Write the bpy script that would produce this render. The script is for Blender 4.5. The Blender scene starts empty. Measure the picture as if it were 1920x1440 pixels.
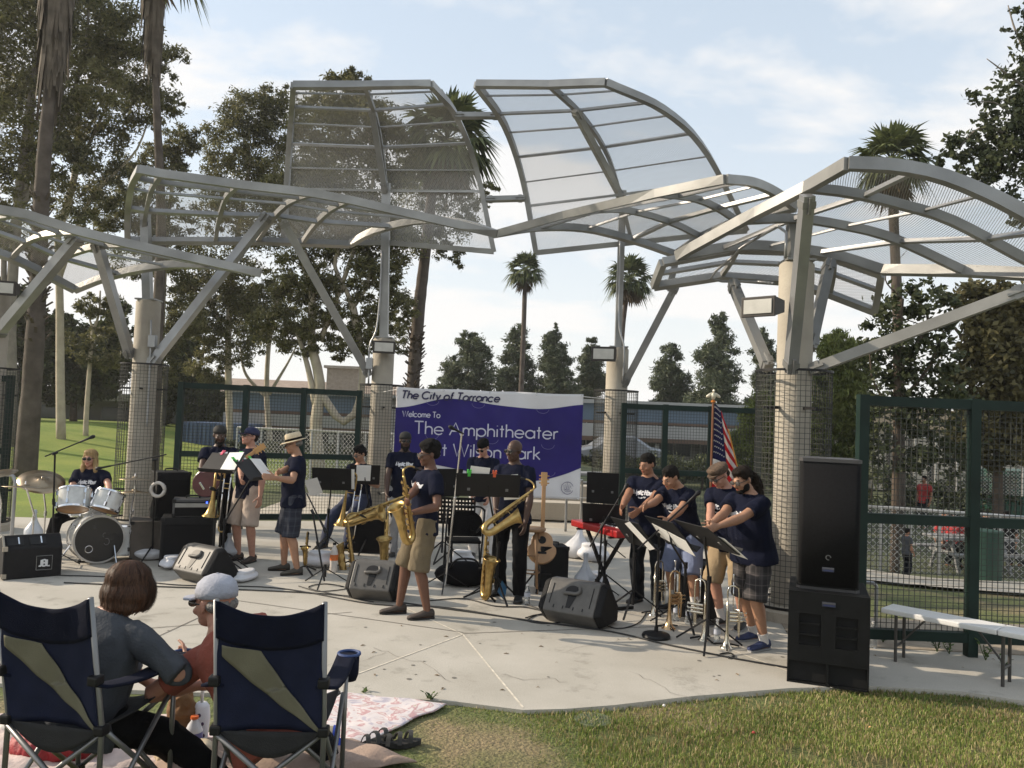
import bpy, bmesh, math, random
import numpy as np
from mathutils import Vector, Matrix, Quaternion, noise as mnoise
from mathutils.bvhtree import BVHTree
random.seed(7); RNG = np.random.default_rng(7)
SC = bpy.context.scene
COL = SC.collection
V = Vector
R = math.radians

# ------------------------------------------------------------------ camera
FPX = 1500.0                       # focal length in pixels of the 1920 x 1440 photograph
CAM = V((0, 0, 2.0))
PITCH, ROLL = math.atan(65 / FPX), R(2.3)
_f = V((0, math.cos(PITCH), math.sin(PITCH)))
_r0 = V((1, 0, 0)); _u0 = V((0, -math.sin(PITCH), math.cos(PITCH)))
_r = _r0 * math.cos(ROLL) + _u0 * math.sin(ROLL)
_u = _u0 * math.cos(ROLL) - _r0 * math.sin(ROLL)
cd = bpy.data.cameras.new('camera'); cam = bpy.data.objects.new('camera', cd); COL.objects.link(cam)
cam.matrix_world = Matrix(((_r.x, _u.x, -_f.x, CAM.x), (_r.y, _u.y, -_f.y, CAM.y), (_r.z, _u.z, -_f.z, CAM.z), (0, 0, 0, 1)))
cd.sensor_width = 36; cd.lens = 36 * FPX / 1920
cd.clip_start = 0.05; cd.clip_end = 3000
SC.camera = cam

# ------------------------------------------------------------------ light
SUN_EL, SUN_AZ = R(27), R(-80)     # azimuth from +Y (away from the camera), negative = to the left
sun_dir = V((math.sin(SUN_AZ) * math.cos(SUN_EL), math.cos(SUN_AZ) * math.cos(SUN_EL), math.sin(SUN_EL)))
sl = bpy.data.lights.new('sun', 'SUN'); sl.energy = 3.9; sl.angle = R(0.5); sl.color = (1.0, 0.86, 0.68)
so = bpy.data.objects.new('sun', sl); COL.objects.link(so); so.location = (-30, 20, 40)
so.rotation_euler = (-sun_dir).to_track_quat('-Z', 'Y').to_euler()
W = bpy.data.worlds.new('World'); SC.world = W; W.use_nodes = True
def build_world():
    nt = W.node_tree; N = nt.nodes; L = nt.links; N.clear()
    out = N.new('ShaderNodeOutputWorld'); bg = N.new('ShaderNodeBackground'); bg.inputs[1].default_value = 0.15
    sky = N.new('ShaderNodeTexSky'); sky.sky_type = 'NISHITA'; sky.sun_disc = False
    sky.sun_elevation = SUN_EL; sky.sun_rotation = SUN_AZ; sky.air_density = 1.0; sky.dust_density = 2.0; sky.ozone_density = 1.0
    tc = N.new('ShaderNodeTexCoord'); sep = N.new('ShaderNodeSeparateXYZ'); L.new(tc.outputs['Generated'], sep.inputs[0])
    def m(op, a, b=None, c=None):
        n = N.new('ShaderNodeMath'); n.operation = op
        for i, v in enumerate((a, b, c)):
            if v is None: continue
            if isinstance(v, (int, float)): n.inputs[i].default_value = v
            else: L.new(v, n.inputs[i])
        return n.outputs[0]
    zz = m('ADD', m('MAXIMUM', sep.outputs[2], 0.0), 0.22)
    cx = m('DIVIDE', sep.outputs[0], zz); cy = m('DIVIDE', sep.outputs[1], zz)
    comb = N.new('ShaderNodeCombineXYZ'); L.new(m('MULTIPLY', cx, 0.75), comb.inputs[0]); L.new(cy, comb.inputs[1])
    comb.inputs[2].default_value = 3.7
    nz = N.new('ShaderNodeTexNoise'); nz.inputs['Scale'].default_value = 1.7; nz.inputs['Detail'].default_value = 9; nz.inputs['Roughness'].default_value = 0.55
    nz.inputs['Distortion'].default_value = 0.25
    L.new(comb.outputs[0], nz.inputs['Vector'])
    rp = N.new('ShaderNodeValToRGB'); rp.color_ramp.elements[0].position = 0.485; rp.color_ramp.elements[1].position = 0.575
    rp.color_ramp.elements[0].color = (0, 0, 0, 1); rp.color_ramp.elements[1].color = (1, 1, 1, 1)
    L.new(nz.outputs['Fac'], rp.inputs[0])
    # horizon haze veil
    hz = m('ADD', m('MULTIPLY', m('POWER', m('SUBTRACT', 1.0, m('MINIMUM', m('MAXIMUM', sep.outputs[2], 0.0), 1.0)), 3.6), 1.0), 0.0)
    m0 = N.new('ShaderNodeMix'); m0.data_type = 'RGBA'; m0.inputs[0].default_value = 0.6; L.new(sky.outputs[0], m0.inputs[6]); m0.inputs[7].default_value = (3.5, 4.05, 4.5, 1)
    mx = N.new('ShaderNodeMix'); mx.data_type = 'RGBA'; L.new(hz, mx.inputs[0]); L.new(m0.outputs[2], mx.inputs[6])
    mx.inputs[7].default_value = (4.75, 4.7, 4.55, 1)
    mc = N.new('ShaderNodeMix'); mc.data_type = 'RGBA'; L.new(m('MULTIPLY', rp.outputs[0], 0.85), mc.inputs[0]); L.new(mx.outputs[2], mc.inputs[6])
    mc.inputs[7].default_value = (4.75, 4.65, 4.55, 1)
    L.new(mc.outputs[2], bg.inputs[0]); L.new(bg.outputs[0], out.inputs[0])
build_world()
SC.view_settings.view_transform = 'Standard'; SC.view_settings.look = 'None'
SC.view_settings.exposure = 0.54; SC.view_settings.gamma = 1.0
SC.view_settings.use_curve_mapping = False
SC.render.resolution_x, SC.render.resolution_y = 1024, 768
SC.cycles.max_bounces = 6; SC.cycles.transparent_max_bounces = 24
SC.cycles.diffuse_bounces = 3; SC.cycles.glossy_bounces = 3
SC.cycles.use_denoising = True

# ------------------------------------------------------------------ pixel rays
def ray(x, y): return _f + _r * ((x - 960) / FPX) - _u * ((y - 720) / FPX)
def P(x, y, Y):
    d = ray(x, y); return CAM + d * (Y / d.y)
def G(x, y, z=0.0):
    d = ray(x, y); return CAM + d * ((z - CAM.z) / d.z)
def S(Y): return Y / FPX            # metres per photo pixel at depth Y

# ------------------------------------------------------------------ mesh builder
class MB:
    def __init__(s): s.v = []; s.f = []; s.m = []; s.uv = None
    def add(s, vs, fs, mi=0):
        b = len(s.v); s.v.extend(vs); s.f.extend([tuple(i + b for i in f) for f in fs]); s.m.extend([mi] * len(fs)); return s
    def box(s, c, size, rot=None, mi=0, taper=1.0):
        c = V(c); hx, hy, hz = size[0] / 2, size[1] / 2, size[2] / 2
        vs = []
        for z in (-hz, hz):
            t = taper if z > 0 else 1
            for x, y in ((-hx, -hy), (hx, -hy), (hx, hy), (-hx, hy)):
                p = V((x * t, y * t, z)); 
                if rot is not None: p = rot @ p
                vs.append(p + c)
        return s.add(vs, [(3, 2, 1, 0), (4, 5, 6, 7), (0, 1, 5, 4), (1, 2, 6, 5), (2, 3, 7, 6), (3, 0, 4, 7)], mi)
    def bbox(s, c, size, b=0.01, rot=None, mi=0):
        "box with chamfered edges"
        c = V(c); h = [size[i] / 2 for i in range(3)]; b = min(b, *[q * 0.49 for q in h])
        bm = bmesh.new(); bmesh.ops.create_cube(bm, size=1.0)
        for v in bm.verts: v.co = V([v.co[i] * 2 * h[i] for i in range(3)])
        bmesh.ops.bevel(bm, geom=bm.edges[:], offset=b, segments=2, affect='EDGES', profile=0.6)
        bm.verts.index_update()
        vs = [(rot @ v.co if rot is not None else v.co.copy()) + c for v in bm.verts]
        fs = [tuple(v.index for v in f.verts) for f in bm.faces]; bm.free()
        return s.add(vs, fs, mi)
    def bar(s, a, b, w, h, up=(0, 0, 1), mi=0):
        a, b = V(a), V(b); d = (b - a).normalized(); up = V(up)
        x = d.cross(up)
        if x.length < 1e-4: x = d.cross(V((1, 0, 0)))
        x.normalize(); y = x.cross(d).normalized()
        vs = [p + x * i * w / 2 + y * j * h / 2 for p in (a, b) for i, j in ((-1, -1), (1, -1), (1, 1), (-1, 1))]
        return s.add(vs, [(0, 1, 2, 3), (7, 6, 5, 4), (0, 4, 5, 1), (1, 5, 6, 2), (2, 6, 7, 3), (3, 7, 4, 0)], mi)
    def sweep(s, pts, w, h, nrm, mi=0):
        "rectangular section along a polyline; nrm: reference normal(s)"
        pts = [V(p) for p in pts]; n = len(pts); vs = []
        for i, p in enumerate(pts):
            d = (pts[min(i + 1, n - 1)] - pts[max(i - 1, 0)]).normalized()
            N = V(nrm[i] if isinstance(nrm, list) else nrm)
            x = d.cross(N)
            if x.length < 1e-4: x = d.cross(V((1, 0, 0)))
            x.normalize(); y = x.cross(d).normalized()
            vs += [p + x * a * w / 2 + y * b * h / 2 for a, b in ((-1, -1), (1, -1), (1, 1), (-1, 1))]
        fs = [(3, 2, 1, 0), tuple(4 * (n - 1) + k for k in range(4))]
        for i in range(n - 1):
            for k in range(4):
                k2 = (k + 1) % 4; fs.append((4 * i + k, 4 * i + k2, 4 * i + 4 + k2, 4 * i + 4 + k))
        return s.add(vs, fs, mi)
    def tube(s, pts, rad, n=8, mi=0, cap=True, flat=None):
        "round tube along a polyline; rad number or list; flat=(axis, factor) squashes"
        pts = [V(p) for p in pts]; m = len(pts)
        if not hasattr(rad, '__len__'): rad = [rad] * m
        vs = []; prev = None
        for i, p in enumerate(pts):
            d = pts[min(i + 1, m - 1)] - pts[max(i - 1, 0)]
            d = d.normalized() if d.length > 1e-9 else V((0, 0, 1))
            if prev is None:
                x = d.orthogonal().normalized()
            else:
                x = prev - d * prev.dot(d); x = x.normalized() if x.length > 1e-6 else d.orthogonal().normalized()
            prev = x; y = d.cross(x)
            for k in range(n):
                a = 2 * math.pi * k / n; o = (x * math.cos(a) + y * math.sin(a)) * rad[i]
                if flat is not None: ax = V(flat[0]); o -= ax * o.dot(ax) * (1 - flat[1])
                vs.append(p + o)
        fs = [(i * n + k, i * n + (k + 1) % n, (i + 1) * n + (k + 1) % n, (i + 1) * n + k) for i in range(m - 1) for k in range(n)]
        if cap: fs += [tuple(reversed(range(n))), tuple((m - 1) * n + k for k in range(n))]
        return s.add(vs, fs, mi)
    def loft(s, rings, mi=0, cap=True):
        "rings: list of lists of points, all same length"
        n = len(rings[0]); m = len(rings); vs = [V(p) for r in rings for p in r]
        fs = [(i * n + k, i * n + (k + 1) % n, (i + 1) * n + (k + 1) % n, (i + 1) * n + k) for i in range(m - 1) for k in range(n)]
        if cap: fs += [tuple(reversed(range(n))), tuple((m - 1) * n + k for k in range(n))]
        return s.add(vs, fs, mi)
    def lathe(s, prof, n=20, M=None, mi=0, cap=True):
        "prof: list of (radius, z)"
        rings = [[V((r * math.cos(2 * math.pi * k / n), r * math.sin(2 * math.pi * k / n), z)) for k in range(n)] for r, z in prof]
        if M is not None: rings = [[M @ p for p in r] for r in rings]
        return s.loft(rings, mi, cap)
    def ell(s, c, r, rot=None, nu=14, nv=9, mi=0):
        c = V(c); rings = []
        for j in range(nv + 1):
            t = -math.pi / 2 + math.pi * (0.02 + 0.96 * j / nv)
            rg = []
            for k in range(nu):
                a = 2 * math.pi * k / nu
                p = V((r[0] * math.cos(t) * math.cos(a), r[1] * math.cos(t) * math.sin(a), r[2] * math.sin(t)))
                rg.append((rot @ p if rot is not None else p) + c)
            rings.append(rg)
        return s.loft(rings, mi)
    def poly(s, pts, thick, nrm, mi=0):
        "flat polygon extruded by thick along -nrm"
        pts = [V(p) for p in pts]; n = len(pts); nrm = V(nrm).normalized() * thick
        vs = pts + [p - nrm for p in pts]
        return s.add(vs, [tuple(range(n)), tuple(reversed(range(n, 2 * n)))] + [(i, i + n, (i + 1) % n + n, (i + 1) % n) for i in range(n)], mi)
    def xf(s, M):
        s.v = [M @ V(p) for p in s.v]; return s
    def mesh(s, name):
        me = bpy.data.meshes.new(name); me.from_pydata([tuple(p) for p in s.v], [], s.f)
        if s.m and max(s.m) > 0: me.polygons.foreach_set('material_index', s.m)
        return me
def fixn(me):
    bm = bmesh.new(); bm.from_mesh(me); bmesh.ops.recalc_face_normals(bm, faces=bm.faces[:]); bm.to_mesh(me); bm.free()

def link(name, me, mats, parent=None, smooth=False, fix=True, ang=None):
    if isinstance(me, MB):
        me = me.mesh(name)
        if fix: fixn(me)
    if not isinstance(mats, (list, tuple)): mats = [mats]
    if not me.materials and mats:
        for m in mats: me.materials.append(m)
    if smooth:
        me.polygons.foreach_set('use_smooth', [True] * len(me.polygons))
        if ang: me.set_sharp_from_angle(angle=R(ang))
    o = bpy.data.objects.new(name, me); COL.objects.link(o)
    if parent is not None: o.parent = parent
    return o
def tag(o, label=None, cat=None, group=None, kind=None):
    if label: o['label'] = label
    if cat: o['category'] = cat
    if group: o['group'] = group
    if kind: o['kind'] = kind
    return o
def thing(name, label, cat, loc=(0, 0, 0), rotz=0, group=None):
    o = bpy.data.objects.new(name, None); COL.objects.link(o); o.location = loc; o.rotation_euler = (0, 0, rotz)
    o.empty_display_size = 0.1
    return tag(o, label, cat, group)
def wlink(name, mb, mats, parent, **k):
    "part given in world coordinates under an unrotated thing"
    L = V(parent.location)
    p = parent.parent
    while p is not None: L = L + V(p.location); p = p.parent
    mb.v = [V(q) - L for q in mb.v]
    return link(name, mb, mats, parent, **k)
def dup(root, loc, rotz=None, label=None, group=None, parent=None):
    c = root.copy(); COL.objects.link(c)
    if parent is not None: c.parent = parent
    else:
        c.location = loc
        if rotz is not None: c.rotation_euler = (0, 0, rotz)
        if label: c['label'] = label
        if group: c['group'] = group
    for ch in [o for o in COL.objects if o.parent is root]: dup(ch, None, parent=c)
    return c
def catmull(pts, n):
    "smooth polyline through control points, n samples"
    pts = [V(p) for p in pts]
    if len(pts) == 2: return [pts[0].lerp(pts[1], i / (n - 1)) for i in range(n)]
    ds = [0]
    for a, b in zip(pts, pts[1:]): ds.append(ds[-1] + (b - a).length)
    out = []; q = [pts[0] * 2 - pts[1]] + pts + [pts[-1] * 2 - pts[-2]]
    for i in range(n):
        t = ds[-1] * i / (n - 1); k = 0
        while k < len(ds) - 2 and t > ds[k + 1]: k += 1
        u = (t - ds[k]) / max(ds[k + 1] - ds[k], 1e-9)
        p0, p1, p2, p3 = q[k:k + 4]
        out.append(0.5 * ((2 * p1) + (p2 - p0) * u + (2 * p0 - 5 * p1 + 4 * p2 - p3) * u * u + (3 * p1 - p0 - 3 * p2 + p3) * u ** 3))
    return out
def lerp(a, b, t): return a + (b - a) * t
# ------------------------------------------------------------------ materials
MATS = {}
def mat(name, col, rough=0.6, metal=0.0, var=0.15, scale=6.0, bump=0.0, bscale=40.0, col2=None, spec=0.5, sheen=0.0, coat=0.0, trans=0.0):
    if name in MATS: return MATS[name]
    M = bpy.data.materials.new(name); M.use_nodes = True; MATS[name] = M
    nt = M.node_tree; N = nt.nodes; L = nt.links; b = N['Principled BSDF']
    b.inputs['Roughness'].default_value = rough; b.inputs['Metallic'].default_value = metal
    b.inputs['Specular IOR Level'].default_value = spec
    if sheen: b.inputs['Sheen Weight'].default_value = sheen
    if coat: b.inputs['Coat Weight'].default_value = coat; b.inputs['Coat Roughness'].default_value = 0.1
    if trans: b.inputs['Transmission Weight'].default_value = trans
    tc = N.new('ShaderNodeTexCoord')
    nz = N.new('ShaderNodeTexNoise'); nz.inputs['Scale'].default_value = scale; nz.inputs['Detail'].default_value = 6
    L.new(tc.outputs['Object'], nz.inputs['Vector'])
    rp = N.new('ShaderNodeValToRGB'); e = rp.color_ramp.elements
    c1 = [max(0, c * (1 - var)) for c in col]; c2 = [min(1, c * (1 + var)) for c in (col2 or col)]
    if col2: c1 = list(col); c2 = list(col2)
    e[0].position = 0.32; e[1].position = 0.68
    e[0].color = (*c1, 1); e[1].color = (*c2, 1)
    L.new(nz.outputs['Fac'], rp.inputs[0]); L.new(rp.outputs[0], b.inputs['Base Color'])
    if bump:
        n2 = N.new('ShaderNodeTexNoise'); n2.inputs['Scale'].default_value = bscale; n2.inputs['Detail'].default_value = 4
        L.new(tc.outputs['Object'], n2.inputs['Vector'])
        bp = N.new('ShaderNodeBump'); bp.inputs['Strength'].default_value = bump; bp.inputs['Distance'].default_value = 0.02
        L.new(n2.outputs['Fac'], bp.inputs['Height']); L.new(bp.outputs[0], b.inputs['Normal'])
    return M
def leafmat(name, c1, c2, scale=0.5, tr=0.35):
    if name in MATS: return MATS[name]
    M = bpy.data.materials.new(name); M.use_nodes = True; MATS[name] = M
    nt = M.node_tree; N = nt.nodes; L = nt.links; N.remove(N['Principled BSDF'])
    out = N['Material Output']; d = N.new('ShaderNodeBsdfPrincipled'); d.inputs['Roughness'].default_value = 0.55; d.inputs['Specular IOR Level'].default_value = 0.3
    t = N.new('ShaderNodeBsdfTranslucent'); mx = N.new('ShaderNodeMixShader'); mx.inputs[0].default_value = tr
    geo = N.new('ShaderNodeNewGeometry'); tc = N.new('ShaderNodeTexCoord')
    nz = N.new('ShaderNodeTexNoise'); nz.inputs['Scale'].default_value = scale; nz.inputs['Detail'].default_value = 3; L.new(tc.outputs['Object'], nz.inputs['Vector'])
    ad = N.new('ShaderNodeMath'); ad.operation = 'MULTIPLY_ADD'; ad.inputs[1].default_value = 0.55; 
    L.new(geo.outputs['Random Per Island'], ad.inputs[0]); L.new(nz.outputs['Fac'], ad.inputs[2])
    rp = N.new('ShaderNodeValToRGB'); e = rp.color_ramp.elements; e[0].position = 0.45; e[1].position = 1.1 - 0.1; e[0].color = (*c1, 1); e[1].color = (*c2, 1)
    L.new(ad.outputs[0], rp.inputs[0]); L.new(rp.outputs[0], d.inputs['Base Color']); L.new(rp.outputs[0], t.inputs[0])
    L.new(d.outputs[0], mx.inputs[1]); L.new(t.outputs[0], mx.inputs[2]); L.new(mx.outputs[0], out.inputs[0])
    return M
def meshmat(name, col, pu, pv, th, metal=0.6, rough=0.5):
    "expanded metal: diamond openings cut by alpha in UV space (metres)"
    if name in MATS: return MATS[name]
    M = bpy.data.materials.new(name); M.use_nodes = True; MATS[name] = M
    nt = M.node_tree; N = nt.nodes; L = nt.links; b = N['Principled BSDF']; out = N['Material Output']
    b.inputs['Base Color'].default_value = (*col, 1); b.inputs['Metallic'].default_value = metal; b.inputs['Roughness'].default_value = rough
    uv = N.new('ShaderNodeUVMap'); sp = N.new('ShaderNodeSeparateXYZ'); L.new(uv.outputs[0], sp.inputs[0])
    def m(op, a, c=None):
        n = N.new('ShaderNodeMath'); n.operation = op
        for i, v in enumerate((a, c)):
            if v is None: continue
            if isinstance(v, (int, float)): n.inputs[i].default_value = v
            else: L.new(v, n.inputs[i])
        return n.outputs[0]
    a = m('DIVIDE', sp.outputs[0], pu); c = m('DIVIDE', sp.outputs[1], pv)
    d1 = m('ABSOLUTE', m('SUBTRACT', m('FRACT', m('ADD', a, c)), 0.5)); d2 = m('ABSOLUTE', m('SUBTRACT', m('FRACT', m('SUBTRACT', a, c)), 0.5))
    fac = m('LESS_THAN', m('MINIMUM', d1, d2), th)
    tr = N.new('ShaderNodeBsdfTransparent'); mx = N.new('ShaderNodeMixShader')
    L.new(fac, mx.inputs[0]); L.new(tr.outputs[0], mx.inputs[1]); L.new(b.outputs[0], mx.inputs[2]); L.new(mx.outputs[0], out.inputs[0])
    return M
STEEL = mat('galvanised_steel', (0.265, 0.266, 0.258), 0.42, 0.5, 0.28, 1.4, 0.05, 60)
STEELB = mat('galvanised_steel_bright', (0.33, 0.335, 0.34), 0.36, 0.6, 0.14, 3.0)
EXPM = meshmat('expanded_metal', (0.46, 0.45, 0.43), 0.050, 0.023, 0.115)
CONC = mat('column_concrete', (0.30, 0.27, 0.225), 0.85, 0, 0.10, 2.2, 0.25, 30, col2=(0.40, 0.365, 0.30))
GREEN = mat('dark_green_paint', (0.006, 0.019, 0.015), 0.5, 0, 0.3, 3.0, spec=0.25)
WIRE = mat('dark_wire', (0.040, 0.042, 0.038), 0.6, 0.2, 0.2)
BLACK = mat('black_metal', (0.008, 0.008, 0.009), 0.5, 0.0, 0.2, spec=0.3)
BLACKP = mat('black_plastic', (0.006, 0.0065, 0.007), 0.6, 0.0, 0.25, 9, 0.15, 160, spec=0.18)
WHITEP = mat('white_plastic', (0.72, 0.71, 0.69), 0.45, 0.0, 0.05)
PAPER = mat('paper', (0.78, 0.77, 0.74), 0.8, 0, 0.05)
CHROME = mat('chrome', (0.75, 0.75, 0.76), 0.14, 1.0, 0.05)
SILVER = mat('silver_plate', (0.70, 0.64, 0.52), 0.22, 1.0, 0.1)
BRASS = mat('gold_brass', (0.46, 0.32, 0.125), 0.32, 1.0, 0.25, 14)
BRASSD = mat('aged_brass', (0.38, 0.26, 0.10), 0.35, 1.0, 0.25, 20)
# ------------------------------------------------------------------ ground
def smooth01(t): t = max(0.0, min(1.0, t)); return t * t * (3 - 2 * t)
def lawn_z(x, y):
    z = -0.04
    # mound behind the stage on the left
    d = smooth01((y - 17) / 16) * smooth01((-x - 9) / 13) * (1 - 0.5 * smooth01((y - 45) / 30))
    z += 1.05 * d
    z += 0.12 * smooth01((4.5 - y) / 0.5) * smooth01((0.6 - x) / 0.6)
    z -= 0.95 * smooth01((y - 9.5) / 9) * smooth01((x - 3.2) / 4.5)
    z += 0.02 * mnoise.noise(V((x * 0.9, y * 0.9, 0))) if y < 9 else 0
    # hump of turf in the right foreground
    z += 0.07 * math.exp(-((x - 2.6) / 1.1) ** 2 - ((y - 5.0) / 0.5) ** 2)
    return z
def ground_mat():
    M = bpy.data.materials.new('lawn_soil'); M.use_nodes = True; nt = M.node_tree; N = nt.nodes; L = nt.links; b = N['Principled BSDF']
    b.inputs['Roughness'].default_value = 0.95
    g = N.new('ShaderNodeNewGeometry')
    def nz(sc, de=5):
        n = N.new('ShaderNodeTexNoise'); n.inputs['Scale'].default_value = sc; n.inputs['Detail'].default_value = de; L.new(g.outputs['Position'], n.inputs['Vector']); return n.outputs['Fac']
    def ramp(f, p0, c0, p1, c1):
        r = N.new('ShaderNodeValToRGB'); e = r.color_ramp.elements; e[0].position = p0; e[0].color = (*c0, 1); e[1].position = p1; e[1].color = (*c1, 1); L.new(f, r.inputs[0]); return r.outputs[0]
    near = ramp(nz(1.1), 0.34, (0.26, 0.20, 0.11), 0.50, (0.12, 0.14, 0.042))
    sunlit_lawn = ramp(nz(0.5, 4), 0.35, (0.15, 0.22, 0.022), 0.7, (0.26, 0.30, 0.045)); dull = ramp(nz(0.5, 5), 0.35, (0.050, 0.066, 0.022), 0.7, (0.10, 0.105, 0.045))  # sunlight on the left lawn is put into its brighter colour
    sp = N.new('ShaderNodeSeparateXYZ'); L.new(g.outputs['Position'], sp.inputs[0])
    mr = N.new('ShaderNodeMapRange'); mr.inputs[1].default_value = 9; mr.inputs[2].default_value = 16; L.new(sp.outputs[1], mr.inputs[0])
    m2 = N.new('ShaderNodeMapRange'); m2.inputs[1].default_value = -5.5; m2.inputs[2].default_value = -8.5; L.new(sp.outputs[0], m2.inputs[0]); fm = N.new('ShaderNodeMix'); fm.data_type = 'RGBA'; L.new(m2.outputs[0], fm.inputs[0]); L.new(dull, fm.inputs[6]); L.new(sunlit_lawn, fm.inputs[7])
    mx = N.new('ShaderNodeMix'); mx.data_type = 'RGBA'; L.new(mr.outputs[0], mx.inputs[0]); L.new(near, mx.inputs[6]); L.new(fm.outputs[2], mx.inputs[7])
    fine = ramp(nz(60, 4), 0.3, (0.55, 0.55, 0.55), 0.7, (1.25, 1.25, 1.25))
    mm = N.new('ShaderNodeMix'); mm.data_type = 'RGBA'; mm.blend_type = 'MULTIPLY'; mm.inputs[0].default_value = 1; L.new(mx.outputs[2], mm.inputs[6]); L.new(fine, mm.inputs[7])
    L.new(mm.outputs[2], b.inputs['Base Color'])
    bp = N.new('ShaderNodeBump'); bp.inputs['Strength'].default_value = 0.7; bp.inputs['Distance'].default_value = 0.05; L.new(nz(35, 5), bp.inputs['Height']); L.new(bp.outputs[0], b.inputs['Normal'])
    return M
def axis(lo, hi, dens):
    a = [lo]
    while a[-1] < hi: a.append(a[-1] + dens(a[-1]))
    return a
gx = axis(-700, 700, lambda x: 0.35 if abs(x) < 8 else (1.2 if abs(x) < 45 else 40))
gy = axis(-30, 1500, lambda y: 0.35 if 1 < y < 9 else (1.0 if -5 < y < 60 else 40))
mb = MB(); nx = len(gx)
mb.v = [V((x, y, lawn_z(x, y))) for y in gy for x in gx]
mb.f = [(j * nx + i, j * nx + i + 1, (j + 1) * nx + i + 1, (j + 1) * nx + i) for j in range(len(gy) - 1) for i in range(nx - 1)]; mb.m = [0] * len(mb.f)
GROUND = ground_mat()
tag(link('lawn', mb, GROUND, smooth=True, fix=False), kind='structure')

def conc_mat(name, c1, c2, stain=0.5):
    M = bpy.data.materials.new(name); M.use_nodes = True; nt = M.node_tree; N = nt.nodes; L = nt.links; b = N['Principled BSDF']
    b.inputs['Roughness'].default_value = 0.85
    g = N.new('ShaderNodeNewGeometry')
    def nz(sc, de=6, ro=0.6):
        n = N.new('ShaderNodeTexNoise'); n.inputs['Scale'].default_value = sc; n.inputs['Detail'].default_value = de; n.inputs['Roughness'].default_value = ro; L.new(g.outputs['Position'], n.inputs['Vector']); return n.outputs['Fac']
    r = N.new('ShaderNodeValToRGB'); e = r.color_ramp.elements; e[0].position = 0.3; e[0].color = (*c1, 1); e[1].position = 0.7; e[1].color = (*c2, 1); L.new(nz(0.7), r.inputs[0])
    r2 = N.new('ShaderNodeValToRGB'); e = r2.color_ramp.elements; e[0].position = 0.28; e[0].color = (stain, stain, stain * 0.95, 1); e[1].position = 0.44; e[1].color = (1, 1, 1, 1); L.new(nz(2.3, 8, 0.7), r2.inputs[0])
    m = N.new('ShaderNodeMix'); m.data_type = 'RGBA'; m.blend_type = 'MULTIPLY'; m.inputs[0].default_value = 0.6; L.new(r.outputs[0], m.inputs[6]); L.new(r2.outputs[0], m.inputs[7])
    r3 = N.new('ShaderNodeValToRGB'); e = r3.color_ramp.elements; e[0].position = 0.3; e[0].color = (.86, .86, .86, 1); e[1].position = 0.7; e[1].color = (1.08, 1.08, 1.08, 1); L.new(nz(90, 3), r3.inputs[0])
    m2 = N.new('ShaderNodeMix'); m2.data_type = 'RGBA'; m2.blend_type = 'MULTIPLY'; m2.inputs[0].default_value = 1; L.new(m.outputs[2], m2.inputs[6]); L.new(r3.outputs[0], m2.inputs[7])
    L.new(m2.outputs[2], b.inputs['Base Color'])
    bp = N.new('ShaderNodeBump'); bp.inputs['Strength'].default_value = 0.2; bp.inputs['Distance'].default_value = 0.01; L.new(nz(120, 3), bp.inputs['Height']); L.new(bp.outputs[0], b.inputs['Normal'])
    return M
SLAB = conc_mat('stage_concrete', (0.36, 0.335, 0.285), (0.50, 0.47, 0.415))
SLAB.node_tree.nodes['Mix'].inputs[0].default_value = 0.85
PATHM = conc_mat('path_concrete', (0.40, 0.35, 0.28), (0.50, 0.45, 0.37))
# stage slab: front edge read along the turf, back edge under the rear fences
fe = [(-900, 1235), (-300, 1265), (200, 1292), (520, 1304), (750, 1309), (860, 1316), (980, 1331), (1060, 1329), (1150, 1322), (1300, 1305), (1480, 1290), (1640, 1286), (1800, 1296), (1920, 1314), (2300, 1360)]
front = [G(*p) for p in fe]
outline = front + [V((9, 7.6, 0)), V((6.3, 7.72, 0)), V((2.8, 8.0, 0)), V((3.4, 9.5, 0)), V((3.2, 14.6, 0)), V((1.6, 15.0, 0)), V((-2.6, 14.9, 0)), V((-6.4, 13.8, 0)), V((-14, 13.2, 0))]
mb = MB(); mb.poly([V((p.x, p.y, 0)) for p in outline], 0.16, (0, 0, 1))
stage = tag(link('stage_floor', mb, SLAB), kind='structure')
JOINT = mat('joint_filler', (0.60, 0.55, 0.46), 0.9, 0, 0.2, 20)
JOINTD = mat('joint_gap', (0.16, 0.14, 0.12), 0.9, 0, 0.2, 20)
mb = MB()
def strip(mb, a, b, w, z=0.003):
    a, b = V((a.x, a.y, z)), V((b.x, b.y, z)); s = (b - a).normalized().cross(V((0, 0, 1))) * w / 2
    mb.add([a - s, b - s, b + s, a + s], [(0, 1, 2, 3)])
for a, b in (((868, 1190), (981, 1327)), ((620, 1075), (868, 1190)), ((1240, 1170), (1560, 1290)), ((868, 1190), (560, 1305))): strip(mb, G(*a), G(*b), 0.016)
link('joint', mb, JOINT, stage)
mb = MB()
for a, b in (((285, 1178), (660, 1148)), ((250, 1215), (380, 1155)), ((868, 1188), (1240, 1175)), ((400, 1120), (868, 1186))): strip(mb, G(*a), G(*b), 0.012, 0.0035)
link('joint', mb, JOINTD, stage)
rs = random.Random(12); mb = MB()
for (x, y, dx, dy) in ((700, 1215, 16, 5), (1050, 1225, 14, -3), (330, 1200, 18, 4), (1180, 1260, 11, 5), (560, 1255, 13, -4), (940, 1265, 12, 3)):
    p = G(x, y)
    for k in range(11):
        x += dx + rs.uniform(-7, 7); y += dy + rs.uniform(-5, 5); q = G(x, y); strip(mb, p, q, rs.uniform(.002, .005), 0.0045); p = q
link('crack', mb, JOINTD, stage, fix=False)
mb = MB()
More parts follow.
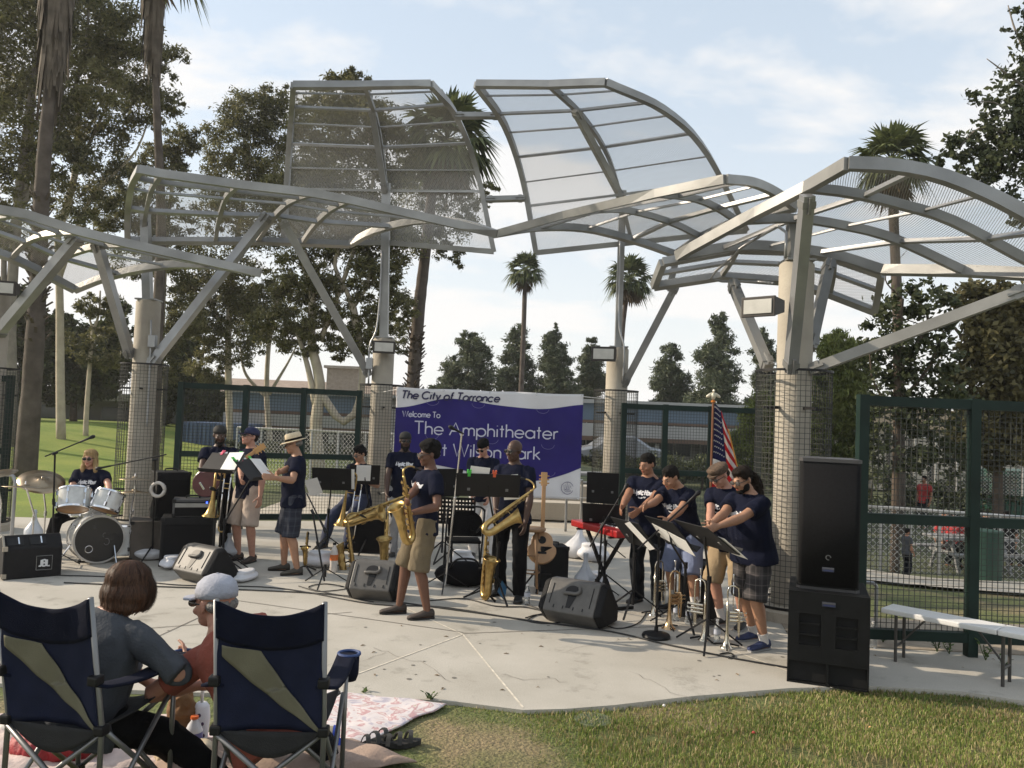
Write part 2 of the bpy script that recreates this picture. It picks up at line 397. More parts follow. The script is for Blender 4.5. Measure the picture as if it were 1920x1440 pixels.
for k in range(26):
    p = G(rs.uniform(300, 1500), rs.uniform(1160, 1290)); r = rs.uniform(.008, .022); mb.lathe([(.0005, .0028), (r, .0026)], 10, Matrix.Translation((p.x, p.y, 0)), cap=False)
link('gum_spot', mb, mat('old_gum', (.16, .15, .13), .9, 0, .2), stage, fix=False)

# concrete walk and strip of turf behind the right-hand fence, walk behind the stage
mb = MB(); pn = 60
for i in range(pn + 1):
    x = 3.4 + 36 * (i / pn) ** 1.6; yc = 11.9 + 2.2 * math.exp(-(x - 3.4) / 2.0) + 0.06 * (x - 3.4)
    for j in range(7): y = yc + (j - 3) * 0.60; mb.v.append(V((x, y, lawn_z(x, y) + 0.045)))
mb.f = [(i * 7 + j, (i + 1) * 7 + j, (i + 1) * 7 + j + 1, i * 7 + j + 1) for i in range(pn) for j in range(6)]; mb.m = [0] * len(mb.f)
tag(link('path', mb, PATHM, smooth=True), kind='structure')
mb = MB(); mb.poly([(-5, 15.1, -0.035), (3.3, 15.2, -0.035), (4, 19, -0.035), (-5, 20, -0.035)], 0.06, (0, 0, 1))
tag(link('rear_path', mb, PATHM), kind='structure')
DIRT = mat('planter_dirt', (0.30, 0.25, 0.19), 0.95, 0, 0.25, 5, 0.5, 40)
mb = MB(); mb.poly([(2.75, 7.6, 0.006), (9, 7.32, 0.006), (9, 8.6, 0.006), (2.95, 8.8, 0.006)], 0.05, (0, 0, 1))
tag(link('planting_bed', mb, DIRT), kind='structure')
# low concrete seat wall steps behind the stage
mb = MB()
for x0, x1, y0, h in ((-0.1, 2.1, 16.4, 0.35), (-0.1, 2.6, 17.4, 0.62)): mb.bbox(((x0 + x1) / 2, y0, h / 2), (x1 - x0, 0.5, h), 0.015)
tag(link('seat_wall', mb, PATHM), 'low pale concrete ledges behind the stage, right of the banner', 'ledge')

# ------------------------------------------------------------------ columns
def column(x, Y, ytop, wpx, cage_top, cage_w, label, post_px=None, foot=True):
    base = P(x, 900, Y); base.z = 0
    r = wpx * S(Y) / 2
    t = thing('canopy_column', label, 'column', base, 0, 'concrete canopy columns')
    zt = P(x, ytop, Y).z
    mb = MB(); prof = [(r, 0.0), (r, zt - 0.03), (r - 0.025, zt)]
    mb.lathe(prof, 32); link('concrete_shaft', mb, CONC, t, smooth=True, ang=40)
    if foot:
        mb = MB(); mb.lathe([(cage_w / 2 + 0.03, 0), (cage_w / 2 + 0.03, 0.10), (cage_w / 2, 0.13)], 28); link('footing', mb, PATHM, t)
    zc = P(x, cage_top, Y).z; cr = cage_w / 2; n = max(24, int(2 * math.pi * cr / 0.052))
    mb = MB(); z0 = 0.14
    for k in range(n):
        a = 2 * math.pi * k / n; p = V((cr * math.cos(a), cr * math.sin(a), 0)); mb.bar(p + V((0, 0, z0)), p + V((0, 0, zc)), 0.0048, 0.0048, p)
    nz = int((zc - z0) / 0.055)
    for j in range(nz + 1):
        z = z0 + (zc - z0) * j / nz
        ring = [V((cr * math.cos(2 * math.pi * k / 28), cr * math.sin(2 * math.pi * k / 28), z)) for k in range(29)]
        mb.sweep(ring, 0.0048, 0.0048, (0, 0, 1))
    link('wire_cage', mb, WIRE, t, fix=False)
    mb = MB()
    for z in (zc, z0):
        mb.sweep([V((cr * math.cos(2 * math.pi * k / 32), cr * math.sin(2 * math.pi * k / 32), z)) for k in range(33)], 0.02, 0.025, (0, 0, 1))
    for a in (0.4, 1.9, 3.5, 5.0):
        for z in (0.6, zc - 0.4): mb.bar(V((r * math.cos(a), r * math.sin(a), z)), V((cr * math.cos(a), cr * math.sin(a), z)), 0.03, 0.03)
    link('cage_ring', mb, BLACK, t, fix=False)
    if post_px:
        mb = MB(); top = P(post_px[0], post_px[1], Y); w = post_px[2] * S(Y)
        mb.bar((0, 0, zt - 0.2), top - base, w, w, (0, 1, 0)); mb.bbox((0, 0, zt + 0.01), (r * 1.7, r * 1.7, 0.025), 0.004)
        link('steel_post', mb, STEEL, t)
    return t
C4 = column(1484, 8.72, 492, 64, 697, 0.79, 'thick sunlit concrete canopy column behind the long-haired trumpeter', (1487, 418, 21))
C3 = column(1150, 14.4, 652, 41, 733, 0.78, 'concrete canopy column with wire cage just right of the banner', (1168, 358, 12))
C2 = column(708, 14.4, 634, 40, 722, 0.78, 'concrete canopy column with wire cage just left of the banner', (724, 345, 15))
C1 = column(259, 13.2, 563, 44, 683, 0.72, 'concrete canopy column with wire cage behind the blonde drummer', (272, 392, 15))
C0 = column(-28, 12.2, 540, 44, 690, 0.72, 'concrete canopy column at the left picture edge, mostly out of view')
# junction box and conduit on two columns
def conduit(t, pts, box=None):
    mb = MB(); mb.tube(catmull(pts, 24), 0.016, 8); wlink('conduit', mb, STEELB, t, smooth=True)
    if box is not None: mb = MB(); mb.bbox(box, (0.12, 0.1, 0.2), 0.01); wlink('junction_box', mb, STEELB, t)
conduit(C2, [P(716, 470, 14.3), P(712, 560, 14.26), P(705, 620, 14.2), P(693, 650, 14.15), P(691, 720, 14.15)], P(693, 682, 14.15))
conduit(C3, [P(1163, 450, 14.3), P(1160, 600, 14.25), P(1170, 650, 14.15), P(1168, 715, 14.15)])
conduit(C4, [P(1472, 485, 8.45), P(1474, 432, 8.45), P(1460, 425, 8.5), P(1405, 455, 9.4), P(1388, 465, 9.5), P(1376, 480, 9.6), P(1336, 515, 9.9), P(1345, 527, 9.9), P(1420, 528, 9.9), P(1450, 531, 9.4)])
conduit(C1, [P(283, 600, 13.0), P(281, 680, 13.0), P(275, 800, 13.0)], P(286, 640, 13.0))

# ------------------------------------------------------------------ canopies
def canopy(label, ribs, purlins, rw=0.065, rh=0.10, ew=0.09, eh=0.12, pw=0.045, n=17, ribmask=None, extra=None, struts=(), panel_to=None, thin=()):
    curves = [catmull([P(*p) for p in r], n) for r in ribs]
    base = sum((c[0] for c in curves), V()) / len(curves); base.z = curves[0][0].z
    t = thing('shade_canopy', label, 'canopy', base, 0, 'curved steel mesh canopies over the stage')
    nr = len(curves)
    def nrm(i, j):
        a = curves[min(i + 1, nr - 1)][j] - curves[max(i - 1, 0)][j]; b = curves[i][min(j + 1, n - 1)] - curves[i][max(j - 1, 0)]
        N = a.cross(b); N = N.normalized() if N.length > 1e-6 else V((0, 0, 1))
        return -N if N.z < 0 else N
    # panel
    sub = 6; rows = []
    for i in range(nr - 1):
        for s in range(sub + (1 if i == nr - 2 else 0)): rows.append((i, s / sub))
    mb = MB(); uvs = []
    G2 = [[curves[i][j].lerp(curves[i + 1][j], s) + nrm(i, j) * (rh * 0.5 + 0.006) for j in range(n)] for i, s in rows]
    U = 0
    me_v = []; UVv = []
    for a, rw_ in enumerate(G2):
        if a: U += sum((rw_[j] - G2[a - 1][j]).length for j in range(n)) / n
        vv = 0
        for j, p in enumerate(rw_):
            if j: vv += (p - rw_[j - 1]).length
            me_v.append(p); UVv.append((U, vv))
    mb.v = me_v; mb.f = [(a * n + j, a * n + j + 1, (a + 1) * n + j + 1, (a + 1) * n + j) for a in range(len(G2) - 1) for j in range(n - 1)]; mb.m = [0] * len(mb.f)
    mb.v = [p - base for p in mb.v]
    me = mb.mesh('mesh_panel'); ul = me.uv_layers.new(name='UVMap')
    for l in me.loops: ul.data[l.index].uv = UVv[l.vertex_index]
    link('mesh_panel', me, EXPM, t, smooth=True)
    for i in range(nr):
        edge = i in (0, nr - 1)
        if ribmask and i in ribmask: continue
        mb = MB(); mb.sweep(curves[i], ew if edge else rw, eh if edge else rh, [nrm(i, j) for j in range(n)])
        wlink('rib', mb, STEEL, t)
    for j in (0, n - 1):
        pl = []
        for i in range(nr - 1): pl += [curves[i][j].lerp(curves[i + 1][j], s / 4) for s in range(4)]
        pl.append(curves[-1][j])
        mb = MB(); mb.sweep(pl, ew * 0.98, eh * 1.02, [nrm(min(k // 4, nr - 1), j) for k in range(len(pl))]); wlink('edge_beam', mb, STEEL, t)
    for v in purlins:
        f = v * (n - 1); j = min(int(f), n - 2); u = f - j
        pl = [curves[i][j].lerp(curves[i][j + 1], u) for i in range(nr)]
        mb = MB(); w = pw * (0.55 if v in thin else 1); mb.sweep(pl, w, w, [nrm(i, j) for i in range(nr)]); wlink('purlin', mb, STEELB, t)
    for a, b, w in struts:
        mb = MB(); mb.bar(P(*a), P(*b), w, w * 1.15, (0, -1, 0.2)); qd = (P(*b) - P(*a)).normalized(); wlink('strut', mb, STEELB if w > 0.105 else STEEL, t)
        for e_, s_ in ((P(*a), 1), (P(*b), -1)): mb = MB(); mb.bar(e_ + qd * s_ * 0.01, e_ + qd * s_ * 0.17, w * 0.25, w * 1.7, (0, -1, 0.2)); mb.bar(e_ + qd * s_ * 0.05, e_ + qd * s_ * 0.12, w * 1.18, w * 1.3, (0, -1, 0.2)); wlink('gusset_plate', mb, STEEL, t)
    return t
canopy('upper rear mesh canopy on the left, standing up behind the others',
    [[(550, 160, 12.9), (546, 225, 13.8), (539, 330, 14.4), (532, 455, 14.6)],
     [(685, 160, 12.9), (708, 235, 13.8), (722, 335, 14.4), (728, 455, 14.6)],
     [(808, 158, 12.9), (853, 213, 13.8), (892, 312, 14.4), (926, 472, 14.6)]],
    (0.07, 0.2, 0.325, 0.45, 0.58, 0.7), thin=(0.07, 0.325, 0.58),
    struts=(((722, 360, 14.35), (697, 205, 13.5), 0.10), ((853, 217, 13.8), (938, 217, 13.8), 0.09), ((911, 374, 14.45), (984, 372, 14.45), 0.09)))
canopy('upper rear mesh canopy on the right, raised against open sky',
    [[(893, 158, 12.9), (945, 232, 13.8), (980, 335, 14.4), (1005, 474, 14.6)],
     [(1030, 159, 12.6), (1095, 222, 13.4), (1145, 305, 14.0), (1185, 455, 14.4)],
     [(1135, 155, 12.3), (1245, 206, 13.0), (1322, 282, 13.6), (1400, 432, 14.2)]],
    (0.09, 0.235, 0.36, 0.5, 0.63, 0.76), thin=(0.09, 0.36, 0.63),
    struts=(((1166, 372, 14.3), (1078, 207, 13.0), 0.10),))
canopy('mesh canopy arching between the drummer column and the banner column',
    [[(262, 318, 11.4), (247, 348, 12.2), (240, 398, 12.9), (239, 450, 13.3)],
     [(302, 326, 11.45), (284, 356, 12.3), (273, 405, 13.0), (269, 452, 13.4)],
     [(446, 346, 11.7), (425, 368, 12.5), (411, 410, 13.2), (404, 452, 13.6)],
     [(585, 362, 11.9), (545, 378, 12.7), (513, 408, 13.4), (482, 452, 13.8)],
     [(655, 375, 12.1), (622, 392, 12.9), (592, 420, 13.6), (567, 455, 14.0)],
     [(930, 438, 12.6), (862, 417, 13.0), (790, 413, 13.5), (705, 432, 14.0), (655, 458, 14.3)]],
    (0.22, 0.45, 0.7), pw=0.07, thin=(0.45,),
    struts=(((503, 402, 13.1), (283, 684, 13.1), 0.13), ((530, 414, 13.3), (692, 704, 14.3), 0.13)))
canopy('mesh canopy arching between the banner and the thick front column',
    [[(925, 440, 13.4), (1010, 427, 13.6), (1100, 429, 13.8), (1190, 451, 14.0), (1266, 477, 14.1)],
     [(1058, 403, 12.7), (1160, 393, 13.0), (1250, 414, 13.3), (1314, 444, 13.5)],
     [(1230, 363, 11.4), (1300, 372, 11.8), (1345, 390, 12.1), (1382, 414, 12.3)],
     [(1360, 336, 10.4), (1410, 342, 10.8), (1452, 360, 11.1), (1492, 388, 11.3)]],
    (0.25, 0.5, 0.75), pw=0.06, thin=(0.5,),
    struts=(((1268, 535, 13.2), (1170, 722, 14.3), 0.12), ((1255, 540, 13.4), (1270, 476, 14.05), 0.1)))
canopy('large nearest mesh canopy at the right over the thick column',
    [[(1590, 307, 7.0), (1680, 312, 6.95), (1765, 330, 6.9), (1850, 364, 6.85), (1925, 402, 6.8), (2150, 525, 6.7)],
     [(1512, 352, 7.7), (1595, 362, 7.65), (1690, 384, 7.6), (1783, 413, 7.55), (1920, 485, 7.5), (1985, 517, 7.5)],
     [(1392, 413, 8.6), (1490, 410, 8.55), (1577, 422, 8.5), (1672, 446, 8.5), (1808, 508, 8.5)],
     [(1270, 480, 9.6), (1384, 461, 9.6), (1470, 464, 9.6), (1564, 478, 9.5), (1655, 506, 9.4)]],
    (0.22, 0.45, 0.7), rw=0.065, rh=0.09, ew=0.08, eh=0.115, pw=0.045, thin=(0.45,),
    struts=(((1514, 366, 7.55), (1482, 697, 8.42), 0.11), ((1556, 490, 9.3), (1519, 655, 8.8), 0.105), ((1930, 541, 7.3), (1520, 693, 8.6), 0.105), ((1373, 530, 9.7), (1441, 690, 8.8), 0.105)))
canopy('short rear visor of steel mesh hanging below the nearest canopy',
    [[(1243, 492, 9.75), (1234, 515, 10.0), (1226, 537, 10.2)],
     [(1384, 467, 9.75), (1370, 492, 10.0), (1352, 518, 10.2)],
     [(1475, 470, 9.7), (1478, 498, 9.95), (1470, 527, 10.15)],
     [(1565, 484, 9.65), (1564, 515, 9.9), (1557, 552, 10.1)],
     [(1653, 514, 9.55), (1648, 545, 9.8), (1640, 584, 10.0)]], (0.5,), ew=0.08, eh=0.10, rw=0.05, rh=0.06, pw=0.05, n=9)
canopy('mesh canopy cut by the left picture edge, nearest on that side',
    [[(-120, 372, 10.3), (-150, 380, 10.8), (-180, 395, 11.3), (-190, 420, 11.6)],
     [(50, 402, 10.8), (10, 404, 11.2), (-35, 420, 11.7), (-70, 452, 12.0)],
     [(148, 434, 11.1), (95, 438, 11.5), (55, 452, 11.9), (22, 483, 12.2)],
     [(240, 457, 11.4), (180, 462, 11.8), (125, 480, 12.2), (78, 510, 12.5)],
     [(487, 512, 12.2), (390, 497, 12.4), (295, 499, 12.6), (205, 518, 12.8), (140, 543, 12.9)]],
    (0.25, 0.5, 0.75), pw=0.06, thin=(0.5,),
    struts=(((148, 443, 11.5), (-8, 630, 12.1), 0.13), ((180, 450, 11.7), (244, 668, 13.05), 0.12)))

# ------------------------------------------------------------------ floodlights
def flood(x, y, Y, wpx, hpx, yaw, label, pitch=0.12):
    w, h = wpx * S(Y), hpx * S(Y); c = P(x, y, Y)
    t = thing('floodlight', label, 'floodlight', c, yaw, 'box floodlights on the columns')
    d = w * 0.62; rot = Matrix.Rotation(pitch, 3, 'X')
    mb = MB()
    o = [V((-w / 2, -d / 2, h / 2)), V((w / 2, -d / 2, h / 2)), V((w / 2, d / 2, h * 0.42)), V((-w / 2, d / 2, h * 0.42)),
         V((-w / 2, -d / 2, -h / 2)), V((w / 2, -d / 2, -h / 2)), V((w / 2, d / 2, -h * 0.2)), V((-w / 2, d / 2, -h * 0.2))]
    mb.add(o, [(0, 1, 2, 3), (7, 6, 5, 4), (0, 4, 5, 1), (1, 5, 6, 2), (2, 6, 7, 3), (3, 7, 4, 0)])
    mb.bar((0, d / 2, 0), (0, d / 2 + 0.12, 0), 0.07, 0.07)
    link('housing', mb, mat('bronze_housing', (0.035, 0.03, 0.026), 0.5, 0.2), t)
    mb = MB(); mb.bbox((0, -d / 2 - 0.012, 0), (w * 1.04, 0.03, h * 1.06), 0.008)
    link('bezel', mb, mat('bronze_housing', (0.035, 0.03, 0.026)), t)
    mb = MB(); mb.bbox((0, -d / 2 - 0.03, 0), (w * 0.86, 0.015, h * 0.74), 0.004)
    link('lens', mb, mat('frosted_lens', (0.50, 0.49, 0.45), 0.25, 0, 0.08, 8, 0.1, 30), t)
    return t
flood(720, 652, 14.05, 40, 22, 0.15, 'box floodlight on the column left of the banner')
flood(1133, 665, 14.0, 44, 26, -0.2, 'box floodlight on the column right of the banner')
flood(1432, 578, 8.35, 64, 36, -0.75, 'large box floodlight on the thick column, facing left')
flood(8, 542, 11.8, 46, 26, 0.3, 'box floodlight cut by the left picture edge')

# ------------------------------------------------------------------ fences
def fence(label, A, B, posts, z0, ztop, zmid, mesh=0.05, pw=0.09, toprail=True, wire=0.005):
    A, B = V(A), V(B); t = thing('mesh_fence', label, 'fence', (A.x, A.y, 0), 0, 'green framed wire fences')
    D = B - A; up = V((0, 0, 1)); Ld = D.length; d = D.normalized()
    mb = MB()
    for z, h in ((ztop, pw), (zmid, pw), (z0, pw)): mb.bar(A + up * z, B + up * z, pw * 0.9, h)
    wlink('rail', mb, GREEN, t)
    for s in posts:
        p = A + D * s; mb = MB(); mb.bar(p, p + up * (ztop + 0.055), pw, pw, (0, 1, 0)); wlink('post', mb, GREEN, t)
    mb = MB(); n = int(Ld / mesh); side = d.cross(up) * 0.0
    for k in range(n + 1):
        p = A + d * (Ld * k / n) + side; mb.bar(p + up * z0, p + up * ztop, wire, wire, (0, 1, 0))
    m = int((ztop - z0) / mesh)
    for k in range(m + 1):
        z = z0 + (ztop - z0) * k / m; mb.bar(A + up * z, B + up * z, wire, wire)
    wlink('wire_mesh', mb, WIRE, t, fix=False)
    return t
def gp(x, Y):
    p = P(x, 960, Y); p.z = 0; return p
fence('green framed wire fence between drummer column and banner, left', gp(327, 13.0), gp(664, 13.9), (0.0, 0.35, 0.675, 1.0), 0.2, 2.33, 1.22)
fence('green framed wire fence right of the banner, behind the flag', gp(1164, 14.0), gp(1418, 13.8), (0.0, 0.31, 0.65, 1.0), 0.2, 2.3, 1.18)
fence('tall green framed wire fence at the right picture edge', gp(1614, 7.42), gp(2080, 7.40), (0.0, 0.45, 0.95), 0.17, 2.3, 1.22)
fence('short green framed wire fence behind the drum kit at left', gp(-60, 12.2), gp(4, 12.2), (0.0, 1.0), 0.2, 2.3, 1.2)
# ------------------------------------------------------------------ lettering
def arc(cx, cy, r, a0, a1, n=14, ry=None):
    ry = ry or r
    return [(cx + r * math.cos(R(a0 + (a1 - a0) * i / n)), cy + ry * math.sin(R(a0 + (a1 - a0) * i / n))) for i in range(n + 1)]
XH, BR = 0.62, 0.31               # x-height and bowl radius (cap height 1)
GL = {
 'T': (0.62, [[(0, 1), (.62, 1)], [(.31, 1), (.31, 0)]]),
 'h': (0.50, [[(0.02, 1.03), (.02, 0)], [(.02, .36)] + arc(.25, .38, .23, 180, 0) + [(.48, 0)]]),
 'e': (0.62, [[(.0, BR), (.62, BR)] + arc(.31, BR, .31, 0, 322, 22)]),
 'A': (0.80, [[(0, 0), (.40, 1), (.80, 0)], [(.14, .33), (.66, .33)]]),
 'm': (0.82, [[(.02, XH), (.02, 0)], [(.02, .4)] + arc(.22, .42, .19, 180, 0) + [(.41, 0)], [(.41, .4)] + arc(.61, .42, .19, 180, 0) + [(.80, 0)]]),
 'n': (0.50, [[(.02, XH), (.02, 0)], [(.02, .38)] + arc(.25, .385, .23, 180, 0) + [(.48, 0)]]),
 'p': (0.64, [[(.02, XH), (.02, -.30)], arc(.33, BR, .31, 0, 360, 24)]),
 'i': (0.08, [[(.04, XH), (.04, 0)], [(.04, .86), (.04, .90)]]),
 't': (0.30, [[(.15, .92), (.15, 0)], [(.0, XH), (.30, XH)]]),
 'a': (0.64, [[(.62, XH), (.62, 0)], arc(.31, BR, .31, 0, 360, 24)]),
 'r': (0.28, [[(.02, XH), (.02, 0)], [(.02, .38)] + arc(.24, .39, .22, 180, 75, 8)]),
 'W': (1.06, [[(0, 1), (.27, 0), (.53, 1), (.79, 0), (1.06, 1)]]),
 'l': (0.06, [[(.03, 1.03), (.03, 0)]]),
 's': (0.36, [arc(.18, .465, .15, 50, 250, 10) + arc(.18, .16, .165, 80, -140, 12)]),
 'o': (0.62, [arc(.31, BR, .31, 0, 360, 24)]),
 'P': (0.50, [[(.02, 0), (.02, 1), (.22, 1)] + arc(.24, .745, .255, 90, -90) + [(.02, .49)]]),
 'k': (0.46, [[(.02, 1.03), (.02, 0)], [(.42, XH), (.03, .28)], [(.14, .36), (.46, 0)]]),
 'C': (0.86, [arc(.46, .5, .47, 42, 318, 24)]),
 'y': (0.50, [[(0, XH), (.25, .04)], [(.50, XH), (.12, -.30)]]),
 'f': (0.30, [[(.13, 0), (.13, .82)] + arc(.27, .84, .14, 180, 80, 8), [(.0, XH), (.28, XH)]]),
 'c': (0.60, [arc(.31, BR, .31, 42, 318, 20)]),
 'J': (0.4, [[(.35, 1), (.35, .2)] + arc(.19, .2, .17, 0, -150, 10)]),
 'B': (0.5, [[(.02, 0), (.02, 1), (.24, 1)] + arc(.24, .76, .24, 90, -90) + [(.02, .52)], [(.24, .52)] + arc(.24, .26, .26, 90, -90) + [(.02, 0)]]),
 'L': (0.42, [[(.02, 1), (.02, 0), (.42, 0)]]),
 'H': (0.62, [[(.02, 1), (.02, 0)], [(.60, 1), (.60, 0)], [(.02, .52), (.60, .52)]]),
 'u': (0.50, [[(.02, XH), (.02, .24)] + arc(.25, .235, .23, 180, 360) + [(.48, XH)], [(.48, XH), (.48, 0)]]),
 'M': (0.86, [[(0, 0), (.12, 1), (.43, .1), (.74, 1), (.86, 0)]]),
 'U': (0.6, [[(.02, 1), (.02, .3)] + arc(.3, .3, .28, 180, 360) + [(.58, 1)]]),
 'S': (0.5, [arc(.26, .74, .22, 45, 250, 12) + arc(.24, .27, .24, 75, -140, 14)]),
 'D': (0.7, [[(.02, 0), (.02, 1), (.2, 1)] + arc(.2, .5, .5, 90, -90) + [(.02, 0)]]),
}
def text_strokes(mb, s, org, ex, ez, size, w, gap=0.14, space=0.34, slant=0.0, depth=0.35, mi=0, fit=None):
    "each stroke becomes a flattened tube raised off the surface; ex, ez: unit vectors along and up"
    x = 0; strokes = []
    for ch in s:
        if ch == ' ': x += space; continue
        wd, st = GL[ch]
        for q in st: strokes.append([(x + a + b * slant, b) for a, b in q])
        x += wd + gap
    tot = x - gap; sx = (fit / (tot * size)) if fit else 1.0
    nr = V(ex).cross(V(ez)).normalized()
    for q in strokes:
        pts = [V(org) + V(ex) * (a * size * sx) + V(ez) * (b * size) for a, b in q]
        mb.tube(pts, w / 2, 6, mi, flat=(nr, depth))
    return tot * size * sx

# ------------------------------------------------------------------ banner
BY = 13.85
b_tl, b_tr = P(744, 724, BY), P(1094, 741, BY)
b_br = P(1090, 937, BY)
bw = b_tr.x - b_tl.x; bz1 = (b_tl.z + b_tr.z) / 2; bz0 = b_br.z; bh = bz1 - bz0
bt = thing('banner', 'white and purple welcome banner of the amphitheater hung at the back', 'banner', ((b_tl.x + b_tr.x) / 2, BY, bz0))
def ban(u, v):                      # u,v in 0..1 from the top left; gentle sag and billow of the cloth
    return V(((u - 0.5) * bw, 0.022 * math.sin(u * 9) * math.sin(v * 3.1) + 0.011 * math.sin(u * 23 + v * 7) + 0.006 * math.sin(u * 41 - v * 19), bh * (1 - v) - 0.012 * math.sin(u * math.pi * 3) ** 2 * (1 - v)))
nu, nv = 72, 40
mb = MB(); mb.v = [ban(i / nu, j / nv) for j in range(nv + 1) for i in range(nu + 1)]
mb.f = [(j * (nu + 1) + i, (j + 1) * (nu + 1) + i, (j + 1) * (nu + 1) + i + 1, j * (nu + 1) + i + 1) for j in range(nv) for i in range(nu)]
mb.m = [0] * len(mb.f)
BANW = mat('banner_vinyl_white', (0.66, 0.65, 0.66), 0.5, 0, 0.05, 2)
BANP = mat('banner_vinyl_purple', (0.024, 0.017, 0.140), 0.55, 0, 0.18, 1.5, spec=0.2)
me = mb.mesh('cloth')
o = link('cloth', me, [BANW], bt, smooth=True); sm = o.modifiers.new('thick', 'SOLIDIFY'); sm.thickness = 0.006
# purple field bounded by two waves, 3 mm proud
def top_w(u): return 0.185 - 0.085 * math.sin(min(u, 0.55) / 0.55 * math.pi * 0.95) ** 1.0 + 0.0 if u < 0.0 else lerp(0.195, 0.09, smooth01(u / 0.28)) if u < 0.28 else lerp(0.09, 0.155, smooth01((u - 0.28) / 0.45)) if u < 0.73 else lerp(0.155, 0.095, smooth01((u - 0.73) / 0.27 * 0.85))
def bot_w(u): return lerp(0.68, 0.84, smooth01((u + 0.05) / 0.8)) if u < 0.74 else lerp(0.84, 0.70, ((u - 0.74) / 0.26) ** 1.6)
mb = MB(); n2 = 16
mb.v = [ban(i / nu, lerp(top_w(i / nu), bot_w(i / nu), j / n2)) + V((0, -0.0065, 0)) for j in range(n2 + 1) for i in range(nu + 1)]
mb.f = [(j * (nu + 1) + i, (j + 1) * (nu + 1) + i, (j + 1) * (nu + 1) + i + 1, j * (nu + 1) + i + 1) for j in range(n2) for i in range(nu)]; mb.m = [0] * len(mb.f)
link('purple_field', mb.mesh('purple_field'), BANP, bt, smooth=True)
def on_ban(u, v, d=0.014): p = ban(u, v); p.y -= d; return p
LETW = mat('lettering_lilac', (0.56, 0.55, 0.66), 0.6, 0, 0.02)
LETD = mat('lettering_navy', (0.022, 0.020, 0.070), 0.6, 0, 0.02)
EX, EZ = V((1, 0, 0)), V((0, 0, 1))
def btext(s, u, v, hfrac, width_frac, w, m, slant=0, name='lettering'):
    mb = MB(); text_strokes(mb, s, on_ban(u, v, 0.03), EX, EZ, hfrac * bh, w, slant=slant, fit=width_frac * bw, depth=0.25); y0 = on_ban(u, v, 0.03).y
    for q in mb.v: q.y += ban(q.x / bw + 0.5, 1 - q.z / bh).y - 0.014 - y0
    link(name, mb, m, bt, fix=False)
btext('The City of Torrance', 0.025, 0.105, 0.072, 0.525, 0.027, LETD, 0.2)
btext('Welcome To', 0.038, 0.278, 0.053, 0.20, 0.016, LETW)
btext('The Amphitheater', 0.105, 0.435, 0.118, 0.765, 0.024, LETW)
btext('at Wilson Park', 0.20, 0.635, 0.118, 0.58, 0.024, LETW)
# round line emblem at the lower right
mb = MB(); ec = on_ban(0.932, 0.895, 0.014); er = 0.104
SEAL = mat('seal_ink', (0.20, 0.19, 0.27), 0.7, 0, 0.02)
mb.tube([ec + V((er * math.cos(a * math.pi / 20), 0, er * math.sin(a * math.pi / 20))) for a in range(41)], 0.0055, 5, flat=((0, 1, 0), 0.3))
for q in ([(-.06, .05), (-.05, -.01), (-.02, -.02), (-.03, .06)], [(-.01, -.02), (.0, .07)], [(.015, -.02), (.03, .065)], [(.035, -.01), (.065, .045)], [(-.05, -.03), (.05, -.03), (.04, -.06), (-.02, -.065), (-.05, -.03)], [(-.02, -.045), (.03, -.05)]):
    mb.tube(catmull([ec + V((a, -0.002, b)) for a, b in q], 12), 0.0035, 5, flat=((0, 1, 0), 0.3))
for a, b in ((-.07, -.02), (-.045, -.075), (.055, -.06), (.0, .085), (.075, .0)): mb.ell(ec + V((a, -0.002, b)), (.005, .002, .005), nu=8, nv=5)
link('emblem', mb, SEAL, bt, fix=False)
# wind slits (half moons) along the upper part
mb = MB()
for u, v in ((0.195, 0.115), (0.44, 0.125), (0.785, 0.15), (0.2, 0.44), (0.52, 0.46), (0.82, 0.49), (0.83, 0.75)):
    mb.tube([on_ban(u + 0.034 * math.cos(R(a)), v + 0.042 * math.sin(R(a)), 0.013) for a in range(0, 181, 15)], 0.0028, 5, flat=((0, 1, 0), 0.4))
link('wind_slit', mb, mat('slit_edge', (0.20, 0.18, 0.36), 0.6), bt, fix=False)
mb = MB()
for p, q in ((on_ban(0.01, 0.02), P(718, 735, 14.2)), (on_ban(0.99, 0.02), P(1135, 748, 14.2)), (on_ban(0.99, 0.98), P(1128, 935, 14.2)), (on_ban(0.01, 0.98), P(714, 925, 14.2))):
    mb.tube([p, q - V(bt.location)], 0.006, 5)
link('tie_rope', mb, WHITEP, bt)
for u in (0.008, 0.25, 0.5, 0.75, 0.992):
    for v in (0.015, 0.985):
        mb = MB(); c = on_ban(u, v, 0.012); mb.tube([c + V((0.016 * math.cos(a * math.pi / 6), 0, 0.016 * math.sin(a * math.pi / 6))) for a in range(13)], 0.005, 5); link('grommet', mb, CHROME, bt)
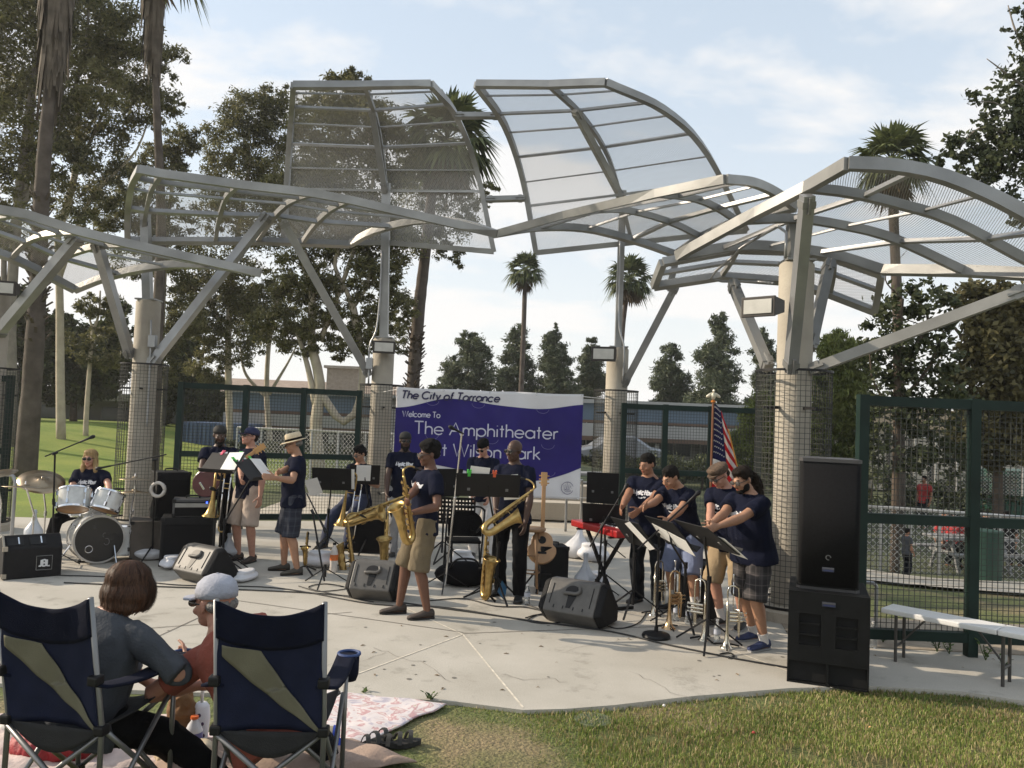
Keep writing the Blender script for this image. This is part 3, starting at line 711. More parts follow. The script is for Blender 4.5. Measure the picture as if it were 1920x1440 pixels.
# ------------------------------------------------------------------ far buildings
def bz(y, x, Y): return P(x, y, Y).z
WALLG = mat('school_wall', (0.30, 0.29, 0.27), 0.8, 0, 0.1, 1.0)
BLUEF = mat('blue_fascia', (0.10, 0.15, 0.205), 0.5, 0, 0.12, 0.6)
ROOFW = mat('pale_roof_metal', (0.36, 0.36, 0.35), 0.45, 0, 0.06, 1.0)
BROWNB = mat('brown_beam', (0.12, 0.075, 0.05), 0.6, 0, 0.15, 2)
DARKGL = mat('dark_window_glass', (0.03, 0.04, 0.045), 0.12, 0, 0.2, 0.5)
def school(label, x0, x1, Y, roofs):
    A, B = P(x0, 780, Y), P(x1, 780, Y); t = thing('school_building', label, 'building', ((A.x + B.x) / 2, Y, 0)); w = B.x - A.x; xm = (x0 + x1) / 2
    def band(name, y0, y1, d, m, th=0.4, dx=0.0):
        z1, z0 = bz(y0, xm, Y), bz(y1, xm, Y); mb = MB(); mb.box((0, d + th / 2, (z0 + z1) / 2), (w + dx, th, z1 - z0)); link(name, mb, m, t)
    zt = bz(roofs[0], xm, Y)
    mb = MB(); mb.box((0, 6, zt / 2), (w - 0.4, 11, zt - 0.1)); link('wall', mb, WALLG, t)
    band('roof_edge', roofs[0], roofs[1], -0.8, ROOFW, 8, 0.6)
    band('fascia', roofs[1], roofs[2], -0.45, BLUEF, 0.8)
    band('beam', roofs[2], roofs[2] + 5, -0.6, BROWNB, 0.9)
    band('canopy_panel', roofs[2] + 6, roofs[3], -1.6, ROOFW, 1.2)
    band('beam', roofs[3], roofs[3] + 8, -1.7, BROWNB, 1.2)
    zc = bz(roofs[3] + 10, xm, Y); n = int(w / 2.4)
    for k in range(n):
        x = -w / 2 + (k + 0.5) * w / n
        mb = MB(); mb.box((x, 0.42, 1.15), (w / n * 0.8, 0.1, 1.7)); o = link('window', mb, DARKGL, t)
        mb = MB()
        for dx in (-0.4, 0, 0.4): mb.box((x + dx * w / n, 0.34, 1.15), (0.06, 0.08, 1.7))
        link('window_frame', mb, ROOFW, o)
    for k in range(0, n + 1, 2):
        mb = MB(); mb.box((-w / 2 + k * w / n, -1.2, zc / 2), (0.22, 0.22, zc)); link('pillar', mb, ROOFW, t)
    return t
school('long low school block with blue fascia seen through the left fence', 440, 730, 40, (735, 741, 773, 800))
school('long low school block with blue fascia seen right of the banner', 1060, 1640, 44, (759, 766, 797, 826))
# roof box and far brown roof
t = thing('rooftop_unit', 'small brown rooftop box above the school roof at left', 'rooftop unit', P(648, 735, 44)); mb = MB(); mb.box((0, 0, 0.3), (1.7, 2, 1.9)); link('cabinet', mb, mat('roof_box', (0.33, 0.28, 0.23), 0.8), t)
mb = MB(); mb.box((0, 0, 1.3), (2.0, 2.3, 0.14)); link('lid', mb, mat('roof_box_lid', (0.4, 0.35, 0.3), 0.8), t)
t = thing('brown_roof_house', 'low building with wide brown roof behind the left school block', 'building', P(580, 760, 60)); t.location.z = 0
mb = MB(); zt = bz(715, 580, 60); mb.poly([(-9, -4, zt - 1.1), (9, -4, zt - 1.1), (7.5, 0, zt), (-7.5, 0, zt)], 0.2, (0, -0.3, 1)); mb.poly([(9, 4, zt - 1.1), (-9, 4, zt - 1.1), (-7.5, 0.003, zt), (7.5, 0.003, zt)], 0.2, (0, 0.3, 1)); link('roof', mb, mat('brown_shingle', (0.30, 0.23, 0.18), 0.9, 0, 0.15, 2), t)
mb = MB(); mb.box((0, 0, (zt - 1.3) / 2), (17, 7, zt - 1.3)); link('wall', mb, WALLG, t)
t = thing('grey_block_building', 'low grey building beyond the lawn at the far left', 'building', (-23, 47, 0))
mb = MB(); zt = bz(748, 120, 44); mb.box((0, 3, zt / 2), (36, 6, zt)); link('wall', mb, mat('grey_plaster', (0.16, 0.155, 0.15), 0.9, 0, 0.15, 0.6), t)
mb = MB(); mb.box((0, 2.6, zt + 0.2), (36.8, 7.6, 0.4)); link('roof_edge', mb, mat('grey_trim', (0.28, 0.27, 0.25), 0.8), t)
for k in range(9):
    mb = MB(); mb.box((-15 + k * 3.7, -0.04, zt * 0.62), (1.5, 0.1, zt * 0.4)); link('window', mb, DARKGL, t)
t = thing('blue_container', 'blue storage container seen through the fence at left', 'container', P(398, 850, 36)); t.location.z = lawn_z(t.location.x, 36)
z1 = bz(793, 398, 36) - t.location.z; wd = 122 * S(36); mb = MB(); mb.box((0, 1.2, z1 / 2), (wd, 2.4, z1)); 
for k in range(15): mb.box((-wd / 2 + (k + .5) * wd / 15, -0.03, z1 / 2), (wd / 30, 0.08, z1 * 0.9))
link('body', mb, mat('blue_container_paint', (0.075, 0.12, 0.22), 0.5, 0, 0.15, 1), t)
# pillared hall at right
t = thing('pillared_hall', 'tan hall with a row of round pillars beyond the right fence', 'building', P(1760, 880, 42)); t.location.z = -0.9
TAN = mat('tan_plaster', (0.42, 0.33, 0.23), 0.85, 0, 0.1, 1); hw = 360 * S(42); zt = bz(770, 1760, 42) + 0.9
mb = MB(); mb.box((0, 6, zt / 2), (hw, 6, zt)); link('wall', mb, mat('tan_plaster_shaded', (0.22, 0.17, 0.12), 0.9, 0, 0.12, 1), t)  # same plaster in a darker colour, shade behind the pillars painted in
mb = MB(); mb.box((0, 3, zt - 0.5), (hw + 1, 8, 1.0)); link('roof', mb, TAN, t)
for k in range(9):
    mb = MB(); mb.lathe([(0.42, 0), (0.42, zt - 1.002)], 16, Matrix.Translation((-hw / 2 + 0.6 + k * (hw - 1.2) / 8, -0.2, 0))); link('pillar', mb, mat('pillar_paint', (0.50, 0.44, 0.36), 0.8, 0, 0.08), t, smooth=True, ang=40)
for k, x in enumerate((-2.5, 1.5, 4.2)):
    mb = MB(); mb.box((x, 2.95, 1.2), (1.6, 0.12, 2.0)); link('door', mb, DARKGL, t)
t = thing('green_bin_enclosure', 'green corrugated enclosure under the tan wall at far right', 'enclosure', P(1905, 905, 30)); t.location.z = -0.95
mb = MB(); mb.box((0, 0, 0.9), (2.6, 2, 1.8)); 
for k in range(13): mb.box((-1.2 + k * 0.2, -1.04, 0.9), (0.08, 0.09, 1.7))
link('panel', mb, mat('green_sheet', (0.015, 0.075, 0.045), 0.5, 0, 0.2, 2), t)

# ------------------------------------------------------------------ trees
LEAF_EUC = leafmat('eucalyptus_leaves', (0.045, 0.050, 0.024), (0.20, 0.19, 0.08), 0.45, 0.42)
LEAF_DK = leafmat('dark_leaves', (0.020, 0.030, 0.012), (0.085, 0.098, 0.036), 0.4, 0.3)
LEAF_CON = leafmat('conifer_needles', (0.040, 0.056, 0.032), (0.125, 0.145, 0.078), 0.6, 0.25)
LEAF_PALM = leafmat('palm_fronds', (0.028, 0.042, 0.018), (0.150, 0.170, 0.065), 0.8, 0.3)
LEAF_FIG = leafmat('broad_leaves', (0.022, 0.032, 0.016), (0.080, 0.094, 0.042), 0.7, 0.3)
LEAF_WIL = leafmat('willow_leaves', (0.07, 0.10, 0.025), (0.24, 0.27, 0.08), 0.6, 0.45)
BARK_P = mat('pale_bark', (0.33, 0.28, 0.21), 0.85, 0, 0.3, 2.5, 0.3, 12, col2=(0.46, 0.40, 0.31))
BARK_D = mat('dark_bark', (0.045, 0.034, 0.026), 0.95, 0, 0.3, 3, 0.6, 14, col2=(0.10, 0.075, 0.055))
BARK_PALM = mat('palm_bark', (0.055, 0.042, 0.034), 0.95, 0, 0.3, 3, 0.8, 18, col2=(0.105, 0.085, 0.07))
BARK_G = mat('grey_bark', (0.16, 0.14, 0.12), 0.9, 0, 0.3, 3, 0.5, 14, col2=(0.25, 0.22, 0.185))
def leaves_mesh(cent, length, width, droop=0.0, name='crown', rs=None):
    "one folded leaf (two triangles along a diamond) per row of cent"
    rs = rs or RNG; n = len(cent); c = np.asarray(cent, dtype=np.float64)
    d = rs.normal(size=(n, 3)); d[:, 2] = d[:, 2] * (1 - droop * 0.5) - droop * 1.3; d /= np.linalg.norm(d, axis=1)[:, None]
    a = rs.normal(size=(n, 3)); s = np.cross(d, a); s /= np.linalg.norm(s, axis=1)[:, None] + 1e-9
    L = length * rs.uniform(0.6, 1.3, n)[:, None]; Wd = width * rs.uniform(0.7, 1.25, n)[:, None]
    v = np.empty((n, 4, 3)); v[:, 0] = c - d * L / 2; v[:, 1] = c + s * Wd / 2; v[:, 2] = c + d * L / 2; v[:, 3] = c - s * Wd / 2
    me = bpy.data.meshes.new(name); me.vertices.add(4 * n); me.vertices.foreach_set('co', v.reshape(-1))
    me.loops.add(4 * n); me.loops.foreach_set('vertex_index', np.arange(4 * n, dtype=np.int32))
    me.polygons.add(n); me.polygons.foreach_set('loop_start', np.arange(0, 4 * n, 4, dtype=np.int32)); me.polygons.foreach_set('loop_total', np.full(n, 4, dtype=np.int32))
    me.update(); return me
def clumps(blobs, rs, per=34, tight=0.34):
    "blobs: (centre, (rx,ry,rz), twigs).  leaf centres gathered in twigs, hollow towards the middle"
    out = []
    for c, r, k in blobs:
        d = rs.normal(size=(k, 3)); d /= np.linalg.norm(d, axis=1)[:, None]; q = rs.uniform(0.25, 1.0, k)[:, None] ** 0.55
        tw = np.array(c) + d * q * np.array(r)
        sz = min(r) * tight * rs.uniform(0.55, 1.3, k)
        for t_, s_ in zip(tw, sz):
            m = int(per * 1.75 * rs.uniform(0.6, 1.4)); out.append(t_ + rs.normal(size=(m, 3)) * s_ * 0.5 * np.array([1, 1, 0.7]))
    return np.concatenate(out)
def limb_mesh(mb, pts, r0, r1, n=8, seg=10, wob=0.0):
    c = catmull(pts, seg)
    if wob: c = [p + V((random.uniform(-1, 1), random.uniform(-1, 1), 0)) * wob for p in c]
    mb.tube(c, [lerp(r0, r1, i / (seg - 1)) for i in range(seg)], n)
def tree(name, label, Y, limbs, blobs, leaf, lsz, bark, group, droop=0.0, per=34, seed=1, twig_density=1.12, depth=0.75, cat='tree', tight=0.34, gz=None):
    "limbs: ([(x,y[,dY])...], r0px, r1px) in photo pixels at depth Y; blobs: (x,y,rx,ry,twigs)"
    rs = np.random.default_rng(seed); random.seed(seed)
    x0, y0 = limbs[0][0][0][:2]; base = P(x0, y0, Y + (limbs[0][0][0][2] if len(limbs[0][0][0]) > 2 else 0))
    base.z = lawn_z(base.x, base.y) if gz is None else gz
    t = thing(name, label, cat, base, 0, group); s = S(Y); mb = MB()
    for k, (pts, r0, r1) in enumerate(limbs):
        q = [P(p[0], p[1], Y + (p[2] if len(p) > 2 else 0)) for p in pts]
        if k == 0: q[0].z = base.z - 0.1
        limb_mesh(mb, q, r0 * s, r1 * s, 9, 14)
    wlink('trunk', mb, bark, t, smooth=True)
    B = []
    for b in blobs:
        x, y, rx, ry, k = b[:5]; dY = b[5] if len(b) > 5 else 0
        c = P(x, y, Y + dY); B.append((np.array(c - base), (rx * s, rx * s * depth, ry * s), max(4, int(k * twig_density))))
    if B:
        me = leaves_mesh(clumps(B, rs, per, tight), lsz[0], lsz[1], droop, rs=rs); link('crown', me, leaf, t)
    return t
EU = (0.205, 0.058); E2 = 'tall eucalyptus trees behind the stage'
# --- left mass of eucalyptus
tree('eucalyptus_tree', 'tall dark eucalyptus filling the top left corner of the picture', 27,
     [([(28, 800), (20, 600), (35, 380), (60, 180), (95, -60)], 11, 6), ([(20, 640), (8, 470), (55, 330), (62, 120)], 6, 2.5), ([(35, 400), (110, 250), (160, 90), (165, -30)], 6, 2)],
     [(40, 60, 110, 110, 120), (150, 40, 110, 90, 90), (60, 210, 90, 80, 80), (20, 330, 70, 75, 60), (170, 160, 80, 70, 60), (120, 300, 60, 50, 30), (-60, 150, 120, 200, 110), (-40, -60, 200, 90, 100), (240, 60, 60, 60, 34), (130, 430, 45, 40, 14), (30, 440, 50, 60, 30)],
     LEAF_EUC, EU, BARK_G, E2, 0.5, 34, 11)
tree('eucalyptus_tree', 'airy eucalyptus with pale forked limbs right of the skirted palm', 30,
     [([(114, 838), (113, 700), (112, 560), (108, 430)], 8.5, 6), ([(108, 440), (140, 330), (150, 200), (200, 90)], 7, 3), ([(113, 520), (165, 380), (250, 290), (275, 235)], 4, 1.5), ([(140, 330), (190, 220), (240, 120)], 4, 1.5)],
     [(210, 190, 80, 70, 62), (280, 200, 55, 45, 36), (180, 280, 70, 60, 44), (250, 130, 70, 60, 44), (130, 370, 60, 50, 30), (200, 350, 60, 50, 26), (190, 60, 70, 70, 44), (310, 110, 50, 36, 18), (140, 240, 60, 60, 34), (315, 195, 34, 26, 12)],
     LEAF_EUC, EU, BARK_P, E2, 0.5, 30, 12)
tree('eucalyptus_tree', 'small rounded eucalyptus between tall thin palm and upper canopy', 34,
     [([(300, 800), (305, 600), (315, 420), (330, 300)], 5, 3), ([(310, 500), (250, 420), (230, 380)], 4, 1.5)],
     [(340, 265, 36, 34, 34), (300, 295, 40, 34, 30), (240, 330, 40, 36, 30), (205, 390, 50, 40, 36), (260, 400, 45, 44, 36), (180, 440, 36, 26, 16), (330, 330, 40, 40, 28), (310, 420, 60, 50, 44), (250, 490, 50, 36, 22), (330, 500, 50, 60, 40), (310, 620, 40, 60, 40), (300, 690, 44, 50, 40), (350, 600, 40, 50, 34)],
     LEAF_EUC, EU, BARK_P, E2, 0.4, 34, 13)
tree('eucalyptus_tree', 'broad rounded eucalyptus rising left of the upper rear canopy', 36,
     [([(432, 850), (428, 640), (440, 480), (470, 300)], 7, 4), ([(428, 640), (395, 560), (390, 480)], 4, 1.5), ([(440, 480), (500, 380), (520, 280)], 4, 1.5)],
     [(470, 215, 60, 46, 70), (430, 270, 55, 50, 60), (520, 240, 60, 60, 70), (450, 330, 70, 50, 70), (530, 330, 70, 60, 70), (410, 390, 50, 50, 44), (500, 420, 80, 60, 80), (400, 500, 60, 60, 60), (470, 540, 60, 60, 56), (390, 610, 50, 46, 50), (450, 650, 50, 40, 36), (390, 690, 44, 40, 34), (430, 580, 50, 44, 40), (350, 560, 40, 40, 30), (520, 180, 40, 24, 18)],
     LEAF_EUC, EU, BARK_P, E2, 0.4, 36, 14)
tree('eucalyptus_tree', 'big eucalyptus with thick pale leaning trunks left of the banner', 29,
     [([(598, 880, 0), (592, 800), (600, 720), (584, 640), (585, 540), (570, 470)], 13, 5), ([(600, 735), (640, 790), (668, 770), (680, 700), (672, 620), (660, 560)], 8, 5),
      ([(592, 760), (575, 680), (552, 610)], 7, 3), ([(672, 640), (655, 560), (628, 500), (640, 455)], 6, 3), ([(660, 580), (690, 530), (688, 470)], 4, 2), ([(585, 560), (565, 480), (555, 420)], 4, 1.5), ([(640, 570), (600, 540), (590, 500)], 2.5, 1), ([(600, 640), (660, 480), (700, 330), (680, 210)], 5, 2.5)],
     [(640, 175, 56, 34, 44), (690, 230, 70, 50, 70), (610, 240, 70, 60, 80), (650, 320, 90, 60, 100), (560, 360, 70, 60, 80), (740, 300, 60, 60, 60), (600, 440, 80, 50, 80), (690, 420, 70, 60, 80), (560, 520, 60, 60, 60), (620, 560, 50, 50, 44), (700, 520, 60, 60, 60), (740, 580, 44, 50, 46), (590, 620, 40, 36, 24), (740, 450, 60, 50, 50), (520, 610, 50, 44, 44), (560, 640, 40, 30, 24), (640, 640, 44, 36, 26), (690, 620, 40, 44, 36), (665, 150, 36, 24, 20)],
     LEAF_EUC, EU, BARK_P, E2, 0.45, 36, 15)
tree('eucalyptus_tree', 'eucalyptus with slim forked trunk just left of the far palm trunk', 38,
     [([(508, 850), (500, 740), (505, 640), (520, 560)], 6, 3), ([(500, 745), (460, 700), (450, 640)], 4, 1.5), ([(504, 740), (540, 680), (560, 640)], 3.5, 1.2)],
     [(800, 350, 60, 50, 60), (850, 420, 50, 36, 40), (880, 380, 36, 30, 22), (790, 440, 50, 40, 40), (830, 300, 60, 40, 36), (915, 355, 22, 22, 10), (480, 600, 50, 50, 36), (540, 560, 50, 40, 36), (450, 560, 40, 40, 26), (850, 480, 36, 24, 16), (740, 630, 30, 50, 24)],
     LEAF_EUC, EU, BARK_P, E2, 0.5, 34, 16)
tree('eucalyptus_tree', 'slender young eucalyptus with lit orange trunk behind the drummer', 32,
     [([(160, 830), (163, 760), (172, 640), (176, 610)], 5, 3), ([(176, 620), (186, 585), (188, 545)], 2.6, 1.4), ([(175, 620), (168, 595), (172, 570)], 2.2, 1.2)],
     [(170, 575, 30, 26, 22), (150, 640, 34, 40, 20), (200, 650, 40, 50, 34), (205, 580, 26, 30, 14)], LEAF_EUC, EU, BARK_P, E2, 0.4, 26, 17)
# --- dark shrubby trees under the canopy at far left
for i, (lab, x, Y, bl) in enumerate((
    ('dense dark tree behind the skirted palm at the far left edge', 8, 40, [(0, 600, 70, 70, 90), (30, 680, 60, 60, 80), (-40, 690, 70, 70, 70), (60, 620, 40, 44, 34), (20, 735, 60, 30, 34)]),
    ('dense dark tree between the two pale trunks behind the lawn', 135, 42, [(130, 660, 50, 60, 80), (150, 720, 60, 40, 60), (100, 720, 40, 44, 44), (190, 690, 50, 60, 70), (220, 620, 36, 60, 44), (110, 610, 30, 30, 20)]),
    ('low dark tree behind the drummer column and blue container', 345, 44, [(340, 720, 44, 44, 60), (380, 760, 40, 36, 44), (300, 740, 36, 60, 44), (350, 660, 36, 40, 30), (410, 740, 30, 40, 30)]))):
    tree('dark_tree', lab, Y, [([(x, 830), (x + 4, 700), (x, 620)], 7, 3), ([(x, 760), (x + 30, 690), (x + 40, 640)], 4, 1.5)], bl, LEAF_DK, (0.34, 0.16), BARK_D, 'dark trees behind the lawn', 0.1, 36, 30 + i)
# --- palms
def fan(mb, c, d, L, n=9, spread=1.25, droop=0.25):
    "one fan frond: petiole and drooping blades"
    d = V(d).normalized(); side = d.cross(V((0, 0, 1))); side = side.normalized() if side.length > 0.01 else V((1, 0, 0)); up = side.cross(d).normalized()
    p1 = c + d * L * 0.42 + V((0, 0, -droop * L * 0.06)); mb.bar(c, p1, L * 0.018, L * 0.012)
    for k in range(n):
        a = (k / (n - 1) - 0.5) * 2 * spread; e = (d * math.cos(a) + side * math.sin(a) + up * 0.10 * math.cos(a * 2)).normalized()
        l = L * (0.62 - 0.12 * abs(a)) * random.uniform(0.7, 1.15); w = L * 0.036; s2 = e.cross(up).normalized() * w
        m1 = p1 + e * l * 0.55 - V((0, 0, droop * l * 0.12)); m2 = p1 + e * l - V((0, 0, droop * l * 0.75))
        b = len(mb.v); mb.v += [p1, m1 - s2, m1 + s2, m2]; mb.f += [(b, b + 1, b + 3, b + 2)]; mb.m.append(0)
def palm(label, Y, pts, r0, r1, crown_px, nf=34, skirt=0, group='fan palms', seed=3, rough=None, dead=0.35, drop=0):
    random.seed(seed); s = S(Y); q = [P(x, y, Y) for x, y in pts]; base = q[0].copy(); base.z = lawn_z(base.x, base.y); q[0] = base.copy() - V((0, 0, 0.1))
    t = thing('fan_palm', label, 'palm tree', base, 0, group); mb = MB(); n = 40; c = catmull(q, n)
    rr = [lerp(r0, r1, (i / (n - 1)) ** 0.7) * s * random.uniform(0.96, 1.04) for i in range(n)]; mb.tube(c, rr, 10); wlink('trunk', mb, BARK_PALM, t, smooth=True)
    if rough:
        mb = MB(); a0, a1, k = rough
        for i in range(k):
            f = random.uniform(a0, a1); p = c[int(f * (n - 1))] + V((0, 0, random.uniform(-0.2, 0.2))); a = random.uniform(0, 2 * math.pi); o = V((math.cos(a), math.sin(a), 0)); r = rr[int(f * (n - 1))]
            mb.bar(p + o * r * 0.7, p + o * r * random.uniform(1.25, 1.75) + V((0, 0, random.uniform(0.1, 0.28))), 0.07, 0.03)
        wlink('leaf_bases', mb, BARK_D, t, fix=False)
    if crown_px:
        top = c[-1]; L = crown_px * s; mb = MB(); md = MB()
        for i in range(nf):
            a = i * 2.39996 + random.uniform(-.2, .2); f = (i + 0.5) / nf; el = lerp(1.35, -0.65, f ** 0.9); d = V((math.cos(a) * math.cos(el), math.sin(a) * math.cos(el), math.sin(el)))
            fan(mb, top, d, L * random.uniform(0.75, 1.12), 19, 1.35, lerp(0.25, 0.95, f))
        for i in range(int(nf * dead)):
            a = random.uniform(0, 6.28); el = random.uniform(-1.35, -0.8); d = V((math.cos(a) * math.cos(el), math.sin(a) * math.cos(el), math.sin(el))); fan(md, top - V((0, 0, L * random.uniform(0.05, 0.3))), d, L * 0.8, 7, 0.7, 0.3)
        mb.m = [0] * len(mb.f); wlink('crown', mb, LEAF_PALM, t, fix=False)
        if md.f: md.m = [0] * len(md.f); wlink('dead_fronds', md, mat('dry_fronds', (0.13, 0.09, 0.05), 0.95, 0, 0.3, 3), t, fix=False)
    if skirt:
        mb = MB(); (f0, f1, rad) = skirt
        for i in range(420):
            f = random.uniform(f0, f1); a = random.uniform(0, 6.28); o = V((math.cos(a), math.sin(a), 0)); p = c[min(n - 1, int(f * (n - 1)))]
            rr2 = rad * s * (0.55 + 0.45 * (f - f0) / (f1 - f0)); st = p + o * rr2 * random.uniform(0.6, 1.0) + V((0, 0, 0.5)); en = st + o * 0.12 * random.uniform(-1, 1) - V((0, 0, random.uniform(0.9, 2.0)))
            w = V((-o.y, o.x, 0)) * random.uniform(0.05, 0.13); b = len(mb.v); mb.v += [st - w, st + w, en + w * 0.3, en - w * 0.3]; mb.f.append((b, b + 1, b + 2, b + 3)); mb.m.append(0)
        wlink('frond_skirt', mb, mat('dry_skirt', (0.10, 0.08, 0.06), 0.95, 0, 0.35, 2.5, 0.3, 10), t, fix=False)
    return t
palm('thick palm trunk with hanging dry skirt at the upper left', 21, [(46, 905), (60, 720), (72, 520), (82, 300), (105, 60), (118, -140)], 21, 9, 0, skirt=(0.74, 1.0, 36), seed=5, rough=(0.27, 0.5, 130))
palm('very tall thin dark palm trunk crossing the left canopies', 24, [(285, 850), (294, 640), (302, 420), (293, 180), (289, 0), (287, -120)], 15, 4.5, 130, 30, seed=6, skirt=(0.80, 1.0, 24))
palm('leaning palm with a shaggy lower trunk just left of the banner', 30, [(768, 770), (782, 620), (797, 480), (815, 330), (838, 260)], 15, 8.5, 112, 40, seed=7, rough=(0.05, 0.42, 240), dead=0.7)
palm('slim palm standing alone in the middle of the sky', 52, [(974, 790), (981, 640), (985, 505)], 5.5, 4.2, 46, 40, seed=8, dead=0.3)
palm('slim palm partly behind the steel post right of the banner', 48, [(1158, 790), (1166, 640), (1180, 520)], 5.5, 4.2, 54, 40, seed=9, dead=0.8)
palm('palm with bright fronds rising above the nearest canopy at right', 24, [(1690, 860), (1684, 640), (1676, 420), (1672, 300)], 11, 8.5, 88, 40, seed=10, dead=0.9)
# --- conifers
def conifer(label, Y, x, ytop, ybase, wpx, seed, lean=0):
    rs = np.random.default_rng(seed); bl = []; H = ybase - ytop; n = 15
    for i in range(n):
        f = (i + 0.4) / n; y = ytop + H * f; w = wpx * 1.32 * (0.16 + 0.84 * f ** 0.75) * (1.0 if f < 0.8 else 1.15 - f * 0.35)
        k = 3 if f < 0.25 else 4
        for j in range(k):
            bl.append((x + lean * (1 - f) + rs.uniform(-1, 1) * w * 0.75, y + rs.uniform(-.5, .5) * H / n * 1.3, w * rs.uniform(0.3, 0.62), H / n * rs.uniform(0.6, 1.25), 8 + int(9 * f), rs.uniform(-1, 1) * w * S(Y) * 0.6))
    limbs = [([(x, ybase + 60), (x, (ytop + ybase) / 2), (x + lean, ytop + 4)], 4, 1)] + [([(x, ytop + H * f), (x + sgn * wpx * f * 0.8, ytop + H * f - 6)], 1.4, 0.5) for f in (0.35, 0.55, 0.7, 0.85) for sgn in (-1, 1)]
    return tree('pine_tree', label, Y, limbs, bl, LEAF_CON, (0.34, 0.085), BARK_D, 'dark pines behind the school', 0.0, 20, seed, depth=0.8, tight=0.85, twig_density=0.95)
conifer('widest dark pine, standing right behind the banner', 58, 878, 625, 770, 62, 41)
conifer('dark pine behind the lone slim palm', 62, 970, 612, 775, 44, 42)
conifer('narrow pointed pine over the right part of the banner', 60, 1040, 620, 775, 40, 43)
conifer('half hidden pine between banner and steel post', 64, 1108, 640, 770, 30, 44)
conifer('rounded pine just right of the second steel post', 60, 1258, 645, 800, 42, 45)
conifer('tallest pine, rising behind the flag', 56, 1347, 592, 800, 48, 46)
conifer('pine partly covered by the thick column', 58, 1432, 625, 820, 38, 47)
# --- right-hand trees
tree('willow_tree', 'light green willow right behind the thick column', 26,
     [([(1560, 880), (1565, 760), (1572, 660)], 5, 2), ([(1565, 780), (1600, 700)], 3, 1), ([(1562, 780), (1440, 760), (1400, 740)], 3, 1)],
     [(1575, 660, 40, 40, 50), (1560, 740, 46, 60, 70), (1600, 760, 44, 60, 60), (1540, 820, 40, 50, 44), (1600, 850, 40, 40, 30), (1430, 800, 44, 60, 50), (1400, 850, 40, 44, 30), (1460, 850, 30, 40, 24), (1620, 690, 26, 40, 20)], LEAF_WIL, (0.24, 0.05), BARK_G, 'broadleaf trees at the right', 0.9, 46, 21, twig_density=1.6)
tree('fig_tree', 'loose broad-leaved tree with bare twigs behind the right fence', 15,
     [([(1680, 960), (1682, 800), (1684, 640), (1690, 560)], 9, 5), ([(1684, 700), (1740, 600), (1700, 545)], 4, 1.5), ([(1683, 760), (1740, 690), (1770, 620)], 4, 1.5), ([(1683, 780), (1640, 720), (1630, 660)], 3, 1.2), ([(1760, 620), (1640, 580), (1560, 560)], 1.2, 0.5), ([(1690, 560), (1660, 520), (1700, 470)], 1.6, 0.6)],
     [(1690, 600, 60, 44, 34), (1740, 560, 50, 40, 26), (1660, 680, 50, 50, 36), (1720, 680, 60, 50, 40), (1770, 640, 40, 44, 24), (1660, 780, 56, 50, 50), (1740, 770, 60, 60, 56), (1790, 720, 40, 50, 28), (1690, 850, 70, 36, 40), (1780, 850, 60, 36, 34), (1640, 630, 30, 30, 10)],
     LEAF_FIG, (0.13, 0.075), BARK_D, 'broadleaf trees at the right', 0.3, 15, 22, tight=0.5, twig_density=0.62)
tree('fig_tree', 'big dense brownish green tree at the right picture edge', 21,
     [([(1872, 940), (1870, 780), (1866, 640)], 11, 5), ([(1868, 740), (1920, 640)], 6, 2), ([(1869, 720), (1810, 640), (1770, 590)], 5, 2)],
     [(1860, 640, 60, 60, 80), (1900, 580, 60, 50, 70), (1930, 680, 70, 70, 80), (1840, 720, 60, 60, 80), (1900, 780, 70, 60, 90), (1820, 800, 50, 50, 50), (1860, 850, 70, 30, 50), (1960, 800, 70, 60, 60), (1850, 560, 50, 40, 34), (1800, 560, 34, 24, 14)],
     leafmat('olive_brown_leaves', (0.045, 0.045, 0.02), (0.165, 0.145, 0.06), 0.6, 0.25), (0.20, 0.11), BARK_D, 'broadleaf trees at the right', 0.2, 28, 23, twig_density=0.85, tight=0.45)
tree('fig_tree', 'overhanging grey twigged tree in the top right corner', 17,
     [([(2010, 980), (1990, 600), (1960, 300), (1930, 120)], 12, 5), ([(1965, 330), (1900, 260), (1840, 240), (1800, 275)], 5, 1.5), ([(1940, 180), (1890, 140), (1850, 110)], 3, 0.8), ([(1960, 280), (1880, 200), (1830, 190)], 3, 1), ([(1935, 120), (1905, 60), (1890, 10)], 3, 1)],
     [(1880, 235, 60, 40, 44), (1810, 275, 46, 26, 26), (1900, 300, 60, 40, 50), (1850, 320, 60, 30, 36), (1910, 150, 40, 50, 26), (1920, 60, 34, 50, 20), (1860, 180, 40, 30, 12), (1940, 240, 60, 80, 70), (1780, 300, 30, 16, 10), (1930, 380, 50, 50, 40)],
     LEAF_FIG, (0.14, 0.08), BARK_G, 'broadleaf trees at the right', 0.3, 14, 24, tight=0.5, twig_density=0.7)

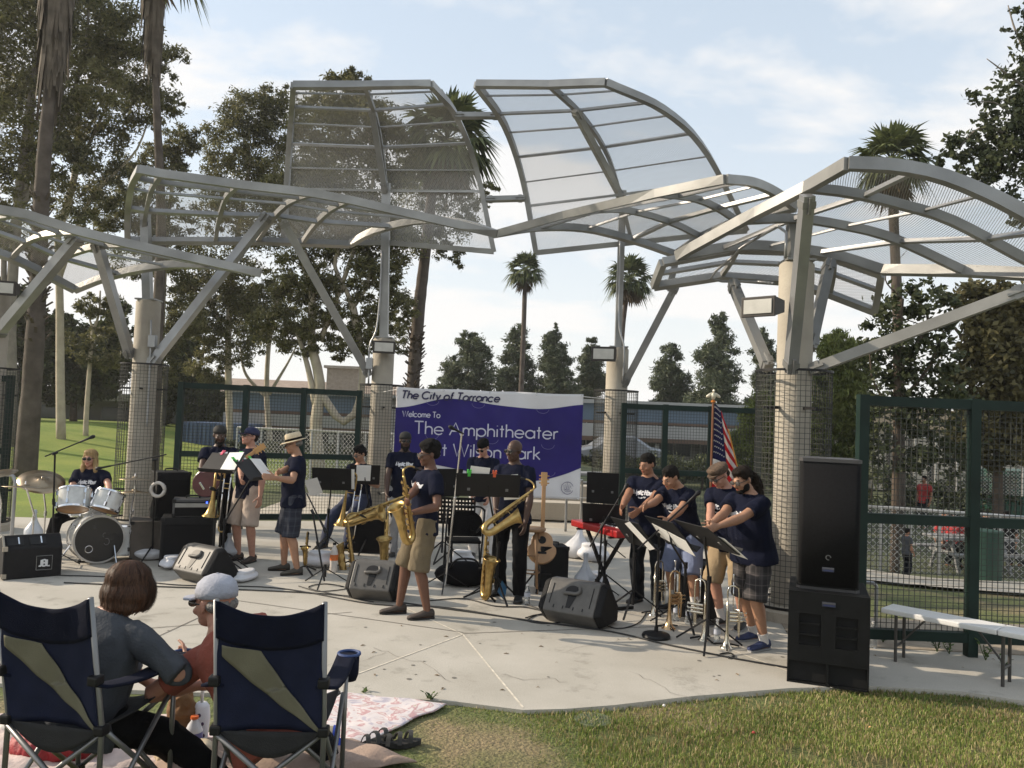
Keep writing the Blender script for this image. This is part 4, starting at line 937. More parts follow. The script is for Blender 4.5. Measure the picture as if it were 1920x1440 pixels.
def hedge(label, x0, x1, Y, ytop, seed, leaf=LEAF_DK, n=90):
    rs = np.random.default_rng(seed); a, b = P(x0, 860, Y), P(x1, 860, Y); zt = P((x0 + x1) / 2, ytop, Y).z; c = (a + b) / 2; z0 = lawn_z(c.x, c.y); t = thing('hedge', label, 'hedge', (c.x, c.y, z0), 0, 'clipped hedges before the buildings'); B = []
    h = zt - z0; k = int((b.x - a.x) / 0.8)
    for i in range(k): B.append((np.array((a.x - c.x + (i + .5) * (b.x - a.x) / k, rs.uniform(-.3, .3), h * rs.uniform(.42, .55))), (.75, .7, h * rs.uniform(.45, .58)), int(n / 6)))
    link('crown', leaves_mesh(clumps(B, rs, 26, .5), .17, .09, 0, rs=rs), leaf, t); mb = MB()
    for i in range(k): x = a.x - c.x + (i + .5) * (b.x - a.x) / k; mb.tube([(x, 0, -.05), (x + .05, 0, h * .6)], [.06, .02], 6)
    link('stem', mb, BARK_D, t)
hedge('dark hedge added for shade before the school block seen through the left fence', 425, 560, 34, 828, 61); hedge('dark hedge added for shade beside the far palm trunk left of the banner', 570, 735, 35, 834, 62)  # added hedges, their dark leaves stand in for shade behind the left fence
hedge('dark hedge under the school windows right of the banner', 1095, 1300, 38, 846, 63); hedge('dark hedge at the back right of the flag', 1300, 1440, 38, 852, 64)
hedge('green hedge behind the people in red at the right', 1610, 1900, 29, 872, 65, LEAF_FIG)
# ------------------------------------------------------------------ people
_tmp = []
def fuse(mb, voxel, smooth=3, fac=0.5, name='body'):
    "one continuous surface from overlapping pieces"
    me = mb.mesh('tmp'); fixn(me); o = bpy.data.objects.new('tmp', me); COL.objects.link(o)
    r = o.modifiers.new('r', 'REMESH'); r.mode = 'VOXEL'; r.voxel_size = voxel; r.adaptivity = 0.0
    if smooth: s = o.modifiers.new('s', 'SMOOTH'); s.factor = fac; s.iterations = smooth
    dg = bpy.context.evaluated_depsgraph_get(); ev = o.evaluated_get(dg)
    out = bpy.data.meshes.new_from_object(ev); out.name = name
    bpy.data.objects.remove(o); bpy.data.meshes.remove(me)
    out.polygons.foreach_set('use_smooth', [True] * len(out.polygons)); out.materials.clear()
    return out
def wrinkle(me, amp, freq, ax=(1, 1, 0.45), seed=0):
    n = len(me.vertices); co = np.empty(n * 3); me.vertices.foreach_get('co', co); co = co.reshape(-1, 3); no = np.empty(n * 3); me.vertices.foreach_get('normal', no); no = no.reshape(-1, 3)
    for i in range(n):
        p = co[i]; q = V((p[0] * freq * ax[0] + seed, p[1] * freq * ax[1], p[2] * freq * ax[2]))
        w = V((mnoise.noise(q * 0.7), mnoise.noise(q * 0.7 + V((5, 2, 1))), 0)) * 1.3
        d = mnoise.noise(q + w); co[i] = p + no[i] * amp * (1 - 2.4 * abs(d)) 
    me.vertices.foreach_set('co', co.reshape(-1)); me.update()
def skinmat():
    M = bpy.data.materials.new('skin'); M.use_nodes = True; nt = M.node_tree; N = nt.nodes; L = nt.links; b = N['Principled BSDF']
    b.inputs['Roughness'].default_value = 0.48; b.inputs['Specular IOR Level'].default_value = 0.35
    a = N.new('ShaderNodeVertexColor'); a.layer_name = 'tone'
    tc = N.new('ShaderNodeTexCoord'); nz = N.new('ShaderNodeTexNoise'); nz.inputs['Scale'].default_value = 30; nz.inputs['Detail'].default_value = 4; L.new(tc.outputs['Object'], nz.inputs['Vector'])
    r = N.new('ShaderNodeValToRGB'); r.color_ramp.elements[0].color = (.8, .78, .78, 1); r.color_ramp.elements[1].color = (1.15, 1.12, 1.1, 1); L.new(nz.outputs['Fac'], r.inputs[0])
    m = N.new('ShaderNodeMix'); m.data_type = 'RGBA'; m.blend_type = 'MULTIPLY'; m.inputs[0].default_value = 1; L.new(a.outputs[0], m.inputs[6]); L.new(r.outputs[0], m.inputs[7]); L.new(m.outputs[2], b.inputs['Base Color'])
    return M
SKIN = skinmat()
def plaid(name, c0, c1, c2):
    M = bpy.data.materials.new(name); M.use_nodes = True; nt = M.node_tree; N = nt.nodes; L = nt.links; b = N['Principled BSDF']; b.inputs['Roughness'].default_value = 0.9
    tc = N.new('ShaderNodeTexCoord'); sp = N.new('ShaderNodeSeparateXYZ'); L.new(tc.outputs['Object'], sp.inputs[0])
    def m(op, a, c=None):
        n = N.new('ShaderNodeMath'); n.operation = op
        for i, v in enumerate((a, c)):
            if v is None: continue
            if isinstance(v, (int, float)): n.inputs[i].default_value = v
            else: L.new(v, n.inputs[i])
        return n.outputs[0]
    h = m('ADD', sp.outputs[0], m('MULTIPLY', sp.outputs[1], 1.0))
    def line(x, p, w): return m('LESS_THAN', m('FRACT', m('DIVIDE', x, p)), w)
    f1 = m('ADD', line(h, 0.075, 0.12), line(sp.outputs[2], 0.085, 0.12)); f2 = m('ADD', line(m('ADD', h, 0.03), 0.15, 0.35), line(m('ADD', sp.outputs[2], 0.03), 0.17, 0.35))
    x1 = N.new('ShaderNodeMix'); x1.data_type = 'RGBA'; L.new(m('MULTIPLY', f2, 0.5), x1.inputs[0]); x1.inputs[6].default_value = (*c0, 1); x1.inputs[7].default_value = (*c1, 1)
    x2 = N.new('ShaderNodeMix'); x2.data_type = 'RGBA'; L.new(m('MULTIPLY', f1, 0.45), x2.inputs[0]); L.new(x1.outputs[2], x2.inputs[6]); x2.inputs[7].default_value = (*c2, 1)
    L.new(x2.outputs[2], b.inputs['Base Color']); return M
CL = dict(
  navy=mat('navy_cotton', (0.0075, 0.0095, 0.022), 0.95, 0, 0.2, 8, 0.3, 90, spec=0.1),
  black=mat('black_cloth', (0.006, 0.006, 0.007), 0.95, 0, 0.2, 8, 0.25, 90, spec=0.1),
  khaki=mat('khaki_cotton', (0.135, 0.105, 0.062), 0.9, 0, 0.15, 8, 0.3, 70),
  tan=mat('tan_cotton', (0.30, 0.22, 0.13), 0.9, 0, 0.12, 8, 0.3, 70),
  cream=mat('stone_cotton', (0.44, 0.36, 0.30), 0.9, 0, 0.1, 8, 0.3, 70),
  blue=mat('blue_grey_cotton', (0.14, 0.17, 0.27), 0.9, 0, 0.15, 8, 0.3, 70),
  grey=mat('pale_grey_cotton', (0.30, 0.30, 0.31), 0.9, 0, 0.12, 8, 0.3, 70),
  white=mat('white_cotton', (0.62, 0.60, 0.58), 0.9, 0, 0.06, 8, 0.2, 70),
  denim=mat('dark_denim', (0.012, 0.014, 0.018), 0.9, 0, 0.5, 5, 0.3, 90, spec=0.12),
  indigo=mat('indigo_denim', (0.022, 0.030, 0.065), 0.85, 0, 0.4, 5, 0.3, 90),
  red=mat('brick_red_cotton', (0.235, 0.060, 0.040), 0.9, 0, 0.15, 8, 0.3, 60),
  scarlet=mat('scarlet_cotton', (0.33, 0.03, 0.03), 0.9, 0, 0.15, 8),
  slate=mat('slate_grey_knit', (0.050, 0.056, 0.066), 0.95, 0, 0.15, 10, 0.3, 80),
  plaid=plaid('dark_plaid', (0.020, 0.018, 0.019), (0.05, 0.045, 0.045), (0.12, 0.10, 0.10)),
  plaidb=plaid('navy_plaid', (0.012, 0.015, 0.028), (0.03, 0.035, 0.05), (0.055, 0.06, 0.075)))
HAIRM = dict(
  black=mat('black_hair', (0.008, 0.007, 0.0065), 0.8, 0, 0.4, 40, 0.5, 120, spec=0.15), dkbrown=mat('dark_brown_hair', (0.018, 0.011, 0.007), 0.7, 0, 0.4, 40, 0.6, 120, spec=0.2),
  brown=mat('auburn_hair', (0.030, 0.013, 0.007), 0.5, 0, 0.45, 30, 0.3, 100, col2=(0.075, 0.033, 0.016)), blonde=mat('blonde_hair', (0.32, 0.20, 0.085), 0.5, 0, 0.3, 30, 0.6, 100, col2=(0.52, 0.36, 0.17)),
  grey=mat('grey_hair', (0.16, 0.15, 0.14), 0.6, 0, 0.3, 40, 0.6, 120))
SHOEM = dict(brown=mat('brown_suede', (0.045, 0.034, 0.028), 0.8, 0, 0.2, 10), black=mat('black_leather', (0.012, 0.012, 0.012), 0.5, 0, 0.2), olive=mat('olive_canvas', (0.06, 0.055, 0.045), 0.85), blue=mat('blue_mesh', (0.018, 0.03, 0.09), 0.7, 0, 0.3, 20))
SOLE = mat('rubber_sole', (0.30, 0.30, 0.30), 0.8); SOLED = mat('dark_sole', (0.02, 0.018, 0.016), 0.8)
LENS = mat('dark_lens', (0.006, 0.006, 0.007), 0.08, 0, 0.0); FRAME = mat('glasses_frame', (0.02, 0.016, 0.014), 0.35)
PRINT = mat('shirt_ink', (0.66, 0.66, 0.68), 0.7, 0, 0.03)
FEDORA = mat('straw_felt', (0.58, 0.48, 0.33), 0.85, 0, 0.1, 20, 0.3, 120)
TWEED = mat('brown_tweed', (0.085, 0.055, 0.036), 0.95, 0, 0.45, 50, 0.3, 120); NAVYCAP = mat('navy_cap', (0.012, 0.016, 0.055), 0.8); DARKCAP = mat('charcoal_cap', (0.018, 0.017, 0.016), 0.85, 0, 0.2)
GREYCAP = mat('washed_grey_cap', (0.33, 0.34, 0.39), 0.9, 0, 0.15, 12, 0.3, 60)

def ik(a, b, l1, l2, hint):
    d = b - a; L = d.length
    if L > (l1 + l2) * 0.995: b = a + d * ((l1 + l2) * 0.995 / L); d = b - a; L = d.length
    L = max(L, 0.05); x = (l1 * l1 - l2 * l2 + L * L) / (2 * L); h = math.sqrt(max(0, l1 * l1 - x * x)); dn = d.normalized()
    hv = V(hint) - dn * V(hint).dot(dn); hv = hv.normalized() if hv.length > 1e-4 else dn.orthogonal().normalized()
    return a + dn * x + hv * h, b
def hand(mb, w, fdir, nrm, side, k, curl=0.7, spread=0.1):
    "w wrist, fdir direction of the fingers, nrm palm normal (towards the palm side), side +1/-1 thumb side"
    f = V(fdir).normalized(); n = V(nrm); n = (n - f * n.dot(f)); n = n.normalized() if n.length > 1e-4 else f.orthogonal().normalized(); x = f.cross(n).normalized() * side
    def ring(c, a, b): return [c + x * a * math.cos(2 * math.pi * i / 10) + n * b * math.sin(2 * math.pi * i / 10) for i in range(10)]
    mb.loft([ring(w - f * 0.02 * k, .026 * k, .020 * k), ring(w + f * 0.02 * k, .034 * k, .017 * k), ring(w + f * .06 * k, .041 * k, .016 * k), ring(w + f * .092 * k, .040 * k, .013 * k)])
    for i, (o, ln) in enumerate(((.030, .072), (.010, .082), (-.011, .076), (-.031, .060))):
        p = w + f * .088 * k + x * o * k; pts = [p - f * .02 * k, p]; d = (f + x * spread * (1.5 - i) * 0.4).normalized()
        for j in range(3):
            ang = curl * (0.55 + 0.35 * j) * (1 + 0.08 * (i - 1.5)); d = (d * math.cos(ang) + n * math.sin(ang)).normalized(); m = n - d * n.dot(d)
            p = p + d * ln * k * (0.45, 0.31, 0.24)[j]; pts.append(p.copy())
        mb.tube(pts, [.0095 * k, .0092 * k, .0088 * k, .0082 * k, .007 * k], 7)
    p = w + f * .03 * k + x * .032 * k; d = (f * 0.7 + x * 0.75 + n * 0.3).normalized(); q = p + d * .042 * k; d2 = (d * 0.7 + f * 0.6 + n * 0.45 * (0.4 + curl)).normalized()
    mb.tube([p - d * .02 * k, p, q, q + d2 * .03 * k, q + d2 * .03 * k + (d2 + n * 0.4 * curl).normalized() * .02 * k], [.014 * k, .0125 * k, .0105 * k, .0095 * k, .0075 * k], 7)

def person(label, loc, rz, H=1.75, hip=None, spine=None, lean=0.0, side=0.0, twist=0.0, head=(0, 0), feet=None, foot_yaw=(0, 0), knee_hint=None, hands=None, elbow=None, curl=(0.7, 0.7), palm=None, fdir=None,
           skin=(0.42, 0.24, 0.16), girth=0.0, broad=1.0, shirt='navy', sleeve=0.62, logo=True, bottom=('short', 'khaki'), shoes=('brown', True), socks=None, hair=None, hat=None, glasses=None, beard=None,
           group='musicians on the stage', voxel=0.0085, neckl=1.0, hem=-0.19, stubble=None, headk=1.0):
    "loc world; hands/feet are WORLD points (R,L order); body faces local -Y"
    k = H / 1.75; loc = V(loc); t = thing('person', label, 'person', loc, rz, group)
    Mi = Matrix.Rotation(-rz, 3, 'Z')
    def loc_(p): return Mi @ (V(p) - loc)
    hip = V(hip) if hip is not None else V((0, 0, 0.925 * k))
    up = V((math.sin(side), -math.sin(lean), math.cos(lean) * math.cos(side))).normalized()
    fw0 = V((math.sin(twist), -math.cos(twist), 0)); fw = (fw0 - up * fw0.dot(up)).normalized(); rt = up.cross(fw).normalized() * -1      # rt = person's right side? keep +x of picture
    rt = fw.cross(up).normalized() * -1
    SL = 0.555 * k; neck = hip + up * SL
    def tp(f, o=0.0): return hip + up * (SL * f) + fw * o
    ax = V((1, 0, 0)) if abs(twist) < 2 else V((1, 0, 0))
    sx = rt if rt.x > 0 else -rt
    # shoulders : index 0 = person's right (-x), 1 = left (+x)
    bw = broad * k
    sh = [tp(0.835) - sx * .172 * bw, tp(0.835) + sx * .172 * bw]
    hp = [hip - V((.085 * k, 0, .01)), hip + V((.085 * k, 0, -.01))]
    hp = [hip - V((sx.x, sx.y, 0)).normalized() * .088 * k, hip + V((sx.x, sx.y, 0)).normalized() * .088 * k]
    B = MB()
    def ring(c, a, b, n=20, s_=None, f_=None):
        s_ = s_ or sx; f_ = f_ or fw
        return [c + s_ * a * math.cos(2 * math.pi * i / n) + f_ * b * math.sin(2 * math.pi * i / n) for i in range(n)]
    g = girth
    TR = [(-0.10, .150 + g * .3, .105 + g * .2, 0), (0.05, .160 + g * .5, .112 + g * .5, .0), (0.26, .148 + g * .8, .102 + g * .9, .012 + g * .45), (0.42, .152 + g * .75, .106 + g * .8, .012 + g * .35), (0.62, .166 + g * .45, .116 + g * .4, .006 + g * .1), (0.78, .172 + g * .3, .110 + g * .25, .0), (0.88, .150 + g * .15, .088 + g * .1, -.008), (0.95, .095 + g * .1, .070, -.012), (1.02, .060, .058, -.008)]
    B.loft([ring(tp(f, o * k), a * bw * (.89 if f < .9 else 1), b * k * (.87 if f < .9 else 1)) for f, a, b, o in TR])
    hd_p, hd_y = head[1], head[0]
    hc = neck + up * (.135 * k * neckl) + fw * (.030 * k + .05 * math.sin(max(0, lean)) + 0.03 * math.sin(hd_p)) - V((0, 0, 0.02 * math.sin(max(0, hd_p))))
    B.tube([neck - up * .06 * k, neck + up * .02 * k, hc - up * .03 * k], [.066 * k, (.056 + g * .06) * k, (.054 + g * .05) * k], 12)
    # head frame
    base_yaw = math.atan2(fw.x, -fw.y) if True else 0
    RH = Matrix.Rotation(math.atan2(fw.y, fw.x) + math.pi / 2 + hd_y, 3, 'Z') @ Matrix.Rotation(-hd_p if False else hd_p, 3, 'X')
    kk = k * headk
    def hp_(p): return hc + RH @ (V(p) * kk)
    fwid = 1 + g * 0.9
    def he(c, r): B.ell(hp_(c), V(r) * kk, RH, 12, 8)
    he((0, .018, .035), (.074, .094, .083)); he((0, -.022, -.022), (.062 * fwid, .072, .086)); he((0, -.038, -.078), (.046 * fwid, .050, .034)); he((0, -.074, -.098), (.019, .017, .015))
    he((0, -.094, -.016), (.011, .018, .030)); he((0, -.106, -.031), (.0155, .013, .011)); he((0, -.086, .020), (.048, .012, .009))
    for s_ in (-1, 1):
        he((s_ * .034, -.070, -.036), (.026 * fwid, .020, .020)); he((s_ * .077, .012, -.008), (.009, .020, .031)); he((s_ * .031, -.079, .000), (.0135, .011, .009))
    he((0, -.088, -.060), (.024, .010, .0065)); he((0, -.087, -.072), (.021, .010, .007))
    # arms
    hands = hands or [None, None]; elbow = elbow or [None, None]; palm = palm or [None, None]; fdir = fdir or [None, None]
    elb = []; wr = []
    for i in (0, 1):
        s_ = -1 if i == 0 else 1
        tgt = loc_(hands[i]) if hands[i] is not None else sh[i] + sx * s_ * .06 * k + V((0, 0, -.54 * k)) + fw * .06
        hint = V(elbow[i]) if elbow[i] is not None else sx * s_ * 0.5 - fw * 0.6 + V((0, 0, -0.8))
        e, w = ik(sh[i], tgt, .30 * k, .265 * k, hint); elb.append(e); wr.append(w)
        gr = 1 + g * 1.3
        B.tube(catmull([tp(.83) + sx * s_ * .09 * bw, sh[i], sh[i].lerp(e, .35), sh[i].lerp(e, .75), e], 9), [.054 * k * gr, .056 * k * gr, .055 * k * gr, .052 * k * gr, .049 * k * gr, .047 * k * gr, .044 * k * gr, .042 * k * gr, .041 * k * gr], 12)
        B.tube([e - (w - e).normalized() * .01, e, e.lerp(w, .25), e.lerp(w, .6), w, w + (w - e).normalized() * .02], [.038 * k * gr, .042 * k * gr, .044 * k * gr, .036 * k * gr, .0265 * k, .024 * k], 12)
        fd = V(fdir[i]) if fdir[i] is not None else (w - e).normalized()
        pn = V(palm[i]) if palm[i] is not None else (-sx * s_ + V((0, 0, -0.2)))
        hand(B, w, fd, pn, (1 if i == 0 else -1), k * 1.03, curl[i])
    # legs
    kn = []; ank = []; ftd = []
    for i in (0, 1):
        s_ = -1 if i == 0 else 1
        if feet is not None: a = loc_(feet[i]); a = V((a.x, a.y, a.z + .085 * k))
        else: a = V((s_ * .11 * k, 0, .085 * k))
        yw = foot_yaw[i]; fd = Matrix.Rotation(yw, 3, 'Z') @ V((0, -1, 0)); ftd.append(fd)
        hint = V(knee_hint[i]) if knee_hint is not None else fd + V((s_ * 0.15, 0, 0))
        kx, a2 = ik(hp[i], a, .435 * k, .42 * k, hint); kn.append(kx); ank.append(a2); gr = 1 + g * .9
        B.tube(catmull([hp[i] + V((0, 0, .05)), hp[i].lerp(kx, .3), hp[i].lerp(kx, .7), kx], 9), [q * k * gr for q in (.085, .092, .090, .084, .077, .069, .062, .057, .054)], 14)
        cb = (kx - a2).cross(V((1, 0, 0)))
        bk = -fd * .012 * k
        B.tube([kx + (kx - a2).normalized() * .01, kx, kx.lerp(a2, .28) + bk, kx.lerp(a2, .6) + bk * .5, a2, a2 - V((0, 0, .05 * k))], [q * k for q in (.050, .054 * gr, .059 * gr, .048 * gr, .036, .034)], 14)
        B.tube([a2 - fd * .04 * k + V((0, 0, -.045 * k)), a2 + fd * .06 * k + V((0, 0, -.05 * k)), a2 + fd * .17 * k + V((0, 0, -.065 * k))], [.032 * k, .034 * k, .022 * k], 10)
    me = fuse(B, voxel, 3, 0.45)
    # skin tone per vertex
    n = len(me.vertices); co = np.empty(n * 3); me.vertices.foreach_get('co', co); co = co.reshape(-1, 3)
    hl = (co - np.array(hc)) @ np.array(RH) / kk
    tone = np.tile(np.array([*skin, 1.0]), (n, 1)); inh = np.abs(hl).max(axis=1) < 0.14
    def paint(c, r, colr, soft=False):
        q = ((hl - np.array(c)) / np.array(r)); m = inh & ((q ** 2).sum(axis=1) < 1); tone[m, :3] = colr
    dark = sum(skin) < 0.3
    lip = (skin[0] * .85, skin[1] * .55, skin[2] * .6); paint((0, -.095, -.065), (.024, .02, .012), lip)
    for s_ in (-1, 1):
        paint((s_ * .031, -.088, .001), (.015, .02, .0065), (0.45, 0.42, 0.40) if not dark else (0.3, 0.28, 0.26)); paint((s_ * .031, -.09, .001), (.0065, .02, .0065), (0.015, 0.01, 0.008)); paint((s_ * .032, -.09, .024), (.022, .02, .0045), (0.03, 0.02, 0.015) if hair != 'blonde' else (0.2, .13, .06))
    if stubble:
        m = inh & (hl[:, 2] < -.045) & (hl[:, 1] < 0.03); tone[m, :3] = tone[m, :3] * 0.55 + np.array([.02, .018, .016])
    at = me.color_attributes.new('tone', 'FLOAT_COLOR', 'POINT'); at.data.foreach_set('color', tone.reshape(-1))
    link('body', me, SKIN, t)
    # shirt
    Sx = MB(); e_ = .013 * k
    TS = [(hem, .212 + g * .6, .146 + g * .5, g * .3), (-.06, .202 + g * .6, .142 + g * .52, g * .3)] + [(f, a + .008 + .014 * (1.1 - f), b + .008 + .014 * (1.1 - f), o) for f, a, b, o in TR[1:7]] + [(0.945, .100 + g * .1, .074, -.012), (0.975, .078, .066, -.012)]
    Sx.loft([ring(tp(f, o * k), a * bw, b * k) for f, a, b, o in TS])
    for i in (0, 1):
        s_ = -1 if i == 0 else 1; gr = 1 + g * 1.3; en = sh[i].lerp(elb[i], sleeve) if sleeve <= 1 else None
        if en is not None:
            Sx.tube(catmull([tp(.83) + sx * s_ * .09 * bw, sh[i], sh[i].lerp(elb[i], .35), en], 7), [q * k * gr for q in (.056, .064, .069, .070, .070, .070, .072)], 14)
        else:
            Sx.tube(catmull([tp(.83) + sx * s_ * .09 * bw, sh[i], sh[i].lerp(elb[i], .5), elb[i]], 7), [q * k * gr for q in (.058, .066, .070, .070, .066, .064, .064)], 14)
            Sx.tube([elb[i], elb[i].lerp(wr[i], .5), elb[i].lerp(wr[i], sleeve - 1)], [.064 * k * gr, .057 * k * gr, .050 * k * gr], 14)
    sm = fuse(Sx, 0.012 if voxel > .007 else .010, 3, 0.5); wrinkle(sm, 0.0075, 9, seed=loc.x * 3); so_ = link('shirt', sm, CL[shirt], t)
    if logo:
        bv = BVHTree.FromPolygons([v.co.copy() for v in sm.vertices], [tuple(p.vertices) for p in sm.polygons])
        pm = MB()
        def put(s, zc, size, wd, w, slant):
            lines = MB(); text_strokes(lines, s, V((0, 0, 0)), V((1, 0, 0)), V((0, 0, 1)), size, w, gap=.1, slant=slant, fit=wd, depth=1.0)
            c0 = tp(zc)
            for p in lines.v:
                o = c0 + sx * (p.x - wd / 2) + up * (p.z - size * .35); hit = bv.ray_cast(o + fw * 0.6, -fw)
                pm.v.append(hit[0] + fw * (.003 + max(0, p.y * -0.3)) if hit[0] is not None else o + fw * .1)
            b = len(pm.v) - len(lines.v); pm.f += [tuple(i + b for i in f) for f in lines.f]; pm.m += [0] * len(lines.f)
        put('Mystic Hour', .66, .052 * k, .23 * k, .017 * k, .25); put('ut', .57, .02 * k, .09 * k, .012 * k, 0)
        link('shirt_print', pm, PRINT, t, fix=False)
    # legs clothing
    kind, colr = bottom; Px = MB()
    Px.loft([ring(tp(f, o), a * bw, b * k) for f, a, b, o in ((0.16, .160 + g * .7, .115 + g * .7, g * .3), (0.03, .172 + g * .5, .124 + g * .5, g * .15), (-.10, .170 + g * .4, .124 + g * .3, 0), (-.16, .150, .110, 0))])
    for i in (0, 1):
        gr = 1 + g * .9; h0 = hp[i]
        if kind == 'short':
            en = hp[i].lerp(kn[i], 1.0); sh_r = (.104, .112, .110, .107, .104, .103, .104)
            Px.tube(catmull([h0 + V((0, 0, .05)), h0.lerp(kn[i], .35), h0.lerp(kn[i], .7), en + (en - h0).normalized() * .03], 7), [q * k * gr for q in sh_r], 16)
        else:
            Px.tube(catmull([h0 + V((0, 0, .05)), h0.lerp(kn[i], .35), h0.lerp(kn[i], .7), kn[i]], 7), [q * k * gr for q in (.098, .106, .102, .094, .086, .080, .076)], 16)
            Px.tube([kn[i] + (kn[i] - ank[i]).normalized() * .02, kn[i], kn[i].lerp(ank[i], .3), kn[i].lerp(ank[i], .7), ank[i] + V((0, 0, -.035 * k))], [q * k * gr for q in (.07, .076, .075, .068, .066)], 16)
    pmesh = fuse(Px, 0.0125, 3, 0.5); wrinkle(pmesh, 0.008, 8, (1, 1, .7), seed=loc.x * 5 + 1); link('shorts' if kind == 'short' else 'trousers', pmesh, CL[colr], t)
    if shoes:
        for i in (0, 1):
            a = ank[i]; fd = ftd[i]; sd = fd.cross(V((0, 0, 1))); z0 = a.z - .085 * k; rings = []; sol = []
            for d_, hw, h in ((-.075, .020, .075), (-.06, .034, .095), (-.02, .040, .098), (.03, .042, .088), (.08, .046, .066), (.13, .050, .052), (.17, .044, .044), (.195, .024, .034)):
                c = V((a.x, a.y, z0)) + fd * d_ * k
                rings.append([c + sd * hw * k * math.cos(q) + V((0, 0, .012 * k + (h - .012) * k * (0.5 + 0.5 * math.sin(q)) if math.sin(q) > -0.99 else .012 * k)) for q in [2 * math.pi * j / 14 for j in range(14)]])
                sol.append([c + sd * (hw + .004) * k * math.cos(q) + V((0, 0, (.014 if math.sin(q) > 0 else .0) * k + .003 * math.sin(q))) for q in [2 * math.pi * j / 14 for j in range(14)]])
            m = MB(); m.loft(rings); so2 = link('shoe', m, SHOEM[shoes[0]], t, smooth=True); m = MB(); m.loft(sol); link('sole', m, SOLE if shoes[1] else SOLED, so2, smooth=True, ang=40)
            if socks:
                m = MB(); u_ = (kn[i] - ank[i]).normalized(); m.tube([a - u_ * .03, a + u_ * socks * .5, a + u_ * socks], [.041 * k, .043 * k, .048 * k], 14); link('sock', m, CL['white'], t, smooth=True, ang=50)
    # hair, hat, beard, glasses
    def hmb(parts, vox=.009, amp=.004, fq=30):
        m = MB()
        for c, r in parts: m.ell(hp_(c), V(r) * kk, RH, 14, 9)
        return m
    if hair:
        style, hcol = hair if isinstance(hair, tuple) else ('short', hair)
        if style == 'short': m = hmb([((0, .026, .045), (.081, .098, .082)), ((0, -.004, .088), (.062, .060, .036)), ((0, .065, -.01), (.066, .05, .05))])
        if style == 'crop': m = hmb([((0, .028, .042), (.078, .094, .080)), ((0, .06, -.01), (.064, .05, .045))])
        if style == 'flat': m = hmb([((0, .026, .045), (.081, .098, .082)), ((0, -.03, .095), (.062, .062, .034)), ((0, .02, .115), (.06, .07, .03)), ((0, .065, -.01), (.068, .05, .055))])
        if style == 'afro':
            m = hmb([((0, .028, .050), (.086, .100, .086)), ((0, .065, .0), (.074, .052, .055)), ((0, .0, .100), (.082, .088, .048))])
            rs = random.Random(3)
            for _ in range(120):
                a = rs.uniform(0, 6.28); e = rs.uniform(-.1, 1.5); q = V((math.cos(a) * math.cos(e) * .090, .025 + math.sin(a) * math.cos(e) * .102, .055 + math.sin(e) * .092))
                if q.y < -.055 and q.z < .10: continue
                m.ell(hp_(q), V((.016, .016, .016)) * kk, None, 6, 4)
        if style == 'long':
            m = hmb([((0, .026, .042), (.086, .102, .084)), ((-.072, .0, -.06), (.028, .05, .11)), ((.072, .0, -.06), (.028, .05, .11)), ((0, .06, -.08), (.08, .045, .13)), ((-.085, -.03, -.14), (.028, .035, .07)), ((.085, -.03, -.14), (.03, .035, .07)), ((0, -.03, .09), (.066, .06, .032))])
        if style == 'pony':
            m = hmb([((0, .028, .042), (.080, .097, .080)), ((0, .085, .0), (.05, .045, .06)), ((0, -.02, .085), (.06, .06, .034))])
            m.tube(catmull([hp_((0, .10, .01)), hp_((.01, .15, -.06)), hp_((.0, .16, -.2)), hp_((.0, .15, -.36)), hp_((.01, .13, -.5))], 14), [.04 * k, .045 * k, .045 * k, .05 * k, .055 * k, .055 * k, .052 * k, .05 * k, .05 * k, .048 * k, .045 * k, .04 * k, .03 * k, .018 * k], 10)
        if style == 'bob':
            m = hmb([((0, .025, .045), (.112, .122, .092)), ((0, .045, -.04), (.126, .105, .10)), ((-.085, .0, -.04), (.05, .085, .10)), ((.085, .0, -.04), (.05, .085, .10)), ((0, .03, .10), (.08, .085, .04)), ((0, .07, -.10), (.105, .075, .06))])
        if style == 'ring': m = hmb([((0, .055, -.005), (.079, .056, .04))])
        hm = fuse(m, .009 if voxel > .007 else .006, 2 if style not in ('bob', 'long') else 14, .5); wrinkle(hm, .005 if style not in ('bob', 'long') else .0012, 34 if style != 'bob' else 30, (1, 1, .3), seed=2); ho = link('hair', hm, HAIRM[hcol], t)
        if style in ('bob', 'long', 'pony'):
            bv = BVHTree.FromPolygons([v.co.copy() for v in hm.vertices], [tuple(p.vertices) for p in hm.polygons]); sm_ = MB(); rs = random.Random(9); c0 = hp_((0, .03, -.02))
            for _ in range(3200 if style == 'bob' else 500):
                a = rs.uniform(0, 6.28); e = rs.uniform(-.2, 1.5); pr = None; da = rs.uniform(-.14, .14); lift = rs.uniform(0, .012)
                for s_ in range(7):
                    d = RH @ V((math.cos(a) * math.cos(e), math.sin(a) * math.cos(e), math.sin(e))); ht = bv.ray_cast(c0 + d * .6, -d)
                    if ht[0] is None: break
                    p = ht[0] + d * (.001 + lift * (s_ / 6)); w = RH @ V((-math.sin(a), math.cos(a), 0)) * .0017; b = len(sm_.v); sm_.v += [p - w, p + w]
                    if pr is not None: sm_.f.append((pr, pr + 1, b + 1, b)); sm_.m.append(0)
                    pr = b; e -= .13; a += da * .3
            link('strands', sm_, leafmat(hcol + '_strands', (.016, .008, .005), (.095, .043, .021), 6, .12) if hcol == 'brown' else leafmat(hcol + '_strands', (.20, .12, .05), (.66, .48, .24), 6, .15) if hcol == 'blonde' else HAIRM[hcol], ho, fix=False)
